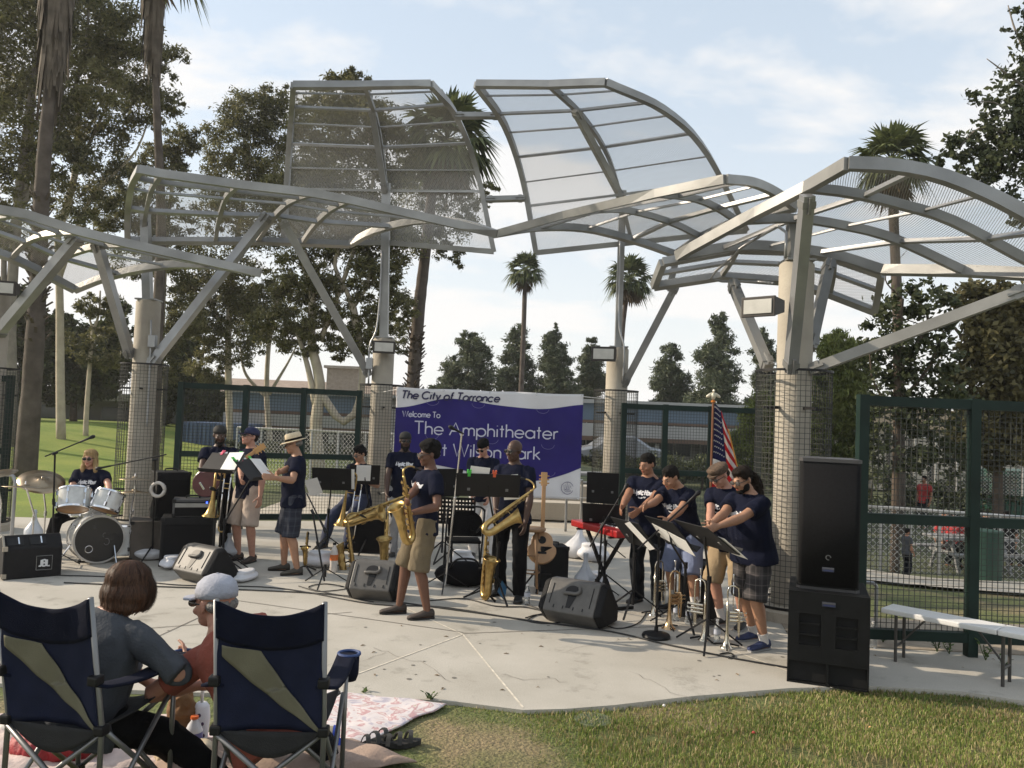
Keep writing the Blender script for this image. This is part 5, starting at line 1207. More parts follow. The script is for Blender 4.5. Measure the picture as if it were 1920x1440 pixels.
    if beard:
        m = hmb([((0, -.055, -.095), (.046 * fwid, .042, .032)), ((-.05 * fwid, -.02, -.065), (.016, .042, .045)), ((.05 * fwid, -.02, -.065), (.016, .042, .045)), ((0, -.094, -.052), (.028, .010, .006))] + ([((0, -.075, -.125), (.034, .03, .03))] if beard == 'full' else []))
        link('beard', fuse(m, .008, 1, .4), HAIRM['black' if not isinstance(beard, tuple) else beard[1]], t)
    if glasses:
        m = MB(); fr = MB()
        for s_ in (-1, 1):
            m.ell(hp_((s_ * .032, -.103, .000)), V((.026, .006, .018)) * kk, RH, 12, 7)
            fr.tube([hp_((s_ * .058, -.100, .006)), hp_((s_ * .076, -.05, .006)), hp_((s_ * .080, .02, .004))], .0035 * k, 6)
            ri = [hp_((s_ * .032 + .027 * math.cos(a * math.pi / 8), -.104, .019 * math.sin(a * math.pi / 8))) for a in range(17)]; fr.tube(ri, .0028 * k, 5)
        fr.tube([hp_((-.008, -.106, .006)), hp_((.008, -.106, .006))], .003 * k, 6)
        go = link('glasses', fr, FRAME, t, smooth=True)
        link('lens', m, LENS if glasses == 'dark' else mat('clear_lens', (0.10, 0.09, 0.085), 0.06, 0, 0, spec=0.7), go, smooth=True)
    if hat:
        st, hm_ = hat; m = MB()
        def hring(c, a, b, n=24): return [hp_((c[0] + a * math.cos(2 * math.pi * i / n), c[1] + b * math.sin(2 * math.pi * i / n), c[2])) for i in range(n)]
        if st in ('cap', 'beanie'):
            m.loft([hring((0, .015, .030), .086, .106), hring((0, .016, .060), .087, .107), hring((0, .018, .095), .078, .096), hring((0, .02, .120), .055, .068), hring((0, .02, .133), .022, .028)]); o = link('cap', m, hm_, t, smooth=True)
            if st == 'cap':
                m = MB(); top = []; bot = []
                for i in range(11):
                    a = -math.pi + math.pi * i / 10; r = 1.0; x = .074 * math.cos(a); top.append((x, -.07 - .112 * abs(math.sin(a)) ** .8, .040 - .018 * abs(math.sin(a)) - .25 * x * x / .08))
                vs = [hp_(p) for p in top] + [hp_((p[0], p[1], p[2] - .006)) for p in top]; nn = len(top); m.add(vs, [tuple(range(nn)), tuple(reversed(range(nn, 2 * nn)))] + [(i, i + nn, (i + 1) % nn + nn, (i + 1) % nn) for i in range(nn)]); link('bill', m, hm_, o)
                m = MB(); m.ell(hp_((0, .02, .134)), V((.008, .008, .005)) * kk, RH, 8, 5); link('button', m, hm_, o)
        if st == 'fedora':
            m.loft([hring((0, .015, .040), .088, .108), hring((0, .015, .085), .086, .105), hring((0, .015, .125), .080, .097), hring((0, .015, .140), .066, .082), hring((0, .015, .134), .03, .05)]); o = link('hat_crown', m, hm_, t, smooth=True)
            m = MB(); m.loft([hring((0, .012, .040), .086, .106), hring((0, .008, .040), .120, .142), hring((0, .005, .034), .140, .166), hring((0, .005, .030), .140, .166), hring((0, .008, .035), .120, .142), hring((0, .012, .034), .086, .106)], cap=False); link('brim', m, hm_, o, smooth=True)
            m = MB(); m.loft([hring((0, .015, .046), .0895, .1095), hring((0, .015, .072), .0885, .1085)], cap=False); link('hat_band', m, CL['black'], o)
        if st == 'flatcap':
            m.loft([hring((0, .015, .035), .086, .106), hring((0, .012, .060), .094, .115), hring((0, .0, .095), .092, .122), hring((0, -.005, .112), .070, .095), hring((0, -.005, .118), .03, .04)]); o = link('flat_cap', m, hm_, t, smooth=True)
            m = MB(); m.loft([hring((0, -.075, .042), .068, .062, 16), hring((0, -.075, .052), .066, .060, 16)]); link('bill', m, hm_, o, smooth=True, ang=40)
    inf = dict(hc=t.matrix_basis @ hc if False else loc + Matrix.Rotation(rz, 3, 'Z') @ hc, wr=[loc + Matrix.Rotation(rz, 3, 'Z') @ w for w in wr], hip=loc + Matrix.Rotation(rz, 3, 'Z') @ hip, sh=[loc + Matrix.Rotation(rz, 3, 'Z') @ s for s in sh], mouth=loc + Matrix.Rotation(rz, 3, 'Z') @ hp_((0, -.11, -.066)), t=t, tp=lambda f, o=0: loc + Matrix.Rotation(rz, 3, 'Z') @ tp(f, o))
    return inf
def gxy(x, y): p = G(x, y); return V((p.x, p.y, 0))
SK_BR = (0.135, 0.066, 0.042); SK_DK = (0.070, 0.038, 0.026); SK_MD = (0.30, 0.155, 0.095); SK_LT = (0.45, 0.245, 0.175); SK_TN = (0.36, 0.20, 0.125)
# ------------------------------------------------------------------ the band (positions read from the photograph, standing on the slab)
HALFPI = math.pi / 2
def mid(a, b): return (V(a) + V(b)) / 2
PEOPLE = {}
# facing convention: rz=0 faces the camera; negative rz turns the face to picture left
def add(key, *a, **k): PEOPLE[key] = person(*a, **k)
f = [gxy(748, 1150), gxy(800, 1160)]
add('soloist', 'curly haired saxophonist in khaki cargo shorts, front and centre of the stage', mid(*f), R(-62), 1.75, hip=(0, .07, .92), feet=f, foot_yaw=(R(-12), R(-5)), hands=[P(765, 935, 7.72), P(770, 962, 7.76)], head=(R(-5), R(8)),
    elbow=[(-0.3, 0.3, -1), (0.6, 0.4, -0.8)], curl=(1.0, 1.0), fdir=[None, None], skin=SK_BR, hair=('afro', 'black'), glasses='clear', bottom=('short', 'khaki'), shoes=('brown', False), lean=R(-5))
f = [gxy(532, 1070), gxy(556, 1078)]
add('fedora', 'man in straw fedora and navy plaid shorts reaching to a music stand', mid(*f), R(-72), 1.72, feet=f, foot_yaw=(R(-15), R(5)), hands=[P(520, 888, 9.5), P(515, 896, 9.35)], head=(R(-5), R(16)), elbow=[(0, .6, -1), (.4, .5, -1)], curl=(.6, .6),
    skin=SK_TN, hair=('ring', 'grey'), glasses='dark', hat=('fedora', FEDORA), bottom=('short', 'plaidb'), shoes=('olive', False), girth=.02)
f = [gxy(446, 1050), gxy(472, 1054)]
add('cream', 'man in navy cap and dark glasses wearing cream shorts', mid(*f), R(-28), 1.76, feet=f, foot_yaw=(R(-10), R(10)), hands=[P(452, 905, 10.1), P(488, 940, 10.25)], head=(R(-12), R(-12)), elbow=[(-.4, .4, -1), (.5, .4, -.6)], skin=SK_LT, hair=('crop', 'dkbrown'), glasses='dark', hat=('cap', NAVYCAP), bottom=('short', 'cream'), shoes=('brown', False), logo=False, girth=.005)
f = [gxy(380, 1044), gxy(420, 1044)]
add('bassist', 'bearded man in dark cap playing a dark red bass guitar', mid(*f), R(12), 1.76, feet=f, foot_yaw=(R(-10), R(10)), hands=[P(378, 902, 10.25), P(440, 872, 10.2)], head=(R(15), R(6)), elbow=[(-.8, .3, -.5), (.7, .3, -.8)], curl=(1.0, 1.2), skin=SK_DK, hair=('crop', 'black'), hat=('beanie', DARKCAP), beard='full', bottom=('long', 'black'), shoes=('black', False), logo=False)
p = P(172, 900, 10.7); p.z = 0
add('drummer', 'blonde woman in dark glasses seated behind the white drum kit', p, R(3), 1.68, hip=(0, 0, 0.60), feet=[V((p.x - .25, p.y - .48, 0)), V((p.x + .25, p.y - .48, 0))], knee_hint=[(-.5, -1, .3), (.5, -1, .3)], hands=[P(138, 928, 10.25), P(206, 928, 10.25)], head=(0, R(5)), elbow=[(-.8, .4, -.6), (.8, .4, -.6)], curl=(1.1, 1.1), skin=SK_LT, hair=('long', 'blonde'), glasses='dark', bottom=('long', 'black'), shoes=('black', False), lean=R(4))
p = P(672, 960, 12.2); p.z = 0
add('seated', 'black haired man in glasses perched on a stool, reading music', p, R(-22), 1.72, hip=(0, 0, .70), feet=[V((p.x - .42, p.y - .35, 0)), V((p.x - .06, p.y - .42, 0))], knee_hint=[(-.7, -1, .4), (.2, -1, .4)], hands=[P(655, 905, 11.8), P(690, 905, 11.8)], head=(R(-18), R(18)), curl=(.8, .8), skin=SK_TN, hair=('flat', 'black'), glasses='clear', bottom=('long', 'indigo'), shoes=('black', False), logo=False, girth=.015)
p = P(752, 1000, 11.4); p.z = 0
add('barisax', 'bearded man in dark cap and sunglasses holding a big baritone saxophone', p, R(8), 1.76, hands=[P(722, 945, 11.05), P(790, 922, 11.1)], head=(R(6), R(0)), curl=(1.0, 1.0), elbow=[(-.9, .3, -.6), (.9, .3, -.6)], skin=SK_DK, hair=('crop', 'black'), hat=('beanie', DARKCAP), glasses='dark', beard='full', bottom=('long', 'grey'), shoes=('black', True), girth=.01)
p = P(902, 1000, 11.6); p.z = 0
add('cellist', 'man in dark cap and sunglasses looking down behind a black music stand', p, R(-8), 1.72, hands=[P(885, 940, 11.2), P(915, 940, 11.2)], head=(R(-20), R(26)), curl=(.8, .8), skin=SK_LT, hair=('crop', 'black'), hat=('beanie', CL['black']), glasses='dark', bottom=('long', 'white'), shoes=('black', True), logo=False, lean=R(6))
f = [gxy(938, 1114), gxy(972, 1126)]
add('bald', 'bald man all in black with a tenor saxophone hanging in front', mid(*f), R(-18), 1.78, feet=f, foot_yaw=(R(-20), R(15)), hands=[P(926, 985, 8.55), P(984, 1000, 8.75)], head=(R(-22), R(4)), elbow=[(-.7, .3, -.7), (.8, .2, -.6)], curl=(.9, .5), skin=SK_DK, bottom=('long', 'black'), shoes=('black', False), glasses='dark', logo=False, girth=.02)
f = [gxy(1196, 1128), gxy(1232, 1134)]
add('keys', 'heavy set man in dark jeans standing at the red keyboard', mid(*f), R(-35), 1.69, hip=(0, -.03, .90), feet=f, foot_yaw=(R(-10), R(25)), hands=[P(1150, 985, 8.35), P(1168, 990, 8.3)], head=(R(-12), R(14)), curl=(.5, .5), skin=SK_MD, hair=('short', 'black'), bottom=('long', 'denim'), shoes=('black', False), girth=.06, broad=1.08, lean=R(5))
f = [gxy(1262, 1142), gxy(1304, 1162)]
add('bluetrumpet', 'trumpeter in blue grey shorts and white socks stretching an arm to the stand', mid(*f), R(-50), 1.68, feet=f, foot_yaw=(R(-15), R(12)), hip=(0, .0, .87), hands=[P(1178, 975, 7.75), P(1226, 1004, 7.75)], head=(R(-2), R(26)), elbow=[(-.3, .2, -1), (.4, .4, -1)], curl=(.3, .7), skin=SK_TN, hair=('short', 'black'), bottom=('short', 'blue'), shoes=('black', True), socks=.16, girth=.03, lean=R(22))
f = [gxy(1352, 1172), gxy(1392, 1178)]
add('flatcap', 'pale man in brown tweed flat cap and tan shorts looking down', mid(*f), R(-52), 1.70, feet=f, foot_yaw=(R(-10), R(20)), hip=(0, -.07, .885), hands=[P(1330, 988, 7.72), P(1336, 990, 7.62)], head=(R(-8), R(30)), elbow=[(-.2, .3, -1), (.4, .4, -1)], curl=(.8, .8), skin=SK_LT, hair=('ring', 'dkbrown'), hat=('flatcap', TWEED), bottom=('short', 'tan'), shoes=('black', True), socks=.10, lean=R(12), glasses='clear')
f = [gxy(1412, 1200), gxy(1432, 1218)]
add('longhair', 'long haired bearded trumpeter in plaid shorts at the right of the band', mid(*f), R(-60), 1.71, feet=f, foot_yaw=(R(-8), R(0)), hip=(0, -.09, .885), hands=[P(1334, 982, 7.16), P(1336, 992, 7.02)], head=(R(2), R(22)), elbow=[(0, .4, -1), (.3, .3, -1)], curl=(1.1, 1.1), skin=SK_TN, hair=('pony', 'dkbrown'), beard='short', glasses='clear', bottom=('short', 'plaid'), shoes=('blue', True), socks=.07, girth=.055, lean=R(11), broad=1.06)
# ------------------------------------------------------------------ instruments
def place(t, a0, b0, a1, b1, fwd, f0=(0, -1, 0)):
    "rotate and move thing t so that local a0->b0 lies along world a1->b1 starting at a1, local f0 towards fwd"
    a0, b0, a1, b1 = V(a0), V(b0), V(a1), V(b1)
    z0 = (b0 - a0).normalized(); y0 = V(f0) - z0 * V(f0).dot(z0); y0.normalize(); x0 = y0.cross(z0)
    z1 = (b1 - a1).normalized(); y1 = V(fwd) - z1 * V(fwd).dot(z1); y1.normalize(); x1 = y1.cross(z1)
    M = Matrix((x1, y1, z1)).transposed() @ Matrix((x0, y0, z0)); t.rotation_euler = M.to_euler(); t.location = a1 - M @ a0
    return t
def sax(label, k=1.0, m=BRASS, straight_neck=False, loopneck=False, group='saxophones'):
    t = thing('saxophone', label, 'saxophone', (0, 0, 0), 0, group); mb = MB()
    pts = [(0, 0, .30), (0, 0, .15), (0, 0, 0), (0, 0, -.15), (0, 0, -.26), (0, -.012, -.305), (0, -.05, -.335), (0, -.09, -.318), (0, -.108, -.27), (0, -.115, -.18), (0, -.122, -.09), (0, -.130, -.03), (0, -.140, .02), (0, -.148, .04)]
    rad = [.012, .016, .020, .025, .029, .032, .034, .036, .037, .040, .045, .052, .070, .084]
    c = catmull(pts, 40); rr = []
    for i in range(40):
        f = i / 39; L = 0
        d = [(V(p) - c[i]).length for p in pts]; j = d.index(min(d)); rr.append(rad[j])
    for _ in range(3): rr = [rr[0]] + [(rr[i - 1] + 2 * rr[i] + rr[i + 1]) / 4 for i in range(1, 39)] + [rr[-1]]
    mb.tube([p * k for p in c], [r * k for r in rr], 18, cap=False); o = link('body_tube', mb, m, t, smooth=True); o.modifiers.new('thick', 'SOLIDIFY').thickness = .003 * k
    mb = MB(); nd = (c[-1] - c[-2]).normalized(); ex = V((1, 0, 0)); ey = nd.cross(ex)
    mb.tube([c[-1] * k + (ex * math.cos(a * math.pi / 16) + ey * math.sin(a * math.pi / 16)) * .086 * k for a in range(33)], .004 * k, 6); link('bell_rim', mb, m, t, smooth=True)
    mb = MB(); npz = [(0, 0, .30), (0, .0, .335), (0, .02, .362), (0, .07, .372), (0, .12, .360), (0, .155, .335)] if not loopneck else [(0, 0, .30), (0, 0, .36), (.02, -.03, .42), (.02, -.07, .40), (.02, -.07, .34), (.01, -.02, .32), (0, .05, .36), (0, .12, .37), (0, .16, .345)]
    mb.tube([p * k for p in catmull(npz, 16)], [lerp(.0115, .007, i / 15) * k for i in range(16)], 10); link('neck', mb, m, t, smooth=True)
    e = V(npz[-1]); d = (e - V(npz[-2])).normalized(); mb = MB(); mb.tube([(e - d * .015) * k, (e + d * .03) * k, (e + d * .075) * k], [.011 * k, .012 * k, .005 * k], 10); link('mouthpiece', mb, BLACK, t, smooth=True)
    mb = MB(); rnd = random.Random(4)
    for i in range(9):
        z = .24 - i * .055; r = .014 + i * .0012; s_ = .02 + (0.24 - z) * .02
        M = Matrix.Translation(V((rnd.choice((-.008, .008)), -(s_ + .004), z)) * k) @ Matrix.Rotation(HALFPI, 4, 'X'); mb.lathe([(0.001, .0), (r * k, .0), (r * k, .006 * k), (.001, .007 * k)], 12, M)
    for i in range(5):
        z = .2 - i * .09; M = Matrix.Translation(V((.024 + i * .002, .0, z)) * k) @ Matrix.Rotation(HALFPI, 4, 'Y'); mb.lathe([(.001, 0), (.012 * k, 0), (.012 * k, .007 * k), (.001, .008 * k)], 10, M)
    for z, x in ((-.08, .040), (-.17, .04)):
        M = Matrix.Translation(V((x, -.115, z)) * k) @ Matrix.Rotation(HALFPI, 4, 'Y'); mb.lathe([(.001, 0), (.028 * k, 0), (.028 * k, .008 * k), (.001, .009 * k)], 14, M)
    for x in (-.022, .026): mb.tube([V((x, -.016, .26)) * k, V((x * 1.3, -.022, -.22)) * k], .0025 * k, 6)
    link('keys', mb, m, t, smooth=True, ang=40, fix=False)
    mb = MB()
    for z in (-.02, -.2): mb.bar(V((0, -.02, z)) * k, V((0, -.09, z)) * k, .006 * k, .006 * k)
    link('brace', mb, m, t)
    return t
def trombone(label, m=BRASS, m2=CHROME):
    t = thing('trombone', label, 'trombone', (0, 0, 0), 0, 'trombones'); mb = MB()
    prof = [(0, 0, 0.0, .108), (0, 0, .012, .095), (0, 0, .04, .065), (0, 0, .10, .042), (0, 0, .22, .026), (0, 0, .40, .016), (0, 0, .58, .011)]
    mb.tube([p[:3] for p in prof], [p[3] for p in prof], 20, cap=False); o = link('bell', mb, m, t, smooth=True); o.modifiers.new('thick', 'SOLIDIFY').thickness = .003
    mb = MB(); mb.tube(catmull([(0, 0, .58), (0, 0, .66), (.02, 0, .71), (.055, 0, .725), (.09, 0, .71), (.11, 0, .66), (.11, 0, .48)], 22), .0105, 10); link('tuning_slide', mb, m, t, smooth=True)
    for x in (.11, .19):
        mb = MB(); mb.tube([(x, 0, .50), (x, 0, -.12)], .0085, 8); link('hand_slide', mb, m2, t, smooth=True)
    mb = MB(); mb.tube(catmull([(.11, 0, -.12), (.12, 0, -.16), (.15, 0, -.175), (.18, 0, -.16), (.19, 0, -.12)], 12), .0088, 8)
    mb.bar((.11, 0, .42), (.19, 0, .42), .01, .01); mb.bar((.11, 0, .36), (.19, 0, .36), .01, .01); mb.bar((0, 0, .45), (.11, 0, .45), .01, .01); link('slide_bow', mb, m, t, smooth=True, ang=40)
    mb = MB(); mb.lathe([(.004, 0), (.006, .03), (.009, .06), (.0125, .075), (.012, .078)], 10, Matrix.Translation((.19, 0, .50))); link('mouthpiece', mb, m2, t, smooth=True)
    return t
def trumpet(label, m=SILVER, k=1.0):
    t = thing('trumpet', label, 'trumpet', (0, 0, 0), 0, 'trumpets standing bell down'); mb = MB()
    mb.tube([(0, 0, 0), (0, 0, .006), (0, 0, .02), (0, 0, .06), (0, 0, .14), (0, 0, .28), (0, 0, .40)], [.061 * k, .052 * k, .036 * k, .022 * k, .014 * k, .010 * k, .0075 * k], 18, cap=False); o = link('bell', mb, m, t, smooth=True); o.modifiers.new('t', 'SOLIDIFY').thickness = .002
    mb = MB(); mb.tube(catmull([(0, 0, .40), (0, 0, .45), (.015, 0, .487), (.05, 0, .50), (.085, 0, .487), (.10, 0, .45), (.10, 0, .16), (.10, 0, .13)], 26), .0075 * k, 9)
    mb.tube(catmull([(.10, 0, .13), (.10, -.01, .105), (.10, -.03, .10), (.10, -.045, .12), (.10, -.045, .3), (.085, -.02, .31), (.055, 0, .31)], 18), .0065 * k, 8); link('tubing', mb, m, t, smooth=True)
    for i in range(3):
        z = .22 + i * .032; mb = MB(); mb.tube([(.02, 0, z), (.135, 0, z)], .0125 * k, 10); mb.tube([(.135, 0, z), (.165, 0, z)], .004, 6); mb.tube([(.163, 0, z), (.17, 0, z)], .009, 8); link('valve', mb, m, t, smooth=True, ang=40)
    mb = MB(); mb.tube([(.05, 0, .31), (.05, 0, .53)], .0055, 8); mb.tube([(.05, 0, .53), (.05, 0, .56), (.05, 0, .585), (.05, 0, .592)], [.005, .0065, .012, .013], 10); link('mouthpiece', mb, CHROME, t, smooth=True)
    mb = MB()
    for a in range(3): q = a * 2.094 + .4; mb.bar((0, 0, .035), (.13 * math.cos(q), .13 * math.sin(q), .008), .012, .012)
    mb.tube([(0, 0, .02), (0, 0, .16)], .010, 8); link('peg_stand', mb, BLACK, t)
    return t
# held by their players
I = PEOPLE
place(sax('bright alto saxophone played by the curly haired soloist', 1.0), (0, 0, .30), (0, 0, -.33), P(757, 892, 7.63), P(774, 1000, 7.72), P(700, 950, 7.4) - P(765, 950, 7.7))
place(sax('large baritone saxophone held level across the man in grey trousers', 1.32, loopneck=True), (0, 0, -.33), (0, 0, .30), P(664, 968, 10.9), P(772, 925, 10.95), (0.1, -1, -.5))
place(sax('dark gold tenor saxophone hanging before the bald man', 1.02), (0, 0, -.33), (0, 0, .30), P(905, 988, 8.35), P(990, 925, 8.5), (0.5, -.5, -.75))
# standing on pegs
def sax_stand(t):
    mb = MB(); z = t.location
    for a in range(3): q = a * 2.094 + 1.2; mb.bar((z.x, z.y, .10), (z.x + .22 * math.cos(q), z.y + .22 * math.sin(q), .012), .016, .016)
    mb.tube([(z.x, z.y, .08), (z.x, z.y + .05, .5)], .011, 8); o = thing('instrument_stand', 'black stand under the ' + ' '.join(t['label'].split()[:12]), 'stand', (z.x, z.y, 0), 0, 'saxophone stands'); wlink('tripod', mb, BLACK, o)
    mb = MB(); mb.tube(catmull([(z.x - .06, z.y - .06, .34), (z.x - .04, z.y + .02, .33), (z.x, z.y + .04, .33), (z.x + .04, z.y + .02, .33), (z.x + .06, z.y - .06, .34)], 12), .010, 8); wlink('yoke', mb, BLACK, o)
for lab, b, tp_, k, fw in (('tenor saxophone on a stand with its bell turned to the left', P(664, 1075, 10.3), P(650, 965, 10.4), 1.15, (-1, -.35, 0)), ('saxophone on a stand with a wide bell facing the audience', P(722, 1066, 10.4), P(727, 975, 10.5), 1.15, (-.05, -1, .15)),
                           ('tall dull saxophone on a stand left of the bald man', P(905, 1112, 8.9), P(912, 1000, 9.0), 1.1, (.45, -.8, 0)), ('small curved soprano saxophone on a peg by the fedora man', P(573, 1080, 9.9), P(575, 1015, 9.9), .55, (0, -1, 0))):
    t = sax(lab, k, BRASSD); place(t, (0, 0, -.33), (0, 0, .30), b, tp_, fw); sax_stand(t)
place(trombone('trombone standing bell down before the bass guitarist', BRASSD), (0, 0, 0), (0, 0, .6), P(395, 968, 9.9), P(404, 895, 9.9), (0, -1, .1))
place(trombone('trombone upright in front of the seated man', BRASSD), (0, 0, 0), (0, 0, .6), P(640, 985, 10.9), P(652, 905, 10.9), (0.2, -1, .1))
for lab, x, y, m, k, rz in (('silver trumpet standing nearest to the blue running shoes', 1362, 1214, SILVER, 1.0, -.1), ('silver trumpet behind the tripod of the right music stand', 1320, 1200, SILVER, 1.0, 2.6), ('brass flugelhorn coloured trumpet between two microphone stands', 1254, 1178, mat('rose_brass', (0.60, 0.42, 0.24), .26, 1, .1), 1.25, .3), ('silver trumpet at the left end beside the dark jeans', 1226, 1152, SILVER, 1.05, .5)):
    p = gxy(x, y); t = trumpet(lab, m, k); t.location = p; t.rotation_euler = (0, 0, rz); t.scale = (1, 1, 1.12)

# ------------------------------------------------------------------ stands
def tripod(mb, h=.3, r=.33, rot=0.3, rad=.011):
    for a in range(3): q = rot + a * 2.0944; mb.bar((0, 0, h), (r * math.cos(q), r * math.sin(q), .015), rad * 1.7, rad * 1.3); 
def music_stand(label, foot, top, yaw, tilt=1.0, w=.52, h=.33, sheets=(), clips=(), perf=False, rot=.3):
    "foot on the slab, top = world point at the desk centre; the desk's printed side faces yaw (0 = away from the camera)"
    f = V(foot); top = V(top); t = thing('music_stand', label, 'music stand', (f.x, f.y, 0), 0, 'black music stands'); c = top - V((f.x, f.y, 0))
    mb = MB(); tripod(mb, .26, .34, rot); link('tripod', mb, BLACK, t)
    mb = MB(); mb.tube([(0, 0, .1), (0, 0, .62)], .015, 9); mb.tube([(0, 0, .6), (c.x * .9, c.y * .9, c.z - .10), (c.x, c.y, c.z)], .010, 8); mb.tube([(0, 0, .58), (0, 0, .64)], .022, 10); link('pole', mb, BLACK, t, smooth=True, ang=50)
    Rm = Matrix.Rotation(yaw, 3, 'Z') @ Matrix.Rotation(HALFPI - tilt, 3, 'X')   # desk plane: local x across, z up the slope, -y towards viewer
    mb = MB()
    def D(x, y, z): return c + Rm @ V((x, y, z))
    if perf:
        n, m = 11, 6; bw = w / n; bh = h / m
        for i in range(n + 1): mb.box(D(-w / 2 + i * bw, 0, 0), (bw * .5, .004, h), Rm)
        for j in range(m + 1): mb.box(D(0, .0005, -h / 2 + j * bh), (w, .0035, bh * .55), Rm)
        mb.m = [0] * len(mb.f)
    else: mb.bbox(D(0, 0, 0), (w, .006, h), .002, Rm)
    mb.bbox(D(0, .03, -h / 2), (w, .065, .006), .002, Rm); o = link('desk', mb, BLACK, t, fix=not perf)
    if not perf:
        for x in (-.3, .3): mb = MB(); mb.box(D(x * w, -.006, -.05), (.03, .004, .03), Rm); link('badge', mb, mat('grey_badge', (0.16, 0.16, 0.16), .6), o)
    for x, dz, rr, sw, sh_ in sheets:
        R2 = Rm @ Matrix.Rotation(rr, 3, 'Y'); mb = MB(); mb.box(D(x, .011 if sh_ > 0 else -.012, dz), (sw, .002, abs(sh_)), R2)
        tag(wl(mb, 'sheet_music', PAPER, t), ('white' if len(sheets) == 1 else 'left' if (V(D(x, 0, 0)) - V(D((sum(q[0] for q in sheets) / 2), 0, 0))).x < 0 else 'right') + ' paper on the ' + ' '.join(label.split()[:12]), 'sheet music', 'loose sheet music')
    for x, m_ in clips:
        mb = MB(); mb.ell(D(x, 0, h / 2 + .012), (.026, .012, .016), Rm, 10, 6); mb.ell(D(x - .014, 0, h / 2 + .036), (.011, .01, .013), Rm, 8, 5); mb.ell(D(x + .014, 0, h / 2 + .036), (.011, .01, .013), Rm, 8, 5); mb.box(D(x, 0, h / 2 - .015), (.03, .02, .03), Rm); link('clip', mb, m_, t)
    return t
def wl(mb, name, m, t):
    mb.v = [V(q) + V(t.location) for q in mb.v]; c = sum(mb.v, V()) / len(mb.v); mb.v = [q - c for q in mb.v]; o = link(name, mb, m); o.location = c; return o
GCLIP = mat('lime_clip', (0.06, 0.50, 0.06), .5); PCLIP = mat('pink_clip', (0.70, 0.08, 0.16), .5); TCLIP = mat('teal_clip', (0.05, 0.40, 0.38), .5); OCLIP = mat('orange_clip', (0.55, 0.09, 0.03), .5)
music_stand('music stand with green and pink clips before the man in cream shorts', gxy(416, 1072), P(478, 880, 9.7), R(-105), .75, .55, .34, [(0.05, .05, .2, .21, -.28), (-.15, .02, -.1, .21, .28)], [(-.1, GCLIP), (.12, PCLIP), (.24, GCLIP)])
music_stand('music stand with pink clips in front of the bass guitarist', gxy(398, 1070), P(418, 868, 9.6), R(160), .8, .5, .3, [(-.12, .03, .1, .2, .28), (.12, .03, .2, .2, -.28)], [(-.15, GCLIP), (.1, PCLIP)])
music_stand('wide black music stand left of the seated man', gxy(612, 1040), P(622, 898, 10.8), R(5), 1.15, .52, .33, [(.2, .0, 0, .2, .3), (-.24, -.12, -.3, .18, -.24)])
music_stand('music stand with paper in front of the man in glasses on the stool', gxy(690, 1036), P(684, 890, 11.3), R(12), 1.2, .42, .3, [(-.02, .03, 0, .2, -.24)])
music_stand('wide double music stand with lime and orange clips before the bald man', gxy(930, 1126), P(915, 910, 8.3), R(4), 1.1, .66, .27, [(.24, -.02, -.12, .16, .3), (-.1, .08, .1, .2, .26)], [(-.20, GCLIP), (.06, OCLIP)], rot=.9)
music_stand('perforated music stand behind the front saxophonist', gxy(845, 1068), P(856, 958, 10.2), R(0), 1.25, .46, .34, perf=True)
music_stand('black music stand turned edge on behind the soloist', gxy(828, 1050), P(834, 905, 10.9), R(25), 1.3, .48, .40)
music_stand('tall brownish music stand nearest to the banner emblem', gxy(1133, 1048), P(1130, 915, 10.6), R(-8), 1.35, .42, .42)
music_stand('music stand low over the left end of the red keyboard', gxy(1132, 1118), P(1132, 968, 9.0), R(-12), 1.2, .48, .30)
music_stand('music stand with a sloping white sheet at the dark jeans', gxy(1186, 1152), P(1188, 1000, 7.7), R(-66), .85, .5, .34, [(.12, .0, -.35, .14, -.34)], [], rot=.1)
music_stand('music stand with two big sheets before the blue shorts', gxy(1282, 1176), P(1256, 1000, 7.35), R(-70), .80, .5, .36, [(-.12, -.02, .3, .2, -.2), (.10, -.1, .3, .24, -.22)], [], rot=.6)
music_stand('front music stand on a wide tripod where the long haired man works', gxy(1326, 1214), P(1322, 1006, 6.85), R(-72), .62, .56, .38, [(.22, -.1, .1, .2, .3)], [], rot=.2)
def mic_stand(label, foot, top, boom=None, base='tripod', chrome=False, rot=.5):
    f = V(foot); t = thing('microphone_stand', label, 'microphone stand', (f.x, f.y, 0), 0, 'microphone stands'); c = V(top) - V((f.x, f.y, 0)); m = CHROME if chrome else BLACK
    mb = MB()
    if base == 'tripod': tripod(mb, .2, .30, rot, .009); mb.tube([(0, 0, .1), (0, 0, .24)], .018, 8)
    else: mb.lathe([(.13, 0), (.135, .015), (.125, .035), (.05, .05), (.02, .06), (.018, .10)], 24)
    link('base', mb, BLACK, t, smooth=True, ang=40)
    mb = MB(); mb.tube([(0, 0, .05), (c.x, c.y, c.z)], .011, 8); mb.tube([c * .55, c * .6], .017, 8); link('pole', mb, m, t, smooth=True, ang=50)
    e = c
    if boom is not None:
        a, b = V(boom[0]) - V((f.x, f.y, 0)), V(boom[1]) - V((f.x, f.y, 0)); mb = MB(); mb.tube([a, b], .0085, 8); mb.tube([c - (b - a).normalized() * .03, c + (b - a).normalized() * .03], .018, 8); link('boom', mb, m, t, smooth=True, ang=50); e = b; d = (b - a).normalized()
    else: d = (V((-.6, -.3, .3))).normalized()
    mb = MB(); mb.tube([e - d * .02, e + d * .10, e + d * .13, e + d * .155, e + d * .175], [.011, .014, .023, .024, .012], 12); link('microphone', mb, BLACK, t, smooth=True)
    return t
mic_stand('black boom microphone stand over the drum kit at left', gxy(97, 1062), P(103, 850, 9.6), (P(84, 856, 9.6), P(152, 828, 9.9)))
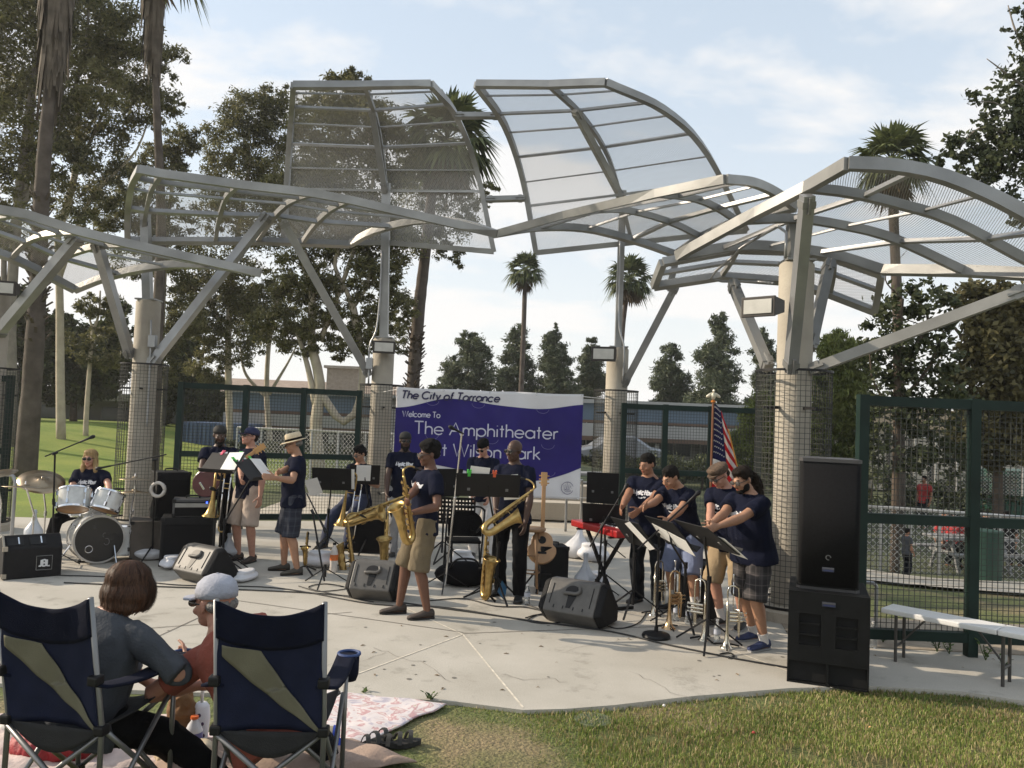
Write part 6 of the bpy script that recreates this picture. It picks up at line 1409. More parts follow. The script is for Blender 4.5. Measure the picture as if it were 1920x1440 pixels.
mic_stand('long low boom microphone stand reaching from right to the drummer', gxy(285, 1050), P(291, 862, 10.0), (P(312, 852, 10.0), P(205, 874, 10.0)))
mic_stand('thin pale microphone stand leaning in front of the banner', gxy(834, 1106), P(866, 812, 8.9), None, chrome=True)
mic_stand('boom microphone stand at the keyboard behind the lit monitor', gxy(1120, 1122), P(1129, 985, 8.6), (P(1106, 1025, 8.5), P(1162, 932, 8.6)))
mic_stand('round based boom microphone stand in front of the trumpets', gxy(1230, 1195), P(1236, 1000, 7.55), (P(1196, 1030, 7.4), P(1290, 942, 7.6)), base='round')
mic_stand('short microphone stand aimed at the saxophone bells', gxy(608, 1098), P(586, 960, 9.35), (P(575, 925, 9.4), P(600, 975, 9.3)))
mic_stand('microphone stand close to the amplifier behind the trombone', gxy(410, 1058), P(418, 925, 9.9), None)

# ------------------------------------------------------------------ drums
DRUMW = mat('white_pearl_wrap', (0.52, 0.52, 0.50), .25, 0, .12, 14, coat=.4); HEADB = mat('black_drum_head', (0.012, 0.012, 0.013), .25); HEADW = mat('coated_head', (0.6, 0.6, 0.58), .6); WOOD = mat('amber_shell', (0.30, 0.15, 0.05), .4, 0, .3, 6); CYM = mat('cymbal_bronze', (0.36, 0.28, 0.19), .34, 1.0, .1, 10)
def drum(label, loc, r, depth, axis, up=(0, 0, 1), front=HEADB, back=HEADW, lugs=8, name='tom_drum', rim=.012, extra=None, group='white pearl drums'):
    "cylinder along axis, front head at +axis"
    t = thing(name, label, 'drum', loc, 0, group); q = V(axis).to_track_quat('Z', 'Y').to_matrix().to_4x4()
    mb = MB(); mb.lathe([(r, -depth / 2), (r, depth / 2)], 40, q, cap=False); link('shell', mb, DRUMW, t, smooth=True)
    for s_, m in ((1, front), (-1, back)):
        z = s_ * (depth / 2 + .004); mb = MB(); mb.lathe([(.001, z), (r * .97, z)], 40, q, cap=False); link('head', mb, m, t, fix=True)
        mb = MB(); mb.lathe([(r * .96, z + s_ * rim * .6), (r + rim * .5, z + s_ * rim * .6), (r + rim * .7, z - s_ * rim * 1.2), (r + .001, z - s_ * rim * 1.2)], 40, q, cap=False); link('rim', mb, CHROME if r < .25 else mat('silver_hoop', (.45, .44, .42), .35, .7), t, smooth=True, ang=40)
    for i in range(lugs):
        mb = MB(); a = 2 * math.pi * i / lugs + .2; p = V((r * math.cos(a), r * math.sin(a), 0)); d = V((math.cos(a), math.sin(a), 0))
        for z in (-depth * .3, depth * .3): c = q @ (p + d * .01 + V((0, 0, z))); mb.box(c, (.022, .022, .05) if depth > 0.2 else (.02, .02, .035), q.to_3x3())
        mb.tube([q @ (p + d * .014 + V((0, 0, -depth / 2))), q @ (p + d * .014 + V((0, 0, depth / 2)))], .0035, 6)
        link('lug', mb, CHROME, t, fix=False)
    return t, q
bd = gxy(176, 1058); bdax = V((.80, -1, .03)).normalized()
t, q = drum('white pearl bass drum with black front head', (bd.x - .10, bd.y + .20, .295), .285, .40, bdax, name='bass_drum', rim=.02)
mb = MB(); zz = .2 + .010
def ringpt(cx, cy, r, n=24): return [q @ V((cx + r * math.cos(2 * math.pi * i / n), cy + r * math.sin(2 * math.pi * i / n), zz)) for i in range(n + 1)]
# work out the head's own right/up axes
hx = (q.inverted() @ V((1, 0, 0)).to_4d()).to_3d() if False else q.to_3x3().inverted() @ V((1, 0, 0)); hz = q.to_3x3().inverted() @ V((0, 0, 1))
def hpz(x, z): p = hx * x + hz * z; return p.x, p.y
cx, cy = hpz(-.145, -.115); mb.tube(ringpt(cx, cy, .042), .006, 6); link('port_ring', mb, CHROME, t, smooth=True)
mb = MB(); cx, cy = hpz(.105, -.03); mb.tube([q @ V((cx + .04 * (hx * math.cos(a) + hz * math.sin(a)).x, cy + .04 * (hx * math.cos(a) + hz * math.sin(a)).y, zz)) for a in [R(-150 + i * 15) for i in range(19)]], .004, 6); cx, cy = hpz(.075, .05); mb.tube([q @ V((cx + .028 * (hx * math.cos(a) + hz * math.sin(a)).x, cy + .028 * (hx * math.cos(a) + hz * math.sin(a)).y, zz)) for a in [R(60 + i * 15) for i in range(13)]], .003, 6); link('head_logo', mb, mat('grey_logo', (.12, .12, .12), .5), t, smooth=True)
mb = MB()
for s_ in (-1, 1): mb.tube([(s_ * .27, -.06, -.08), (s_ * .36, -.16, -.29)], .011, 8)
link('spur', mb, CHROME, t)
drum('white tom drum with amber lower head, left over the bass drum', P(139, 937, 9.85), .18, .235, (-.18, .42, 1), front=HEADW, back=WOOD, lugs=6)
drum('white tom drum nearer to the cymbals, right over the bass drum', P(202, 940, 9.9), .165, .22, (.15, .42, 1), front=HEADW, back=WOOD, lugs=6)
drum('white floor tom in the shadow behind the bass drum', P(226, 1012, 10.35), .19, .36, (0, .1, 1), front=HEADW, back=HEADW, lugs=8, name='floor_tom')
drum('snare drum in front of the drummer, mostly hidden', P(160, 958, 10.3), .17, .14, (0, .12, 1), front=HEADW, back=HEADW, name='snare_drum')
def cymbal(label, pos, r, tilt, foot, name='cymbal'):
    f = V(foot); p = V(pos); t = thing(name, label, 'cymbal', (f.x, f.y, 0), 0, 'cymbals on stands'); q = (Matrix.Translation(p - V((f.x, f.y, 0))) @ V(tilt).to_track_quat('Z', 'Y').to_matrix().to_4x4())
    mb = MB(); mb.lathe([(r, 0), (r * .6, .010), (r * .2, .018), (r * .17, .034), (.012, .042)], 36, q, cap=False); o = link('plate', mb, CYM, t, smooth=True); o.modifiers.new('t', 'SOLIDIFY').thickness = .002
    mb = MB(); tripod(mb, .24, .28, random.random() * 2, .009); e = q @ V((0, 0, .03)); mb.tube([(0, 0, .1), (0, 0, e.z * .6), (e.x, e.y, e.z)], .011, 8); mb.tube([q @ V((0, 0, .03)), q @ V((0, 0, .075))], .011, 8); mb.tube([(0, 0, .5), (0, 0, .56)], .018, 8); link('stand', mb, CHROME, t, smooth=True, ang=50)
cymbal('thin pale cymbal low at the left edge of the kit', P(47, 914, 9.7), .25, (.02, .1, 1), gxy(58, 1052))
cymbal('reddish ride cymbal tilted between drummer and left edge', P(78, 903, 10.2), .27, (.35, -.42, 1), gxy(80, 1040))
cymbal('crash cymbal high to the right of the drummer', P(253, 899, 10.2), .19, (.0, .06, 1), gxy(245, 1035))
cymbal('hi-hat cymbal pair low beside the right tom', P(252, 923, 10.0), .17, (0, .03, 1), gxy(240, 1044), 'hi_hat')
cymbal('brown cymbal cut by the left picture edge', P(-8, 889, 10.3), .25, (-.1, -.2, 1), gxy(-4, 1035))
# drum throne, pedal
t = thing('drum_throne', 'round black stool under the drummer', 'stool', (PEOPLE['drummer']['hip'].x, PEOPLE['drummer']['hip'].y + .03, 0)); mb = MB(); mb.lathe([(.17, .42), (.18, .47), (.16, .52), (.05, .53)], 20); link('seat', mb, CL['black'], t, smooth=True)
mb = MB(); tripod(mb, .2, .25); mb.tube([(0, 0, .1), (0, 0, .44)], .016, 8); link('leg', mb, CHROME, t)

# ------------------------------------------------------------------ speakers and amplifiers
WEDGEM = mat('charcoal_speaker_plastic', (0.10, 0.095, 0.088), .5, 0, .12, 12, .04, 220, spec=.35); SIDEM = mat('dark_speaker_side', (0.010, 0.010, 0.011), .7, 0, .2, 12, .2, 200, spec=.2); GRILLE = mat('black_speaker_grille', (0.006, 0.006, 0.007), .7, 0, .3, 60, .4, 300, spec=.15)
def wedge(label, foot, yaw, w=.60, k=1.0):
    t = thing('monitor_speaker', label, 'stage monitor', foot, yaw, 'wedge monitors facing the band'); prof = [(-.10, .0), (-.235, .135), (-.215, .175), (-.075, .395), (-.045, .41), (.045, .41), (.265, .10), (.25, .0)]
    prof = [(a * k, b * k) for a, b in prof]; n = len(prof); cw = w * .40
    mb = MB(); mb.v = [V((s_ * cw, a, b)) for s_ in (-1, 1) for a, b in prof]; mb.f = [tuple(range(n)), tuple(reversed(range(n, 2 * n)))] + [(i, i + n, (i + 1) % n + n, (i + 1) % n) for i in range(n)]; mb.m = [0] * len(mb.f)
    o = link('cabinet', mb, WEDGEM, t); bv = o.modifiers.new('b', 'BEVEL'); bv.width = .012; bv.segments = 2
    for s_ in (-1, 1):
        mb = MB(); c = (.0, .2 * k); mb.v = [V((s_ * cw, a, b)) for a, b in prof] + [V((s_ * w * .5, c[0] + (a - c[0]) * .86, c[1] + (b - c[1]) * .84)) for a, b in prof]; mb.f = [tuple(range(n)), tuple(range(n, 2 * n))] + [(i, i + n, (i + 1) % n + n, (i + 1) % n) for i in range(n)]; mb.m = [0] * len(mb.f)
        o = link('side_cheek', mb, SIDEM, t); bv = o.modifiers.new('b', 'BEVEL'); bv.width = .014; bv.segments = 2
    d = (V((0, prof[3][0], prof[3][1])) - V((0, prof[2][0], prof[2][1]))).normalized(); nr = V((0, -d.z, d.y)); c0 = V((0, (prof[2][0] + prof[3][0]) / 2, (prof[2][1] + prof[3][1]) / 2))
    def Q(x, v, o=0.004): return c0 + V((x, 0, 0)) + d * v * k + nr * o
    mb = MB(); mb.poly([Q(.075 * math.cos(a * math.pi / 10), .045 + .055 * math.sin(a * math.pi / 10)) for a in range(21)], .002, nr); mb.poly([Q(-.035, .0, .0045), Q(.055, .0, .0045), Q(.012, -.125, .0045), Q(-.032, -.125, .0045)], .002, nr); link('recess_shade_panel', mb, BLACK, t)  # raised black panels stand in for the shade inside a handle recess
    mb = MB(); mb.tube(catmull([Q(-.082, .012, .012), Q(-.02, .014, .022), Q(.05, .016, .022), Q(.082, .045, .015), Q(.07, .085, .010)], 14), .017, 8); link('handle', mb, WEDGEM, t, smooth=True)
    mb = MB()
    for x in (-.19, .19): mb.box(Q(x * w / .6, .0, .002), (.006, .007, .20 * k), Matrix((V((1, 0, 0)), nr, d)).transposed())
    link('groove', mb, SIDEM, t)
    mb = MB()
    for x in (-.16, -.06, .05, .15): mb.box(Q(x, -.125, .0025), (.009, .006, .03), Matrix((V((1, 0, 0)), nr, d)).transposed())
    link('vent_slot', mb, BLACK, t)
    dg = (V((0, prof[6][0], prof[6][1])) - V((0, prof[5][0], prof[5][1]))).normalized(); c = V((0, (prof[5][0] + prof[6][0]) / 2, (prof[5][1] + prof[6][1]) / 2)); ng = V((0, -dg.z, dg.y)); ng = ng if ng.y > 0 else -ng
    mb = MB(); mb.box(c + ng * .004, (cw * 1.8, .010, .34 * k), Matrix((V((1, 0, 0)), ng, dg)).transposed()); link('grille', mb, GRILLE, t)
wedge('sunlit wedge monitor at left in front of the amplifiers', gxy(382, 1090), R(-32), .64)
wedge('grey wedge monitor in shade left of the soloist', gxy(704, 1122), R(-10), .56)
wedge('sunlit wedge monitor right of the water bottle', gxy(1082, 1168), R(-30), .68, 1.03)
# boxy monitor with badge at far left
t = thing('monitor_speaker', 'black boxy floor monitor with sunlit tan corner and square badge at the left edge', 'stage monitor', gxy(60, 1084), R(40), 'wedge monitors facing the band')
w, h, d0 = 96 * S(9.0), .47, .5; mb = MB(); pr = [(0, 0), (0, .335), (.16, .47), (d0, .38), (d0, 0)]; n = len(pr)
mb.v = [V((s_ * w / 2, a, b)) for s_ in (-1, 1) for a, b in pr]; mb.f = [tuple(range(n)), tuple(reversed(range(n, 2 * n)))] + [(i, i + n, (i + 1) % n + n, (i + 1) % n) for i in range(n)]; mb.m = [0] * len(mb.f); o = link('cabinet', mb, SIDEM, t); o.modifiers.new('b', 'BEVEL').width = .012
dd = V((0, .16, .135)).normalized(); nn = V((0, -dd.z, dd.y))
for x in (-.17, .05):
    mb = MB(); c = V((x, .08, .4025)) + nn * .003; M3 = Matrix((V((1, 0, 0)), nn, dd)).transposed(); mb.box(c, (.16, .006, .11), M3); link('recess_shade_panel', mb, BLACK, t)  # black plate painted as the shadow of the handle hollow
    mb = MB(); mb.box(c + nn * .012 + V((.03, 0, 0)), (.014, .012, .10), M3); link('handle', mb, CHROME, t)
mb = MB(); mb.box((.11, -.004, .165), (.165, .008, .165)); b_ = link('badge', mb, SIDEM, t)
mb = MB(); sq = [(-.078, -.078), (.078, -.078), (.078, .078), (-.078, .078), (-.078, -.078)]
mb.tube([V((.11 + a, -.009, .165 + b)) for a, b in sq], .0028, 6); link('badge_frame', mb, mat('badge_silver', (.35, .35, .34), .4, .6), b_)
mb = MB(); text_strokes(mb, 'JBL', V((.055, -.012, .128)), V((1, 0, 0)), V((0, 0, 1)), .07, .019, gap=.10, fit=.11, depth=.25); link('badge_lettering', mb, mat('badge_white', (.60, .60, .60), .4), b_, fix=False)
mb = MB()
for z in (.02, .32): mb.box((-w / 2 + .012, .002, z + .02), (.05, .02, .05))
mb.bar((-w / 2 + .004, -.004, .335), (-w / 2 + .004, .158, .472), .02, .012); link('corner', mb, mat('sunlit_corner', (.34, .30, .24), .5, .3), t)  # tan colour stands in for sunlight along the left edge
# cabinets behind
def cab(label, px, Y, w, h, d, yaw=0, z=0, grille=True, name='speaker_cabinet', body=SIDEM, group='amplifiers left of the band', top=True):
    p = P(px, 900, Y); t = thing(name, label, 'amplifier', (p.x, p.y, z), yaw, group); mb = MB(); mb.bbox((0, 0, h / 2), (w, d, h), .014); link('cabinet', mb, body, t)
    if grille: mb = MB(); mb.bbox((0, -d / 2 - .004, h * .46), (w * .88, .012, h * .78), .004); link('grille', mb, GRILLE, t)
    if top: mb = MB(); mb.tube(catmull([(-.08, 0, h), (-.07, 0, h + .03), (.07, 0, h + .03), (.08, 0, h)], 8), .010, 6); link('handle', mb, BLACK, t)
    for x in (-1, 1):
        for zz_ in (.02, h - .02): mb = MB(); mb.bbox((x * (w / 2 - .018), -d / 2 + .008, zz_), (.045, .03, .045), .006); link('corner', mb, BLACK, t)
    return t
BROWNC = mat('worn_brown_case', (0.075, 0.062, 0.05), .8, 0, .3, 6)
cab('brown topped flight case low behind the drum kit, left', 300, 10.6, .62, .50, .5, .42, body=BROWNC, grille=False, top=False)
cab('tall black speaker cabinet standing on the cases beside the drums', 320, 10.7, .42, .62, .4, .62, z=.502)
cab('large dark bass amplifier cabinet behind the lit monitor', 358, 10.3, .62, .60, .45, .35)
cab('small amplifier head with blue light on the bass cabinet', 364, 10.3, .46, .22, .35, .35, z=.602, body=mat('amp_head', (.05, .05, .052), .5), name='amplifier_head')
t = [o for o in COL.objects if o.get('label', '').startswith('small amplifier head')][0]
mb = MB(); mb.box((0, -.19, .15), (.40, .02, .05)); link('panel', mb, mat('amp_panel', (.25, .25, .24), .4, .5), t)
mb = MB(); mb.box((.17, -.20, .185), (.02, .012, .02)); M = mat('blue_led', (.02, .05, .6), .3); M.node_tree.nodes['Principled BSDF'].inputs['Emission Color'].default_value = (.05, .12, 1, 1); M.node_tree.nodes['Principled BSDF'].inputs['Emission Strength'].default_value = 3; link('pilot_light', mb, M, t)
t = thing('cable_coil', 'pale coiled hose hanging on the tall speaker cabinet', 'coil', P(296, 918, 10.1), 0); mb = MB(); mb.tube([V((.085 * math.cos(a * .4), -.01 * math.sin(a), .085 * math.sin(a * .4))) for a in range(48)], .02, 8); link('loop', mb, mat('pale_hose', (.45, .42, .38), .5), t, smooth=True)
cab('black equipment case right of the stool with ribbed edge', 1040, 9.6, .34, .52, .30, .2, group='black cases behind the bald man', grille=False)
cab('black low case behind the big saxophone bells', 700, 11.7, .5, .55, .4, 0, group='black cases behind the saxophones')
cab('black trunk with strap at the foot of the flat cap man', 1318, 8.6, .42, .55, .36, -.2, group='black cases behind the trumpets', grille=False)
# main PA stack
p = gxy(1548, 1287); sp = S(p.y)
t = thing('subwoofer', 'big black subwoofer at the front right of the stage', 'subwoofer', (p.x + .12, p.y + .30, 0), R(-20)); w, h, d0 = 141 * sp, 170 * sp, .66; Y0 = -d0 / 2
mb = MB(); mb.bbox((0, .02, h / 2), (w, d0 - .04, h), .012); link('cabinet', mb, BLACKP, t)
mb = MB()
for x0, x1 in ((-.98, -.80), (-.32, -.0), (.0, .32), (.80, .98)): pass
def fr(x0, x1, z0, z1): mb.box(((x0 + x1) / 2 * w / 2, Y0 + .01, (z0 + z1) / 2 * h), ((x1 - x0) * w / 2, .03, (z1 - z0) * h))
fr(-1, 1, .76, 1); fr(-1, -.72, .42, .76); fr(-.18, .18, .42, .76); fr(.72, 1, .42, .76); fr(-1, 1, .24, .42); fr(-1, -.96, .0, .24); fr(.96, 1, .0, .24); fr(-.03, .03, .02, .24); fr(-1, 1, .0, .02)
for z in (.525, .64): fr(-.70, -.20, z, z + .02); fr(.20, .70, z, z + .02)
link('baffle', mb, BLACKP, t, fix=False)
mb = MB(); mb.box((0, Y0 + .028, .5 * h), (w * .98, .004, h * .95)); link('port', mb, mat('void_black', (.003, .003, .003), .9), t)
def nameplate(par, x, y, z, ww, hh):
    mb = MB(); mb.box((x, y, z), (ww, .006, hh)); o = link('nameplate', mb, mat('plate_dark', (.03, .035, .06), .4), par)
    mb = MB(); mb.box((x, y - .004, z + hh * .26), (ww * .96, .003, hh * .30)); link('nameplate_strip', mb, mat('plate_silver', (.12, .12, .125), .4, .4), o)
    mb = MB(); mb.box((x + ww * .02, y - .004, z - hh * .22), (ww * .8, .003, hh * .26)); link('nameplate_accent', mb, mat('plate_blue', (.02, .03, .11), .4), o)
nameplate(t, 0.0, Y0 - .008, h * .885, .10, .036)
hb = h
t = thing('loudspeaker', 'tall black loudspeaker stacked on the subwoofer', 'loudspeaker', (p.x + .11, p.y + .30, hb + .003), R(-20)); w, h = 110 * sp, 248 * sp; Y0 = -.24
mb = MB(); prof = [(-w / 2, Y0 + .05), (-w / 2 + .03, Y0 + .015), (w / 2 - .03, Y0 + .015), (w / 2, Y0 + .05), (w / 2 - .06, .24), (-w / 2 + .06, .24)]
mb.loft([[V((a, b, z)) for a, b in prof] for z in (.02, h - .03)]); link('cabinet', mb, BLACKP, t)
mb = MB(); mb.loft([[V((a * 1.02, b * 1.02, z)) for a, b in prof] for z in (h - .028, h)]); mb.loft([[V((a * 1.02, b * 1.02, z)) for a, b in prof] for z in (0, .022)]); link('end_cap', mb, mat('cap_grey', (.05, .048, .05), .45), t)
mb = MB(); mb.loft([[V((x, Y0 + .004 - .02 * math.cos(x / w * 2.6), z)) for x in [(-.46 + .92 * i / 12) * w for i in range(13)]] + [] for z in (.05, h - .05)], cap=False) if False else None
mb = MB(); n = 14; mb.v = [V((x, Y0 + .012 - .022 * math.cos(x / w * 2.9), z)) for z in (.045, h - .045) for x in [(-.47 + .94 * i / n) * w for i in range(n + 1)]]; mb.f = [(i, i + 1, i + n + 2, i + n + 1) for i in range(n)]; mb.m = [0] * n; o = link('grille', mb, GRILLE, t, smooth=True); o.modifiers.new('t', 'SOLIDIFY').thickness = -.008
nameplate(t, 0.0, Y0 - .018, h * .165, .09, .034)
mb = MB(); mb.tube([V((.018 * math.cos(a * math.pi / 8), Y0 - .014, h * .255 + .018 * math.sin(a * math.pi / 8))) for a in range(14)], .006, 6); link('emblem', mb, mat('plate_silver', (.40, .40, .42)), t)
# ------------------------------------------------------------------ guitars, keyboard, furniture
def guitar(label, bodycol, k=1.0, bass=False):
    t = thing('guitar', label, 'guitar', (0, 0, 0), 0, 'guitars'); mb = MB(); n = 44; out = []
    for i in range(n):
        a = 2 * math.pi * i / n; r = .165 + .035 * math.cos(2 * a) * .4 + .03 * (-math.sin(a)) * 1.0; x = r * math.cos(a) * (1.0 if math.sin(a) < 0 else .82); z = r * math.sin(a) * 1.25
        if abs(z) < .09 and not bass: x *= .86 + abs(z) * 1.5
        if bass and z > .05 and abs(x) < .055: z *= .75
        out.append(V((x * k, 0, z * k)))
    th = .045 if bass else .09
    mb.poly([p + V((0, -th / 2 * k, 0)) for p in out], th * k, (0, -1, 0)); o = link('guitar_body', mb, bodycol, t); o.modifiers.new('b', 'BEVEL').width = .008
    mb = MB(); mb.bbox((0, -.03 * k, .45 * k), (.048 * k, .025 * k, .56 * k), .006); link('neck', mb, mat('maple_neck', (.40, .22, .09), .45), t)
    mb = MB(); mb.bbox((0, -.022 * k, .80 * k), (.075 * k, .02 * k, .17 * k), .008)
    for i in range(3):
        for s_ in (-1, 1): mb.tube([V((s_ * .035, -.022, .75 + i * .045)) * k, V((s_ * .062, -.022, .75 + i * .045)) * k], .008 * k, 6)
    link('headstock', mb, mat('maple_head', (.45, .25, .09), .4), t)
    if not bass: mb = MB(); mb.lathe([(.001, 0), (.045 * k, 0), (.046 * k, .003)], 20, Matrix.Translation((0, -(th / 2 + .002) * k, .05 * k)) @ Matrix.Rotation(HALFPI, 4, 'X')); link('sound_hole', mb, BLACK, t)
    mb = MB(); mb.bbox((0, -(th / 2 + .006) * k, -.10 * k), (.11 * k, .012 * k, .025 * k), .004); link('bridge', mb, BLACK if not bass else CHROME, t)
    return t
place(guitar('dark red bass guitar held by the man at left', mat('wine_lacquer', (.085, .022, .03), .25, 0, .2, coat=.5), .95, True), (0, 0, 0), (0, 0, .6), P(392, 903, 10.15), P(440, 872, 10.15), (0, -1, 0))
t = guitar('cherry blonde acoustic guitar leaning on a stand behind the bald man', mat('blond_spruce', (.46, .27, .13), .4, 0, .2, 5), 1.0); place(t, (0, 0, 0), (0, 0, .6), P(1016, 1022, 9.5), P(1019, 935, 9.7), (0, -1, .15))
mb = MB(); b = gxy(1003, 1076); o = thing('guitar_stand', 'black guitar stand under the acoustic guitar', 'stand', (t.location.x, t.location.y, 0)); tripod(mb, .3, .25); mb.tube([(0, .05, .1), (0, .12, .75)], .012, 8); mb.bar((-.12, -.08, .2), (.12, -.08, .2), .02, .02); mb.bar((0, 0, .25), (0, -.08, .2), .02, .02); link('tripod', mb, BLACK, o)
t = thing('wooden_stool', 'tall plain wooden bar stool right of the bald man', 'stool', gxy(993, 1108)); WST = mat('stool_wood', (.34, .20, .10), .5, 0, .25, 6); mb = MB(); mb.lathe([(.001, .70), (.155, .70), (.165, .715), (.16, .735), (.001, .738)], 28); link('seat', mb, WST, t, smooth=True, ang=40)
for a in range(4): q_ = .5 + a * HALFPI; mb = MB(); mb.tube([(.09 * math.cos(q_), .09 * math.sin(q_), .70), (.17 * math.cos(q_), .17 * math.sin(q_), 0)], [.017, .014], 8); link('leg', mb, WST, t, smooth=True)
mb = MB()
for zz_, rr in ((.22, .145), (.42, .125)):
    pts = [V((rr * math.cos(.5 + a * HALFPI), rr * math.sin(.5 + a * HALFPI), zz_)) for a in range(5)]
    for a_, b_ in zip(pts, pts[1:]): mb.tube([a_, b_], .009, 6)
link('rung', mb, WST, t, smooth=True, fix=False)
t = thing('stool', 'black padded stool under the man in glasses', 'stool', (PEOPLE['seated']['hip'].x, PEOPLE['seated']['hip'].y + .02, 0)); mb = MB(); mb.lathe([(.15, .56), (.165, .59), (.15, .63), (.001, .635)], 20); link('seat', mb, CL['black'], t, smooth=True); mb = MB(); tripod(mb, .4, .25); mb.tube([(0, 0, .2), (0, 0, .58)], .018, 8); link('leg', mb, BLACK, t)
# keyboard
t = thing('keyboard', 'red stage keyboard in front of the heavy set man', 'keyboard', P(1134, 990, 8.95), R(-64)); mb = MB(); mb.bbox((0, 0, 0), (.95, .32, .075), .015); link('case', mb, mat('red_keyboard_case', (.30, .014, .016), .3, 0, .08), t); mb = MB(); mb.box((0, .06, .040), (.86, .14, .010)); link('white_keys', mb, WHITEP, t)
mb = MB()
for i in range(30):
    if i % 7 not in (2, 6): mb.box((-.41 + i * .0285, .03, .048), (.013, .085, .012))
link('black_keys', mb, BLACK, t, fix=False)
o = thing('keyboard_stand', 'black crossed stand under the red keyboard', 'stand', (t.location.x, t.location.y, 0), R(-64)); zt = t.location.z - .04
for s_ in (-1, 1):
    mb = MB(); mb.bar((-.33 * s_, .03 * s_, .02), (.33 * s_, .03 * s_, zt), .035, .03, (0, 1, 0)); mb.bar((-.33 * s_, -.18, .02), (-.33 * s_, .18, .02), .03, .03); mb.bar((.33 * s_, -.16, zt - .012), (.33 * s_, .16, zt - .012), .03, .022); link('leg', mb, BLACK, o)
# folding chair
t = thing('folding_chair', 'black metal folding chair behind the soloist, back to us', 'chair', gxy(868, 1085), R(8)); mb = MB(); mb.poly(catmull([(-.21, 0, .52), (-.21, -.02, .72), (-.12, -.03, .82), (0, -.03, .84), (.12, -.03, .82), (.21, -.02, .72), (.21, 0, .52)], 24), .015, (0, -1, .05)); link('backrest', mb, CL['black'], t)
mb = MB(); mb.bbox((0, .22, .44), (.42, .40, .03), .01); link('seat', mb, CL['black'], t)
for s_ in (-1, 1):
    mb = MB(); mb.tube([(s_ * .23, -.05, .86), (s_ * .23, .08, .44), (s_ * .23, .30, 0)], .012, 8); link('leg', mb, BLACK, t, smooth=True); mb = MB(); mb.tube([(s_ * .215, .34, .44), (s_ * .215, .02, 0)], .012, 8); link('leg', mb, BLACK, t, smooth=True)
mb = MB(); mb.tube(catmull([(-.23, -.05, .84), (-.18, -.06, .89), (0, -.065, .90), (.18, -.06, .89), (.23, -.05, .84)], 14), .012, 8); link('top_rail', mb, BLACK, t, smooth=True)
# white folding bench
a = G(1668, 1143, 0.43); b = G(1925, 1192, .43); d = (b - a); d.z = 0; ang = math.atan2(d.y, d.x); t = thing('folding_bench', 'white plastic folding bench in front of the right fence', 'bench', (a.x, a.y + .06, 0), ang)
Lb = 1.83
for i in range(2): mb = MB(); mb.bbox((Lb / 4 + i * Lb / 2, 0, .43), (Lb / 2 - .006, .28, .045), .014); link('seat', mb, WHITEP, t)
GRL = mat('grey_legs', (.07, .065, .06), .45, .3)
for x in (.12, .95, Lb - .12):
    mb = MB()
    for y in (-.10, .10): mb.tube([(x, y, .41), (x, y, 0)], .014, 8)
    mb.tube([(x, -.10, .14), (x, .10, .14)], .012, 8); mb.tube([(x, 0, .14), (x + (.22 if x < .5 else -.22), 0, .40)], .009, 6); link('leg', mb, GRL, t, smooth=True, ang=50)
# flag
t = thing('flag', 'American flag hanging from a pole behind the flat cap man', 'flag', (P(1333, 900, 9.6).x, 9.6, 0)); top = P(1341, 752, 9.6); mb = MB(); z_t = top.z; mb.tube([(0, 0, 0), (0, 0, z_t)], .014, 8); mb.lathe([(.18, 0), (.17, .03), (.04, .06), (.03, .14)], 20); link('pole', mb, mat('flag_pole', (.18, .07, .03), .4), t, smooth=True, ang=40)
mb = MB(); mb.ell((0, 0, z_t + .06), (.03, .025, .045)); 
for s_ in (-1, 1): mb.ell((s_ * .045, 0, z_t + .07), (.05, .012, .02), Matrix.Rotation(s_ * .6, 3, 'Y'), 10, 6)
mb.ell((0, -.01, z_t + .12), (.015, .02, .02)); link('eagle_finial', mb, mat('pale_gold', (.75, .70, .55), .35, .4), t, smooth=True)
mb = MB(); mb.lathe([(.012, z_t - .02), (.028, z_t - .015), (.028, z_t + .0), (.012, z_t + .01)], 12); link('collar', mb, mat('orange_gold', (.55, .18, .02), .4, .3), t)
FR = leafmat('flag_red', (.55, .03, .04), (.60, .035, .045), 3, .5); FW = leafmat('flag_white', (.74, .72, .70), (.78, .76, .74), 3, .5); FB = leafmat('flag_blue', (.016, .018, .09), (.02, .022, .1), 3, .4)
ns, nr = 36, 52; Lf = z_t - .02 - .80
def flagp(u, v):                     # u 0..1 away from the pole (hanging folds), v 0..1 down the hoist
    drop = .30 * u * u + .10 * u; xo = .36 * (u ** .9) * (0.45 + 0.9 * v) ; fold = .055 * math.sin(u * 10.5 + v * 1.6) * (0.25 + u) * (0.35 + .65 * v)
    return V((.014 + xo, fold, z_t - .03 - v * Lf * .82 - drop * .75))
for nm, m, sel in (('red_stripe', FR, 0), ('white_stripe', FW, 1), ('canton', FB, 2)):
    mb = MB(); mp = {}
    def vid(i, j):
        if (i, j) not in mp: mp[(i, j)] = len(mb.v); mb.v.append(flagp(i / ns, j / nr))
        return mp[(i, j)]
    for j in range(nr):
        for i in range(ns):
            s_ = j // 4; k_ = 2 if (i < ns * .42 and s_ < 7) else (0 if s_ % 2 == 0 else 1)
            if k_ == sel: mb.f.append((vid(i, j), vid(i + 1, j), vid(i + 1, j + 1), vid(i, j + 1))); mb.m.append(0)
    o = link(nm, mb, m, t, smooth=True); o.modifiers.new('t', 'SOLIDIFY').thickness = .002
mb = MB()
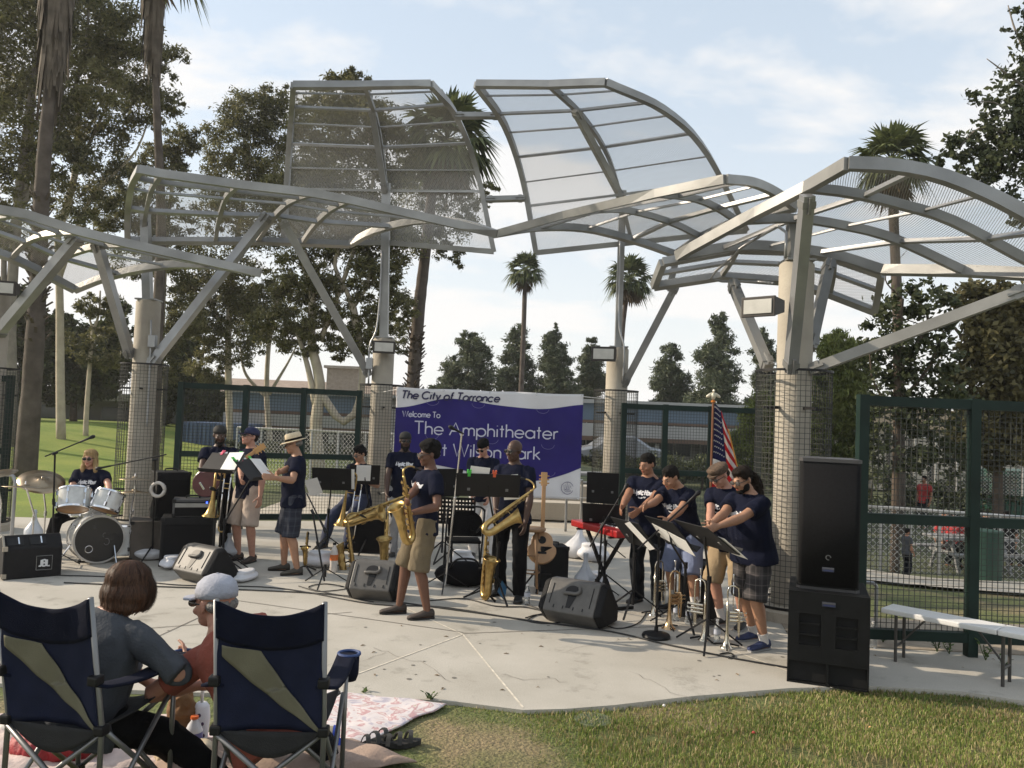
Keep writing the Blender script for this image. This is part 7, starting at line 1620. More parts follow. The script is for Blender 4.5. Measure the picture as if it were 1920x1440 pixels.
for r_ in range(9):
    for c_ in range(6 if r_ % 2 == 0 else 5):
        u = (.03 + (c_ + (.5 if r_ % 2 else 0)) * .066); v = (.03 + r_ * .055); p_ = flagp(u, v) + V((0, -.006, 0)); q_ = [p_ + V((math.sin(a * math.pi / 5) * (.013 if a % 2 == 0 else .005), 0, math.cos(a * math.pi / 5) * (.013 if a % 2 == 0 else .005))) for a in range(10)]; mb.poly(q_, .002, (0, -1, 0))
link('star', mb, FW, t, fix=False)
mb = MB(); mb.tube([flagp(i / ns, 1.0) + V((0, 0, -.008)) for i in range(ns + 1)] + [flagp(1, 1 - i / nr) + V((.006, 0, 0)) for i in range(nr + 1)], .008, 6); link('gold_fringe', mb, mat('fringe', (.60, .26, .04), .7), t, smooth=True)

# ------------------------------------------------------------------ bags, bottles, cables, litter on the stage
BAGW = mat('white_sandbag', (.60, .60, .62), .55, 0, .08, 6, .3, 25); BAGT = mat('translucent_bag', (.50, .53, .57), .35, 0, .1, 6, .3, 25)
def bag(label, loc, size, seed, m=BAGW, neck=True, tilt=0.0, group='white plastic sandbags on the stage'):
    rs = random.Random(seed); t = thing('plastic_bag', label, 'sandbag', loc, rs.uniform(0, 6), group); mb = MB(); rings = []; n = 22
    for j in range(12):
        f = j / 11; z = f * size[2]; r = math.sin(min(1, (f + .12) * 1.25) * math.pi * .78) ** .7 if f < .75 or not neck else lerp(.34, .16, (f - .75) / .25)
        if neck and .5 < f <= .75: r = lerp(.85, .34, (f - .5) / .25)
        rings.append([V((size[0] / 2 * r * math.cos(2 * math.pi * k / n) * (1 + .10 * math.sin(3 * 2 * math.pi * k / n + seed) + rs.uniform(-.05, .05)) + tilt * z, size[1] / 2 * r * math.sin(2 * math.pi * k / n) * (1 + rs.uniform(-.06, .06)), z * (1 + rs.uniform(-.04, .04)))) for k in range(n)])
    if neck: c = rings[-1]; rings.append([p + V((p.x - tilt * size[2], p.y, 0)) * rs.uniform(.6, 1.6) + V((0, 0, size[2] * rs.uniform(.10, .22))) for p in c])
    mb.loft(rings); o = link('bag', mb, m, t, smooth=True); ss = o.modifiers.new('s', 'SUBSURF'); ss.levels = ss.render_levels = 1
    return t
for lab, x, y, sz, sd, m, nk, tl in (('tall white sandbag beneath the red keyboard', 1078, 1046, (.42, .34, .42), 1, BAGW, True, .25), ('white sandbag lying right of the tall one by the keyboard', 1112, 1052, (.5, .36, .26), 2, BAGW, False, 0), ('knotted translucent bag right behind the front lit monitor', 1096, 1112, (.30, .26, .40), 3, BAGT, True, .12), ('white bag on the floor under the keyboard stand', 1120, 1100, (.36, .3, .18), 4, BAGW, False, 0),
        ('white sandbag beside the cases right of the drums', 288, 1048, (.50, .36, .24), 5, BAGW, True, .3), ('long flat white sandbag left of the lit monitor', 330, 1060, (.8, .32, .15), 6, BAGW, False, 0), ('knotted bluish bag at the feet of the man in cream shorts', 428, 1048, (.34, .28, .30), 7, BAGT, True, -.2), ('flat white bag in front of the cream shorts man', 458, 1088, (.46, .26, .12), 8, BAGW, False, 0),
        ('white sandbag on the floor left of the seated man', 600, 1062, (.46, .34, .20), 9, BAGW, False, 0), ('white sandbag on the black bag behind the soloist', 868, 1062, (.34, .26, .22), 10, BAGW, False, .1), ('pale sandbag standing near the left cymbals', 62, 1018, (.26, .24, .40), 11, BAGT, True, .0), ('pale sandbag between left cymbals and floor microphone stand', 98, 1026, (.22, .2, .34), 12, BAGT, True, .1), ('white sandbag at the back by the brass man', 1330, 1112, (.24, .2, .20), 13, BAGW, True, 0)):
    bag(lab, gxy(x, y), sz, sd, m, nk, tl)
t = thing('duffel_bag', 'black duffel bag behind the soloist’s legs', 'bag', gxy(870, 1098), .1); mb = MB(); mb.ell((0, 0, .14), (.36, .18, .15), None, 18, 10); link('bag_body', fuse(mb, .02, 2), CL['black'], t); mb = MB(); mb.tube(catmull([(-.18, -.12, .22), (-.1, -.2, .34), (.1, -.2, .34), (.18, -.12, .22)], 14), .013, 8); link('strap', mb, BLACK, t, smooth=True)
def bottle(label, loc, h=.22, r=.033, cap=WHITEP, body=None, group='water bottles', lab_col=None):
    t = thing('water_bottle', label, 'bottle', loc, 0, group); mb = MB(); mb.lathe([(r * .9, 0), (r, .01), (r * .92, h * .25), (r, h * .4), (r, h * .62), (r * .7, h * .78), (r * .38, h * .88), (r * .38, h * .93)], 18); M = body or mat('clear_bottle', (.82, .86, .88), .06, 0, 0, trans=.85); link('bottle_body', mb, M, t, smooth=True)
    mb = MB(); mb.lathe([(r * .45, h * .93), (r * .45, h), (.001, h)], 14); link('cap', mb, cap, t); mb = MB(); mb.lathe([(r * 1.02, h * .40), (r * 1.02, h * .60)], 18, cap=False); link('label_band', mb, lab_col or mat('bottle_label', (.45, .48, .56), .5), t, smooth=True)
    return t
bottle('water bottle on the slab at the feet of the bald man', gxy(988, 1134)); bottle('water bottle on the slab right of the subwoofer', gxy(1637, 1214), .24, .036); bottle('water bottle beside the white socks', gxy(1290, 1170)); bottle('water bottle right behind the last trumpet', gxy(1344, 1206)); bottle('red capped bottle between the trumpets', gxy(1268, 1164), cap=mat('red_cap', (.5, .03, .03), .5)); bottle('white and orange bottle beside the short microphone stand', gxy(625, 1072), .36, .05, cap=BLACK, body=mat('white_orange', (.6, .55, .5), .4), lab_col=mat('orange_label', (.6, .15, .03), .5))
t = thing('music_folder', 'blue folder leaning at the feet of the bald man', 'folder', gxy(940, 1126), .3); mb = MB(); mb.poly([(-.05, 0, .10), (.0, 0, .22), (.06, .01, .13), (.03, -.02, 0)], .006, (0, -1, .2)); link('cover', mb, mat('blue_folder', (.02, .10, .20), .5), t)
CABLE = mat('black_cable', (.012, .012, .012), .5)
def cable(label, pts, r=.008, loops=None):
    q = [V((G(x, y).x, G(x, y).y, r + .002)) for x, y in pts]; mb = MB(); c = catmull(q, 20 * len(q)); rs = random.Random(len(pts)); c = [p + V((rs.uniform(-1, 1), rs.uniform(-1, 1), 0)) * .002 for p in c]; mb.tube(c, r, 6); tag(link('cable', mb, CABLE, smooth=True), label, 'cable', 'black cables on the stage')
cable('long cable running along the front of the band to the subwoofer', [(120, 1094), (260, 1100), (470, 1108), (640, 1118), (860, 1146), (1000, 1166), (1140, 1185), (1250, 1210), (1370, 1235), (1478, 1254)])
cable('cable passing behind the left lit monitor', [(110, 1080), (220, 1084), (330, 1098), (520, 1104), (700, 1134), (830, 1140), (1005, 1168)], .007)
cable('tangled cable at the foot of the grey monitor', [(560, 1100), (600, 1110), (650, 1104), (610, 1096), (580, 1104), (660, 1122), (700, 1130)], .006)
cable('coiled cable before the sunlit right monitor', [(985, 1160), (1010, 1154), (1045, 1160), (1050, 1168), (1015, 1170), (990, 1164), (1020, 1152), (1060, 1166), (1100, 1172)], .006)
cable('cable looping from the monitor to the boom stand', [(1130, 1172), (1160, 1180), (1196, 1170), (1212, 1150)], .006)
cable('short cable end lying before the blue shoes', [(1350, 1228), (1368, 1226), (1376, 1232), (1366, 1236)], .007)
cable('cable lying behind the trumpets towards the column', [(1400, 1150), (1470, 1168), (1520, 1180)], .006)
cable('cables gathered at the bald man’s feet', [(800, 1128), (870, 1124), (930, 1138), (985, 1140), (1030, 1150), (985, 1134)], .007)
# leaves blown onto the slab
LITTER = mat('dry_leaf', (.20, .14, .08), .9, 0, .4, 3)
rs = random.Random(5)
for i in range(34):
    x, y = rs.uniform(560, 1880), rs.uniform(1165, 1300); p = gxy(x, y)
    if p.y < 5.95: continue
    mb = MB(); a = rs.uniform(0, 6.28); L = rs.uniform(.008, .026); d = V((math.cos(a), math.sin(a), 0)); s_ = V((-d.y, d.x, 0)); mb.add([-d * L + V((0, 0, .004)), s_ * L * .35 + V((0, 0, .010)), d * L + V((0, 0, .005)), -s_ * L * .35 + V((0, 0, .012))], [(0, 1, 2, 3)]); o = tag(link('fallen_leaf', mb, LITTER), 'dry curled leaf lying on the pale concrete', 'leaf', 'dry leaves on the concrete'); o.location = p; o.modifiers.new('t', 'SOLIDIFY').thickness = .002
# ------------------------------------------------------------------ the audience in front: chairs, blankets, belongings
GZ = -0.03
def gg(x, y, z=GZ): return G(x, y, z)
NAVYF = mat('navy_chair_fabric', (0.012, 0.016, 0.040), .85, 0, .15, 10, .35, 300, spec=.2); NAVYD = mat('dark_navy_band', (0.006, 0.008, 0.020), .9, 0, .15, 10, .35, 300, spec=.15); SASH = mat('khaki_sash', (0.15, 0.14, 0.095), .85, 0, .1, 10, .35, 300); SEATF = mat('black_grey_seat', (0.016, 0.016, 0.017), .9, 0, .2, 10, .3, 200)
ALU = mat('grey_tube', (0.20, 0.20, 0.20), .35, .6, .1)
def camp_chair(label, loc, yaw):
    t = thing('camp_chair', label, 'chair', loc, yaw, 'folding camp chairs seen from behind'); hw, D = .236, .48; zs = .47; zt = 1.07; dy = -.12
    def back(u, v):                     # v 0 top .. 1 bottom
        x = lerp(-hw, hw, u); z = lerp(zt, zs - .02, v) - (.075 * abs(math.sin(u * math.pi)) ** .8 * (1 - v) ** 2); y = lerp(dy, -.012, v) + .075 * math.sin(u * math.pi) * (1 - .3 * v) * (0.5 + v * .5) + .004 * math.sin(u * 17 + v * 9)
        return V((x, y, z))
    def grid(n, m, f, off=0.0):
        mb = MB(); mb.v = [f(i / n, j / m) + V((0, off, 0)) for j in range(m + 1) for i in range(n + 1)]; mb.f = [(j * (n + 1) + i, j * (n + 1) + i + 1, (j + 1) * (n + 1) + i + 1, (j + 1) * (n + 1) + i) for j in range(m) for i in range(n)]; mb.m = [0] * len(mb.f); return mb
    def put(name, mb, m, th=.006):
        o = link(name, mb, m, t, smooth=True, fix=False); s_ = o.modifiers.new('t', 'SOLIDIFY'); s_.thickness = th; s_.offset = 0; return o
    put('backrest', grid(26, 20, back), NAVYF)
    put('top_band', grid(26, 8, lambda u, v: back(lerp(-.01, 1.01, u), lerp(-.012, .27 + .05 * u * (1 - u) * 4, v)), -.008), NAVYD)
    def sash(u, v):
        a = V((lerp(.06, .40, 0), 0, 0)); up = catmull([(.40, .33, 0), (.60, .60, 0), (.80, .80, 0), (.985, .965, 0)], 30); lo = catmull([(.05, .40, 0), (.30, .60, 0), (.62, .82, 0), (.97, .985, 0)], 30); i = int(round(v * 29)); p = up[i].lerp(lo[i], u); return back(p.x, p.y)
    def sash2(u, v):
        if v < .12: w = v / .12; a = V((lerp(.05, .40, u), lerp(.315, .33, u), 0)); b = V((lerp(.40, .05, 1 - u), lerp(.40, .33, u), 0)); p = a.lerp(b, w); return back(p.x, p.y)
        return sash(1 - u, (v - .12) / .88)
    put('sash', grid(8, 34, sash2, -.012), SASH, .003)
    def seat(u, v):
        x = lerp(-hw, hw, u); y = lerp(0, D, v); z = zs + .02 * v - .10 * math.sin(u * math.pi) * (1 - .35 * v) - .02 * math.sin(v * math.pi); return V((x, y, z))
    put('seat', grid(16, 14, seat), SEATF)
    mb = grid(20, 4, lambda u, v: V((lerp(-hw, hw, u), -.006, lerp(zs - .015, zs - .02 - .115 * math.sin(u * math.pi), v)))); put('seat_skirt', mb, SEATF, .004)
    r = .0125
    for s_ in (-1, 1):
        mb = MB(); mb.tube([(s_ * (hw + .012), -.0, .02), (s_ * (hw + .008), -.0, zs), (s_ * (hw + .004), dy, zt + .005)], r, 10); link('back_post', mb, ALU, t, smooth=True)
        mb = MB(); mb.tube([(s_ * (hw + .03), D + .03, .02), (s_ * (hw + .03), D + .02, .63)], r, 10); link('front_post', mb, ALU, t, smooth=True)
        mb = MB(); mb.tube([(s_ * hw, .004 + .02 * s_, zs - .03), (-s_ * (hw + .02), .01 + .02 * s_, .03)], r, 10); link('cross_tube', mb, ALU, t, smooth=True)
        mb = MB(); mb.tube([(s_ * hw, D + .02 * s_, zs), (-s_ * (hw + .02), D + .03 + .02 * s_, .03)], r, 10); link('cross_tube', mb, ALU, t, smooth=True)
        for k in (-1, 1): mb = MB(); mb.tube([(s_ * (hw + .014 + k * .008), 0 if k < 0 else D, zs), (s_ * (hw + .02 + k * .008), D if k < 0 else 0, .03)], r, 10); link('side_tube', mb, ALU, t, smooth=True)
        
        for c_ in ((hw + .008, -.0, zs - .01), (hw + .012, 0, .02), (hw + .03, D + .03, .02), (hw + .008, -.06, .70)): mb = MB(); mb.bbox((s_ * c_[0], c_[1], c_[2]), (.05, .06, .045), .01); link('joint_cap', mb, BLACK, t)
        mb = grid(4, 14, lambda u, v: V((s_ * (hw + .02) + lerp(-.05, .05, u), lerp(-.06, D + .10, v), .675 - .03 * v - .035 * math.sin(v * math.pi)))); put('armrest', mb, NAVYD, .012)
        mb = MB(); c = (s_ * (hw + .03), D + .10); mb.lathe([(.045, 0), (.055, .03), (.056, .13)], 18, Matrix.Translation((c[0], c[1], .51)), cap=False); mb.lathe([(.002, .001), (.045, .001)], 18, Matrix.Translation((c[0], c[1], .51)), cap=False); o = link('cup_holder', mb, NAVYD, t, smooth=True); o.modifiers.new('t', 'SOLIDIFY').thickness = .004
        mb = MB(); mb.tube([V((c[0] + .056 * math.cos(a * math.pi / 10), c[1] + .056 * math.sin(a * math.pi / 10), .645)) for a in range(21)], .009, 6); link('cup_rim', mb, mat('blue_trim', (.03, .06, .17), .7), o)
    return t
cr = P(508, 1340, 3.75); cl = P(104, 1325, 3.72)
camp_chair('navy camp chair with khaki sash, right one, man leaning left out of it', (cr.x, cr.y, .065), R(3))
camp_chair('navy camp chair with khaki sash, left one, woman leaning right out of it', (cl.x, cl.y, .065), R(-11))
h = P(136, 1345, 3.98); hipz = h.z
person('woman with thick auburn bob and slate top seen from behind', (h.x, h.y, 0), R(165), 1.66, hip=(0, 0, hipz), side=R(-9), lean=R(16), head=(R(8), R(6)), feet=[(h.x + .62, h.y + .38, -.05), (h.x + .35, h.y + .62, -.05)], knee_hint=[(0, -1, 1), (0, -1, 1)], hands=[P(345, 1235, 4.25), P(300, 1300, 4.4)], elbow=[(-1, .2, -.6), (1, .2, -.6)], curl=(.8, .8),
    skin=SK_LT, hair=('bob', 'brown'), shirt='slate', sleeve=1.6, logo=False, bottom=('long', 'black'), shoes=('black', False), girth=.05, broad=1.06, voxel=.0068, group='audience in the camp chairs', headk=.98)
h = P(500, 1366, 4.0); 
person('man in washed grey cap and brick red shirt, glasses, in profile', (h.x, h.y, 0), R(172), 1.74, hip=(0, 0, h.z), side=R(34), lean=R(8), head=(R(72), R(4)), feet=[(h.x + .15, h.y + .75, -.05), (h.x - .2, h.y + .7, -.05)], knee_hint=[(0, -1, 1), (0, -1, 1)], hands=[P(560, 1290, 4.45), P(372, 1285, 4.3)], elbow=[(-1, .3, -.6), (1, .3, -.7)], curl=(.8, .8),
    skin=(.40, .20, .14), hair=('ring', 'grey'), hat=('cap', GREYCAP), glasses='clear', shirt='red', sleeve=.7, logo=False, bottom=('long', 'denim'), shoes=('brown', False), girth=.03, broad=1.0, voxel=.0068, group='audience in the camp chairs', headk=1.12)
# blankets
def cloth_patch(name, label, c, m, n=60, bump=.03, fq=3.0, seed=0, cat='blanket', wob=.03):
    q = [gg(*p) for p in c]; mb = MB(); nn = n
    for j in range(nn + 1):
        for i in range(nn + 1):
            u, v = i / nn, j / nn; p = q[0].lerp(q[1], u).lerp(q[3].lerp(q[2], u), v); e = min(u, 1 - u, v, 1 - v); w = V((mnoise.noise(V((p.x * 4 + seed, p.y * 4, 0))), mnoise.noise(V((p.x * 4, p.y * 4 + seed, 5))), 0)) * wob * (1 if e < .08 else .4)
            z = GZ + .022 + bump * (0.5 + abs(mnoise.noise(V((p.x * fq + seed, p.y * fq * 1.4, 2)))) * 1.6 + .35 * mnoise.noise(V((p.x * fq * 2.7, p.y * fq * 2.7 + seed, 2)))) * min(1, .25 + e * 12); mb.v.append(V((p.x, p.y, max(z, GZ + .02))) + w)
    mb.f = [(j * (nn + 1) + i, j * (nn + 1) + i + 1, (j + 1) * (nn + 1) + i + 1, (j + 1) * (nn + 1) + i) for j in range(nn) for i in range(nn)]; mb.m = [0] * len(mb.f)
    o = link(name, mb, m, smooth=True); o.modifiers.new('t', 'SOLIDIFY').thickness = .008; return tag(o, label, cat)
def floral():
    M = bpy.data.materials.new('floral_cloth'); M.use_nodes = True; nt = M.node_tree; N = nt.nodes; L = nt.links; b = N['Principled BSDF']; b.inputs['Roughness'].default_value = .95
    tc = N.new('ShaderNodeTexCoord'); n1 = N.new('ShaderNodeTexNoise'); n1.inputs['Scale'].default_value = 9; n1.inputs['Detail'].default_value = 3; n1.inputs['Distortion'].default_value = 1.2; L.new(tc.outputs['Object'], n1.inputs['Vector'])
    r = N.new('ShaderNodeValToRGB'); e = r.color_ramp.elements; e[0].position = .33; e[0].color = (.42, .39, .45, 1); e[1].position = .40; e[1].color = (.60, .55, .56, 1)
    for p_, c_ in ((.52, (.64, .59, .58, 1)), (.57, (.46, .27, .28, 1)), (.62, (.54, .38, .38, 1)), (.66, (.62, .56, .54, 1)), (.72, (.46, .40, .30, 1))): q = e.new(p_); q.color = c_
    L.new(n1.outputs['Fac'], r.inputs[0]); L.new(r.outputs[0], b.inputs['Base Color']); return M
cloth_patch('blanket', 'pink and white floral blanket spread at the edge of the slab', [(500, 1290), (838, 1327), (686, 1402), (380, 1392)], floral(), 70, .012, 4, 3)
cloth_patch('blanket', 'rumpled beige brown blanket at the bottom edge of the picture', [(330, 1395), (672, 1402), (782, 1440), (260, 1500)], mat('beige_fleece', (.33, .24, .19), .95, 0, .15, 4, .3, 60), 70, .045, 3.2, 9)
cloth_patch('sheet', 'crumpled pale pink sheet under the left camp chair', [(-120, 1345), (360, 1352), (330, 1440), (-200, 1500)], mat('pink_sheet', (.52, .42, .38), .9, 0, .18, 5, .3, 40), 70, .04, 3.6, 14, 'sheet')
# belongings
def lump(name, label, cat, c, size, m, seed=0, vox=.012, amp=.012, parts=(), yaw=0, group=None):
    t = thing(name, label, cat, c, yaw, group); mb = MB(); mb.ell((0, 0, size[2] / 2), (size[0] / 2, size[1] / 2, size[2] / 2), None, 20, 12)
    for cc, rr in parts: mb.ell(cc, rr, None, 14, 9)
    me = fuse(mb, vox, 2); wrinkle(me, amp, 14, (1, 1, 1), seed); link(name + '_body', me, m, t); return t
lump('tote_bag', 'red cloth bag on the ground under the left camp chair', 'bag', gg(105, 1424), (.52, .30, .17), mat('red_nylon', (.26, .012, .018), .6, 0, .15, 8, .3, 40), 3, parts=[((.12, 0, .10), (.16, .13, .09))])
lump('paper_bag', 'tall rumpled brown paper bag between the two camp chairs', 'bag', gg(338, 1402), (.17, .13, .36), mat('brown_paper', (.15, .075, .03), .9, 0, .25, 8, .4, 40), 5, parts=[((.0, 0, .32), (.04, .03, .09))])
lump('plastic_bag', 'see-through bag of bread rolls at the bottom of the picture', 'bag', gg(345, 1432), (.32, .24, .11), mat('bread_bag', (.56, .45, .30), .3, 0, .3, 14, .4, 30), 7, parts=[((.10, -.02, .08), (.08, .07, .06)), ((-.08, .02, .08), (.09, .07, .055))])
lump('napkin', 'crumpled white napkins on the sheet at the left edge', 'napkin', gg(30, 1372), (.28, .16, .07), mat('napkin_white', (.62, .58, .52), .9, 0, .1), 8, amp=.02)
lump('wrapper', 'light green wrapper lying by the bread bag', 'wrapper', gg(292, 1414), (.14, .07, .03), mat('green_wrap', (.26, .36, .10), .6), 9, vox=.008, amp=.004)
lump('toy', 'small pink plastic toy beside the bread bag', 'toy', gg(256, 1428), (.045, .04, .035), mat('pink_toy', (.62, .06, .20), .5), 2, vox=.005, amp=.002)
t = thing('plastic_pouch', 'white spotted bag with stiff white handle beside the brown bag', 'bag', gg(374, 1400)); mb = MB(); mb.lathe([(.035, 0), (.045, .06), (.052, .17), (.045, .24), (.03, .26)], 16); link('pouch', mb, mat('white_film', (.62, .60, .62), .6, 0, .05), t, smooth=True); mb = MB(); mb.tube([(0, 0, .25), (0, 0, .40)], [.008, .016], 8); link('handle', mb, WHITEP, t, smooth=True); mb = MB()
for a, z in ((3.9, .06), (4.6, .10), (5.2, .15), (4.2, .17), (4.8, .2), (5.4, .08)): mb.ell((.048 * math.cos(a), .048 * math.sin(a), z), (.012, .006, .012), None, 8, 5)
link('spots', mb, mat('plum_spot', (.06, .03, .07), .7), t, fix=False)
bottle('white bottle with bright orange cap beside the bread bag', gg(361, 1414), .22, .05, mat('orange_cap', (.62, .12, .02), .5), mat('milky_plastic', (.50, .50, .52), .35), 'bottles on the blankets', mat('violet_label', (.10, .10, .25), .5))
bottle('teal bottle under the right camp chair', gg(512, 1434), .19, .034, mat('teal_cap', (.05, .25, .24), .5), mat('teal_plastic', (.08, .30, .28), .35), 'bottles on the blankets', mat('teal_label', (.10, .36, .34), .5))
t = thing('rolled_mat', 'rolled cream mat with blue end lying behind the right camp chair', 'mat', gg(590, 1412), R(8)); mb = MB(); mb.tube([(-.26, 0, .075), (-.1, 0, .08), (.1, 0, .078)], [.07, .077, .075], 20); link('roll', mb, mat('cream_canvas', (.26, .24, .18), .9, 0, .1, 8), t, smooth=True, ang=60)
mb = MB(); mb.tube([(.102, 0, .08), (.14, 0, .08)], [.079, .072], 20); mb.ell((.14, -.03, .05), (.03, .05, .045)); link('end_pad', mb, mat('blue_pad', (.02, .05, .33), .7), t, smooth=True, ang=60)
t0 = None
for lab, x, y, yw in (('left one of two black strap sandals on the grass', 706, 1398, R(-38)), ('right one of two black strap sandals on the grass', 752, 1400, R(-62))):
    t = thing('sandal', lab, 'sandal', gg(x, y, GZ + .01), yw, 'pair of black sandals'); mb = MB(); out = [V((.045 * math.cos(a) * (1 - .25 * (math.sin(a) < 0)), .13 * math.sin(a), .03 + .012 * (math.sin(a) < -.3))) for a in [i * math.pi / 12 for i in range(24)]]; mb.poly(out, .028, (0, 0, 1)); link('sole', mb, mat('sandal_rubber', (.018, .017, .016), .8), t); mb = MB()
    for y_, w in ((.05, .045), (-.02, .05), (-.09, .035)): mb.sweep(catmull([(-w, y_ - .01, .03), (-w * .6, y_, .075), (0, y_ + .01, .085), (w * .6, y_, .075), (w, y_ - .01, .03)], 12), .028, .006, (0, 0, 1))
    link('strap', mb, mat('sandal_strap', (.035, .034, .032), .7), t)
p = gg(1112, 1351, lawn_z(1.0, 5.1) - .006); t = thing('valve_cover', 'grey green round irrigation cover sunk in the turf', 'ground cover', p); mb = MB(); mb.lathe([(.001, .012), (.125, .012), (.13, .008), (.13, -.03)], 28); link('lid', mb, mat('grey_green_lid', (.10, .12, .06), .8, 0, .2, 12), t); mb = MB()
for i in range(-5, 6): x = i * .02; l = math.sqrt(max(0, .11 ** 2 - x * x)); mb.box((x, 0, .0135), (.008, 2 * l, .004))
link('tread', mb, mat('lid_tread', (.12, .14, .08), .8), t, fix=False)
for lab, x, y, m in (('tiny red flower head lying in the grass', 1413, 1376, mat('flower_red', (.55, .03, .06), .7)), ('tiny orange wrapper lying in the grass', 1632, 1366, mat('wrapper_orange', (.55, .30, .12), .6)), ('small white scrap in the grass near the slab', 1245, 1325, WHITEP)):
    q = gg(x, y, -.02); lump('litter', lab, 'litter', q, (.022, .02, .018), m, 3, .004, .002)
# weeds: young leafy plants in the bed and along the edge
WEED = leafmat('weed_leaves', (.03, .06, .015), (.10, .15, .04), 2, .3)
def weed(label, p, h, n, sd, sp=.06):
    rs = random.Random(sd); t = thing('weed', label, 'plant', p, 0, 'young plants along the edges'); mb = MB(); st = MB()
    for k in range(max(1, n // 8)):
        tip = V((rs.uniform(-sp, sp), rs.uniform(-sp, sp), h * rs.uniform(.6, 1))); st.tube([(0, 0, 0), tip * .5 + V((rs.uniform(-.01, .01), 0, 0)), tip], .004, 5)
        for i in range(8):
            f = .2 + .8 * i / 7; c = tip * f; a = rs.uniform(0, 6.28); d = V((math.cos(a), math.sin(a), .5)).normalized(); s_ = d.cross(V((0, 0, 1))).normalized(); L = rs.uniform(.03, .055); b = len(mb.v); mb.v += [c, c + d * L * .5 + s_ * L * .28, c + d * L, c + d * L * .5 - s_ * L * .28]; mb.f.append((b, b + 1, b + 2, b + 3)); mb.m.append(0)
    link('stem', st, WEED, t); link('leaves', mb, WEED, t, fix=False)
for lab, x, y, h, n in (('leafy seedling behind the bench, left of the post', 1757, 1222, .20, 32), ('leafy seedling just right of the first one', 1780, 1226, .17, 28), ('leafy seedling between the bench legs', 1848, 1238, .18, 26), ('low seedling right of the bench middle legs', 1882, 1250, .09, 24), ('little seedling by the water bottle at the fence', 1655, 1205, .1, 20)): weed(lab, gxy(x, y), h, n, int(x))
weed('small weed growing at the slab edge above the floral blanket', gg(805, 1318), .09, 30, 3); weed('small weed at the slab edge beside the camp chair', gg(690, 1304), .06, 18, 4)
# grass
fx = np.array([p.x for p in front]); fy = np.array([p.y for p in front])
def blades(name, n, col1, col2, hmin, hmax, lo, hi, seed):
    rs = np.random.default_rng(seed); x = rs.uniform(-6, 6.5, n); y = rs.uniform(3.2, 7.4, n); edge = np.interp(x, fx, fy); keep = y < edge + .015; x, y = x[keep], y[keep]
    nv = np.array([0.5 + 0.5 * mnoise.noise(V((a * 1.5, b * 1.9, 3))) + .22 * mnoise.noise(V((a * 5, b * 5, 1))) for a, b in zip(x, y)]); k2 = rs.uniform(0, 1, len(x)) < np.clip((nv - lo) / (hi - lo), 0.02, 1); x, y = x[k2], y[k2]
    k3 = ~((x < -0.85 - (y - 5.5) * .5) & (x > -3.6) & (y > 4.5) & (y < 6.0)); x, y = x[k3], y[k3]
    z = np.array([lawn_z(a, b) for a, b in zip(x, y)]); m = len(x); h = rs.uniform(hmin, hmax, m); a = rs.uniform(0, 2 * np.pi, m); w = rs.uniform(.0018, .0038, m); ln = rs.uniform(.1, .95, m) * h; b = rs.uniform(0, 2 * np.pi, m)
    v = np.empty((m, 5, 3)); dx, dy = np.cos(a) * w, np.sin(a) * w; lx, ly = np.cos(b) * ln, np.sin(b) * ln
    v[:, 0] = np.stack([x - dx, y - dy, z - .01], 1); v[:, 1] = np.stack([x + dx, y + dy, z - .01], 1); v[:, 2] = np.stack([x + dx * .8 + lx * .35, y + dy * .8 + ly * .35, z + h * .6], 1); v[:, 3] = np.stack([x - dx * .8 + lx * .35, y - dy * .8 + ly * .35, z + h * .6], 1); v[:, 4] = np.stack([x + lx, y + ly, z + h * .95], 1)
    me = bpy.data.meshes.new(name); me.vertices.add(5 * m); me.vertices.foreach_set('co', v.reshape(-1)); i0 = (np.arange(m) * 5)[:, None]; lp = np.concatenate([i0 + np.array([[0, 1, 2, 3]]), i0 + np.array([[3, 2, 4]])], 1).astype(np.int32)
    me.loops.add(7 * m); me.loops.foreach_set('vertex_index', lp.reshape(-1)); ls = (np.arange(m)[:, None] * 7 + np.array([[0, 4]])).astype(np.int32).reshape(-1); me.polygons.add(2 * m); me.polygons.foreach_set('loop_start', ls); me.polygons.foreach_set('loop_total', np.tile(np.array([4, 3], dtype=np.int32), m)); me.update()
    o = link(name, me, leafmat(name + '_blades', col1, col2, .9, .3)); tag(o, kind='stuff')
blades('grass', 230000, (.065, .115, .020), (.28, .33, .085), .012, .036, .24, .48, 1)
blades('dry_grass', 120000, (.24, .18, .08), (.46, .38, .20), .010, .036, .08, .34, 2)

# ------------------------------------------------------------------ beyond the fences
def passer(label, x, y, Y, rz, shirt, seated=False, H=1.7):
    p = P(x, y, Y); p.z = lawn_z(p.x, p.y)
    kw = dict(hip=(0, 0, .46), feet=[(p.x - .1, p.y - .35, p.z), (p.x + .15, p.y - .35, p.z)], knee_hint=[(0, -1, .5)] * 2) if seated else {}
    person(label, p, rz, H, skin=SK_MD, hair=('short', 'black'), shirt=shirt, logo=False, bottom=('long', 'denim'), shoes=None, group='people in the park beyond the right fence', voxel=.018, **kw)
passer('far person in red standing by the pillars', 1733, 925, 26, R(-60), 'scarlet')
passer('far seated person in red left of the fence post', 1770, 950, 19, R(20), 'scarlet', True)
passer('far seated person in red close to the fence post', 1790, 952, 18.6, R(-30), 'scarlet', True)
passer('far seated person in dark clothes right of the fence post', 1848, 955, 19, R(10), 'black', True)
passer('far seated person in dark clothes farthest right', 1888, 955, 19.4, R(-60), 'black', True)
passer('small child in grey standing on the path behind the bench', 1700, 1020, 13.4, R(100), 'slate', False, .82)
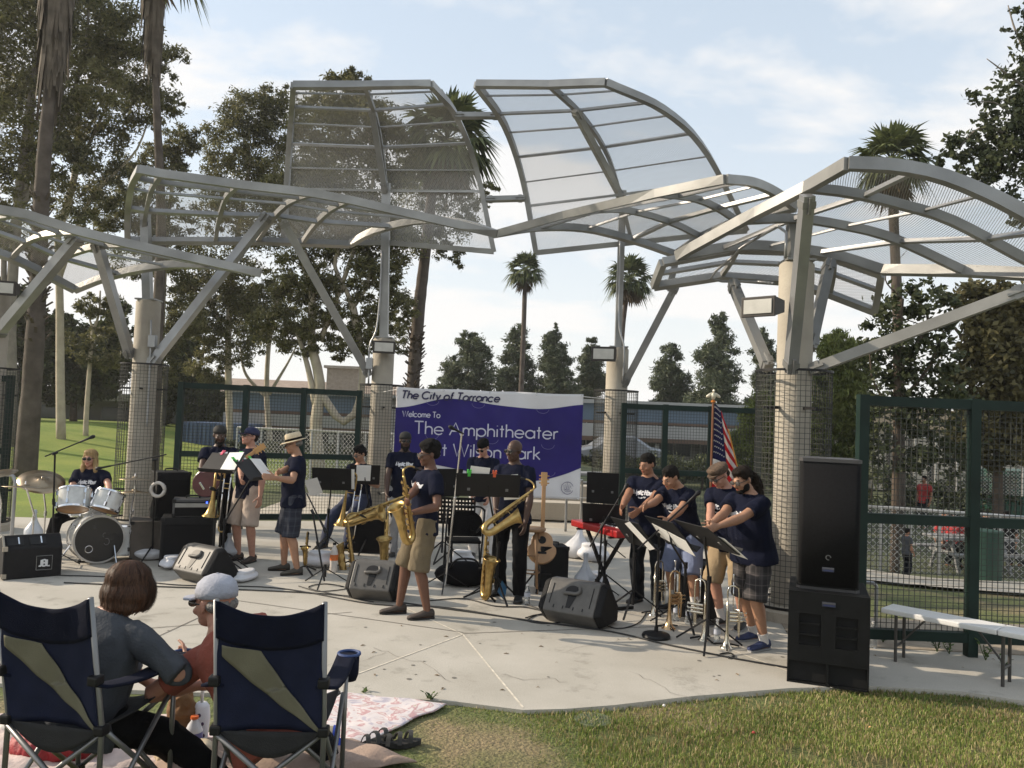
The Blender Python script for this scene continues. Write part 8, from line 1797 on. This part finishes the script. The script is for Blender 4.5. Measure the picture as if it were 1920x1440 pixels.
def picnic(label, p, yaw):
    t = thing('picnic_table', label, 'picnic table', p, yaw, 'picnic tables beyond the stage'); m = mat('grey_table', (.20, .20, .20), .6); mb = MB(); mb.bbox((0, 0, .74), (1.8, .75, .06), .01); link('tabletop', mb, m, t)
    for s_ in (-1, 1): mb = MB(); mb.bbox((0, s_ * .68, .45), (1.8, .26, .05), .01); link('seat', mb, m, t)
    for s_ in (-1, 1): mb = MB(); mb.bar((s_ * .6, -.65, .42), (s_ * .6, .65, .42), .06, .06); mb.bar((s_ * .6, -.5, 0), (s_ * .6, -.2, .72), .06, .06); mb.bar((s_ * .6, .5, 0), (s_ * .6, .2, .72), .06, .06); link('leg', mb, m, t)
q = P(1075, 960, 20); picnic('grey picnic table right behind the banner', (q.x, q.y, -.03), .2); q = P(1820, 960, 18); picnic('picnic table with people in red beyond the right fence', (q.x, q.y, -.98), .1)
t = thing('handrail', 'bent grey steel handrail behind the acoustic guitar', 'handrail', (P(1062, 950, 14.6).x, 14.6, 0)); mb = MB(); mb.tube(catmull([(0, 0, 0), (0, 0, .82), (.06, .1, .90), (.3, .9, .86), (.36, 1.0, .8), (.36, 1.05, 0)], 24), .024, 10); link('rail', mb, STEELB, t, smooth=True)
t = thing('handrail', 'grey steel handrail behind the drum kit at the left edge', 'handrail', (P(20, 950, 11.4).x, 11.4, 0)); mb = MB(); mb.tube(catmull([(-.8, 0, .92), (-.1, 0, .92), (.0, 0, .90), (.04, 0, .82), (.04, 0, 0)], 24), .024, 10); link('rail', mb, STEELB, t, smooth=True)
t = thing('handrail', 'short bent handrail beside the subwoofer behind the right fence', 'handrail', (P(1620, 1080, 7.9).x, 8.0, 0)); mb = MB(); mb.tube(catmull([(-.2, 0, .52), (.1, 0, .52), (.16, 0, .5), (.17, 0, .44), (.17, 0, 0)], 20), .018, 10); link('rail', mb, STEELB, t, smooth=True)
# parked car and bin
q = P(1140, 890, 41); t = thing('parked_car', 'grey parked car glimpsed right of the banner', 'car', (q.x, q.y, -.05), .1); mb = MB(); pr = [(-2.1, .3), (-2.1, .75), (-1.3, .92), (-.6, 1.42), (.7, 1.45), (1.5, .95), (2.1, .85), (2.1, .3)]; mb.poly([V((a, -.85, b)) for a, b in pr], -1.7, (0, -1, 0)); o = link('body', mb, mat('car_paint', (.25, .26, .28), .25, 0, .03, coat=.6), t); o.modifiers.new('b', 'BEVEL').width = .12
mb = MB(); mb.poly([V((a, -.862, b)) for a, b in ((-1.1, .95), (-.55, 1.35), (.62, 1.37), (1.2, .97))], .01, (0, -1, 0)); link('window', mb, DARKGL, t)
for x in (-1.3, 1.3):
    for y in (-.8, .8): mb = MB(); mb.lathe([(.15, -.1), (.33, -.1), (.33, .1), (.15, .1)], 20, Matrix.Translation((x, y, .33)) @ Matrix.Rotation(HALFPI, 4, 'X')); link('wheel', mb, BLACK, t)
q = P(1845, 1040, 14.0); t = thing('trash_can', 'green slatted litter bin beyond the right fence', 'litter bin', (q.x, q.y, lawn_z(q.x, q.y))); mb = MB(); mb.lathe([(.27, 0), (.30, .85), (.31, .9), (.20, .92)], 22); link('bin_body', mb, mat('bin_green', (.015, .05, .035), .5), t, smooth=True, ang=40)
# chain link fence far back
CL_ = mat('chain_link_steel', (.42, .42, .41), .4, .4)
def chain(label, A, B, h, n):
    A, B = V(A), V(B); t = thing('chain_fence', label, 'fence', A, 0, 'grey chain link fences'); mb = MB(); mb.tube([A + V((0, 0, h)), B + V((0, 0, h))], .03, 6); wlink('top_rail', mb, CL_, t)
    for i in range(n + 1): p = A.lerp(B, i / n); mb = MB(); mb.tube([p, p + V((0, 0, h))], .03, 6); wlink('post', mb, CL_, t)
    mb = MB(); mb.v = [p - A for p in (A, B, B + V((0, 0, h)), A + V((0, 0, h)))]; mb.f = [(0, 1, 2, 3)]; mb.m = [0]; me = mb.mesh('wire_netting'); ul = me.uv_layers.new(name='UVMap'); L = (B - A).length
    for l, uv in zip(range(4), ((0, 0), (L, 0), (L, h), (0, h))): ul.data[l].uv = uv
    link('wire_netting', me, meshmat('chain_netting', (.40, .40, .39), .12, .12, .07), t)
chain('grey chain link fence in front of the pillared hall', (P(1600, 900, 30).x, 30, 0), (P(1960, 900, 28).x, 28, 0), 1.9, 9)
chain('low chain link fence with thin posts along the far side of the right path', (P(1600, 900, 14.8).x, 14.8, lawn_z(6.2, 14.8)), (P(1990, 900, 14.2).x, 14.2, lawn_z(9.8, 14.2)), 1.15, 7)
chain('grey chain link fence with leaning rails behind the left green fence', (P(440, 900, 22).x, 22, lawn_z(-7, 22)), (P(735, 900, 20).x, 20, 0), 1.5, 6)
# ------------------------------------------------------------------ warm late-afternoon air
def haze():
    mb = MB(); mb.box((0, 34, 14.5), (150, 92, 32)); o = link('haze', mb, []); M = bpy.data.materials.new('haze_air'); M.use_nodes = True; nt = M.node_tree; N = nt.nodes
    N.remove(N['Principled BSDF']); v = N.new('ShaderNodeVolumePrincipled'); v.inputs['Color'].default_value = (.95, .95, .95, 1); v.inputs['Density'].default_value = HAZE; v.inputs['Anisotropy'].default_value = 0.3
    nt.links.new(v.outputs[0], N['Material Output'].inputs['Volume']); o.data.materials.clear(); o.data.materials.append(M); tag(o, kind='stuff')
HAZE = 0.0006
haze()
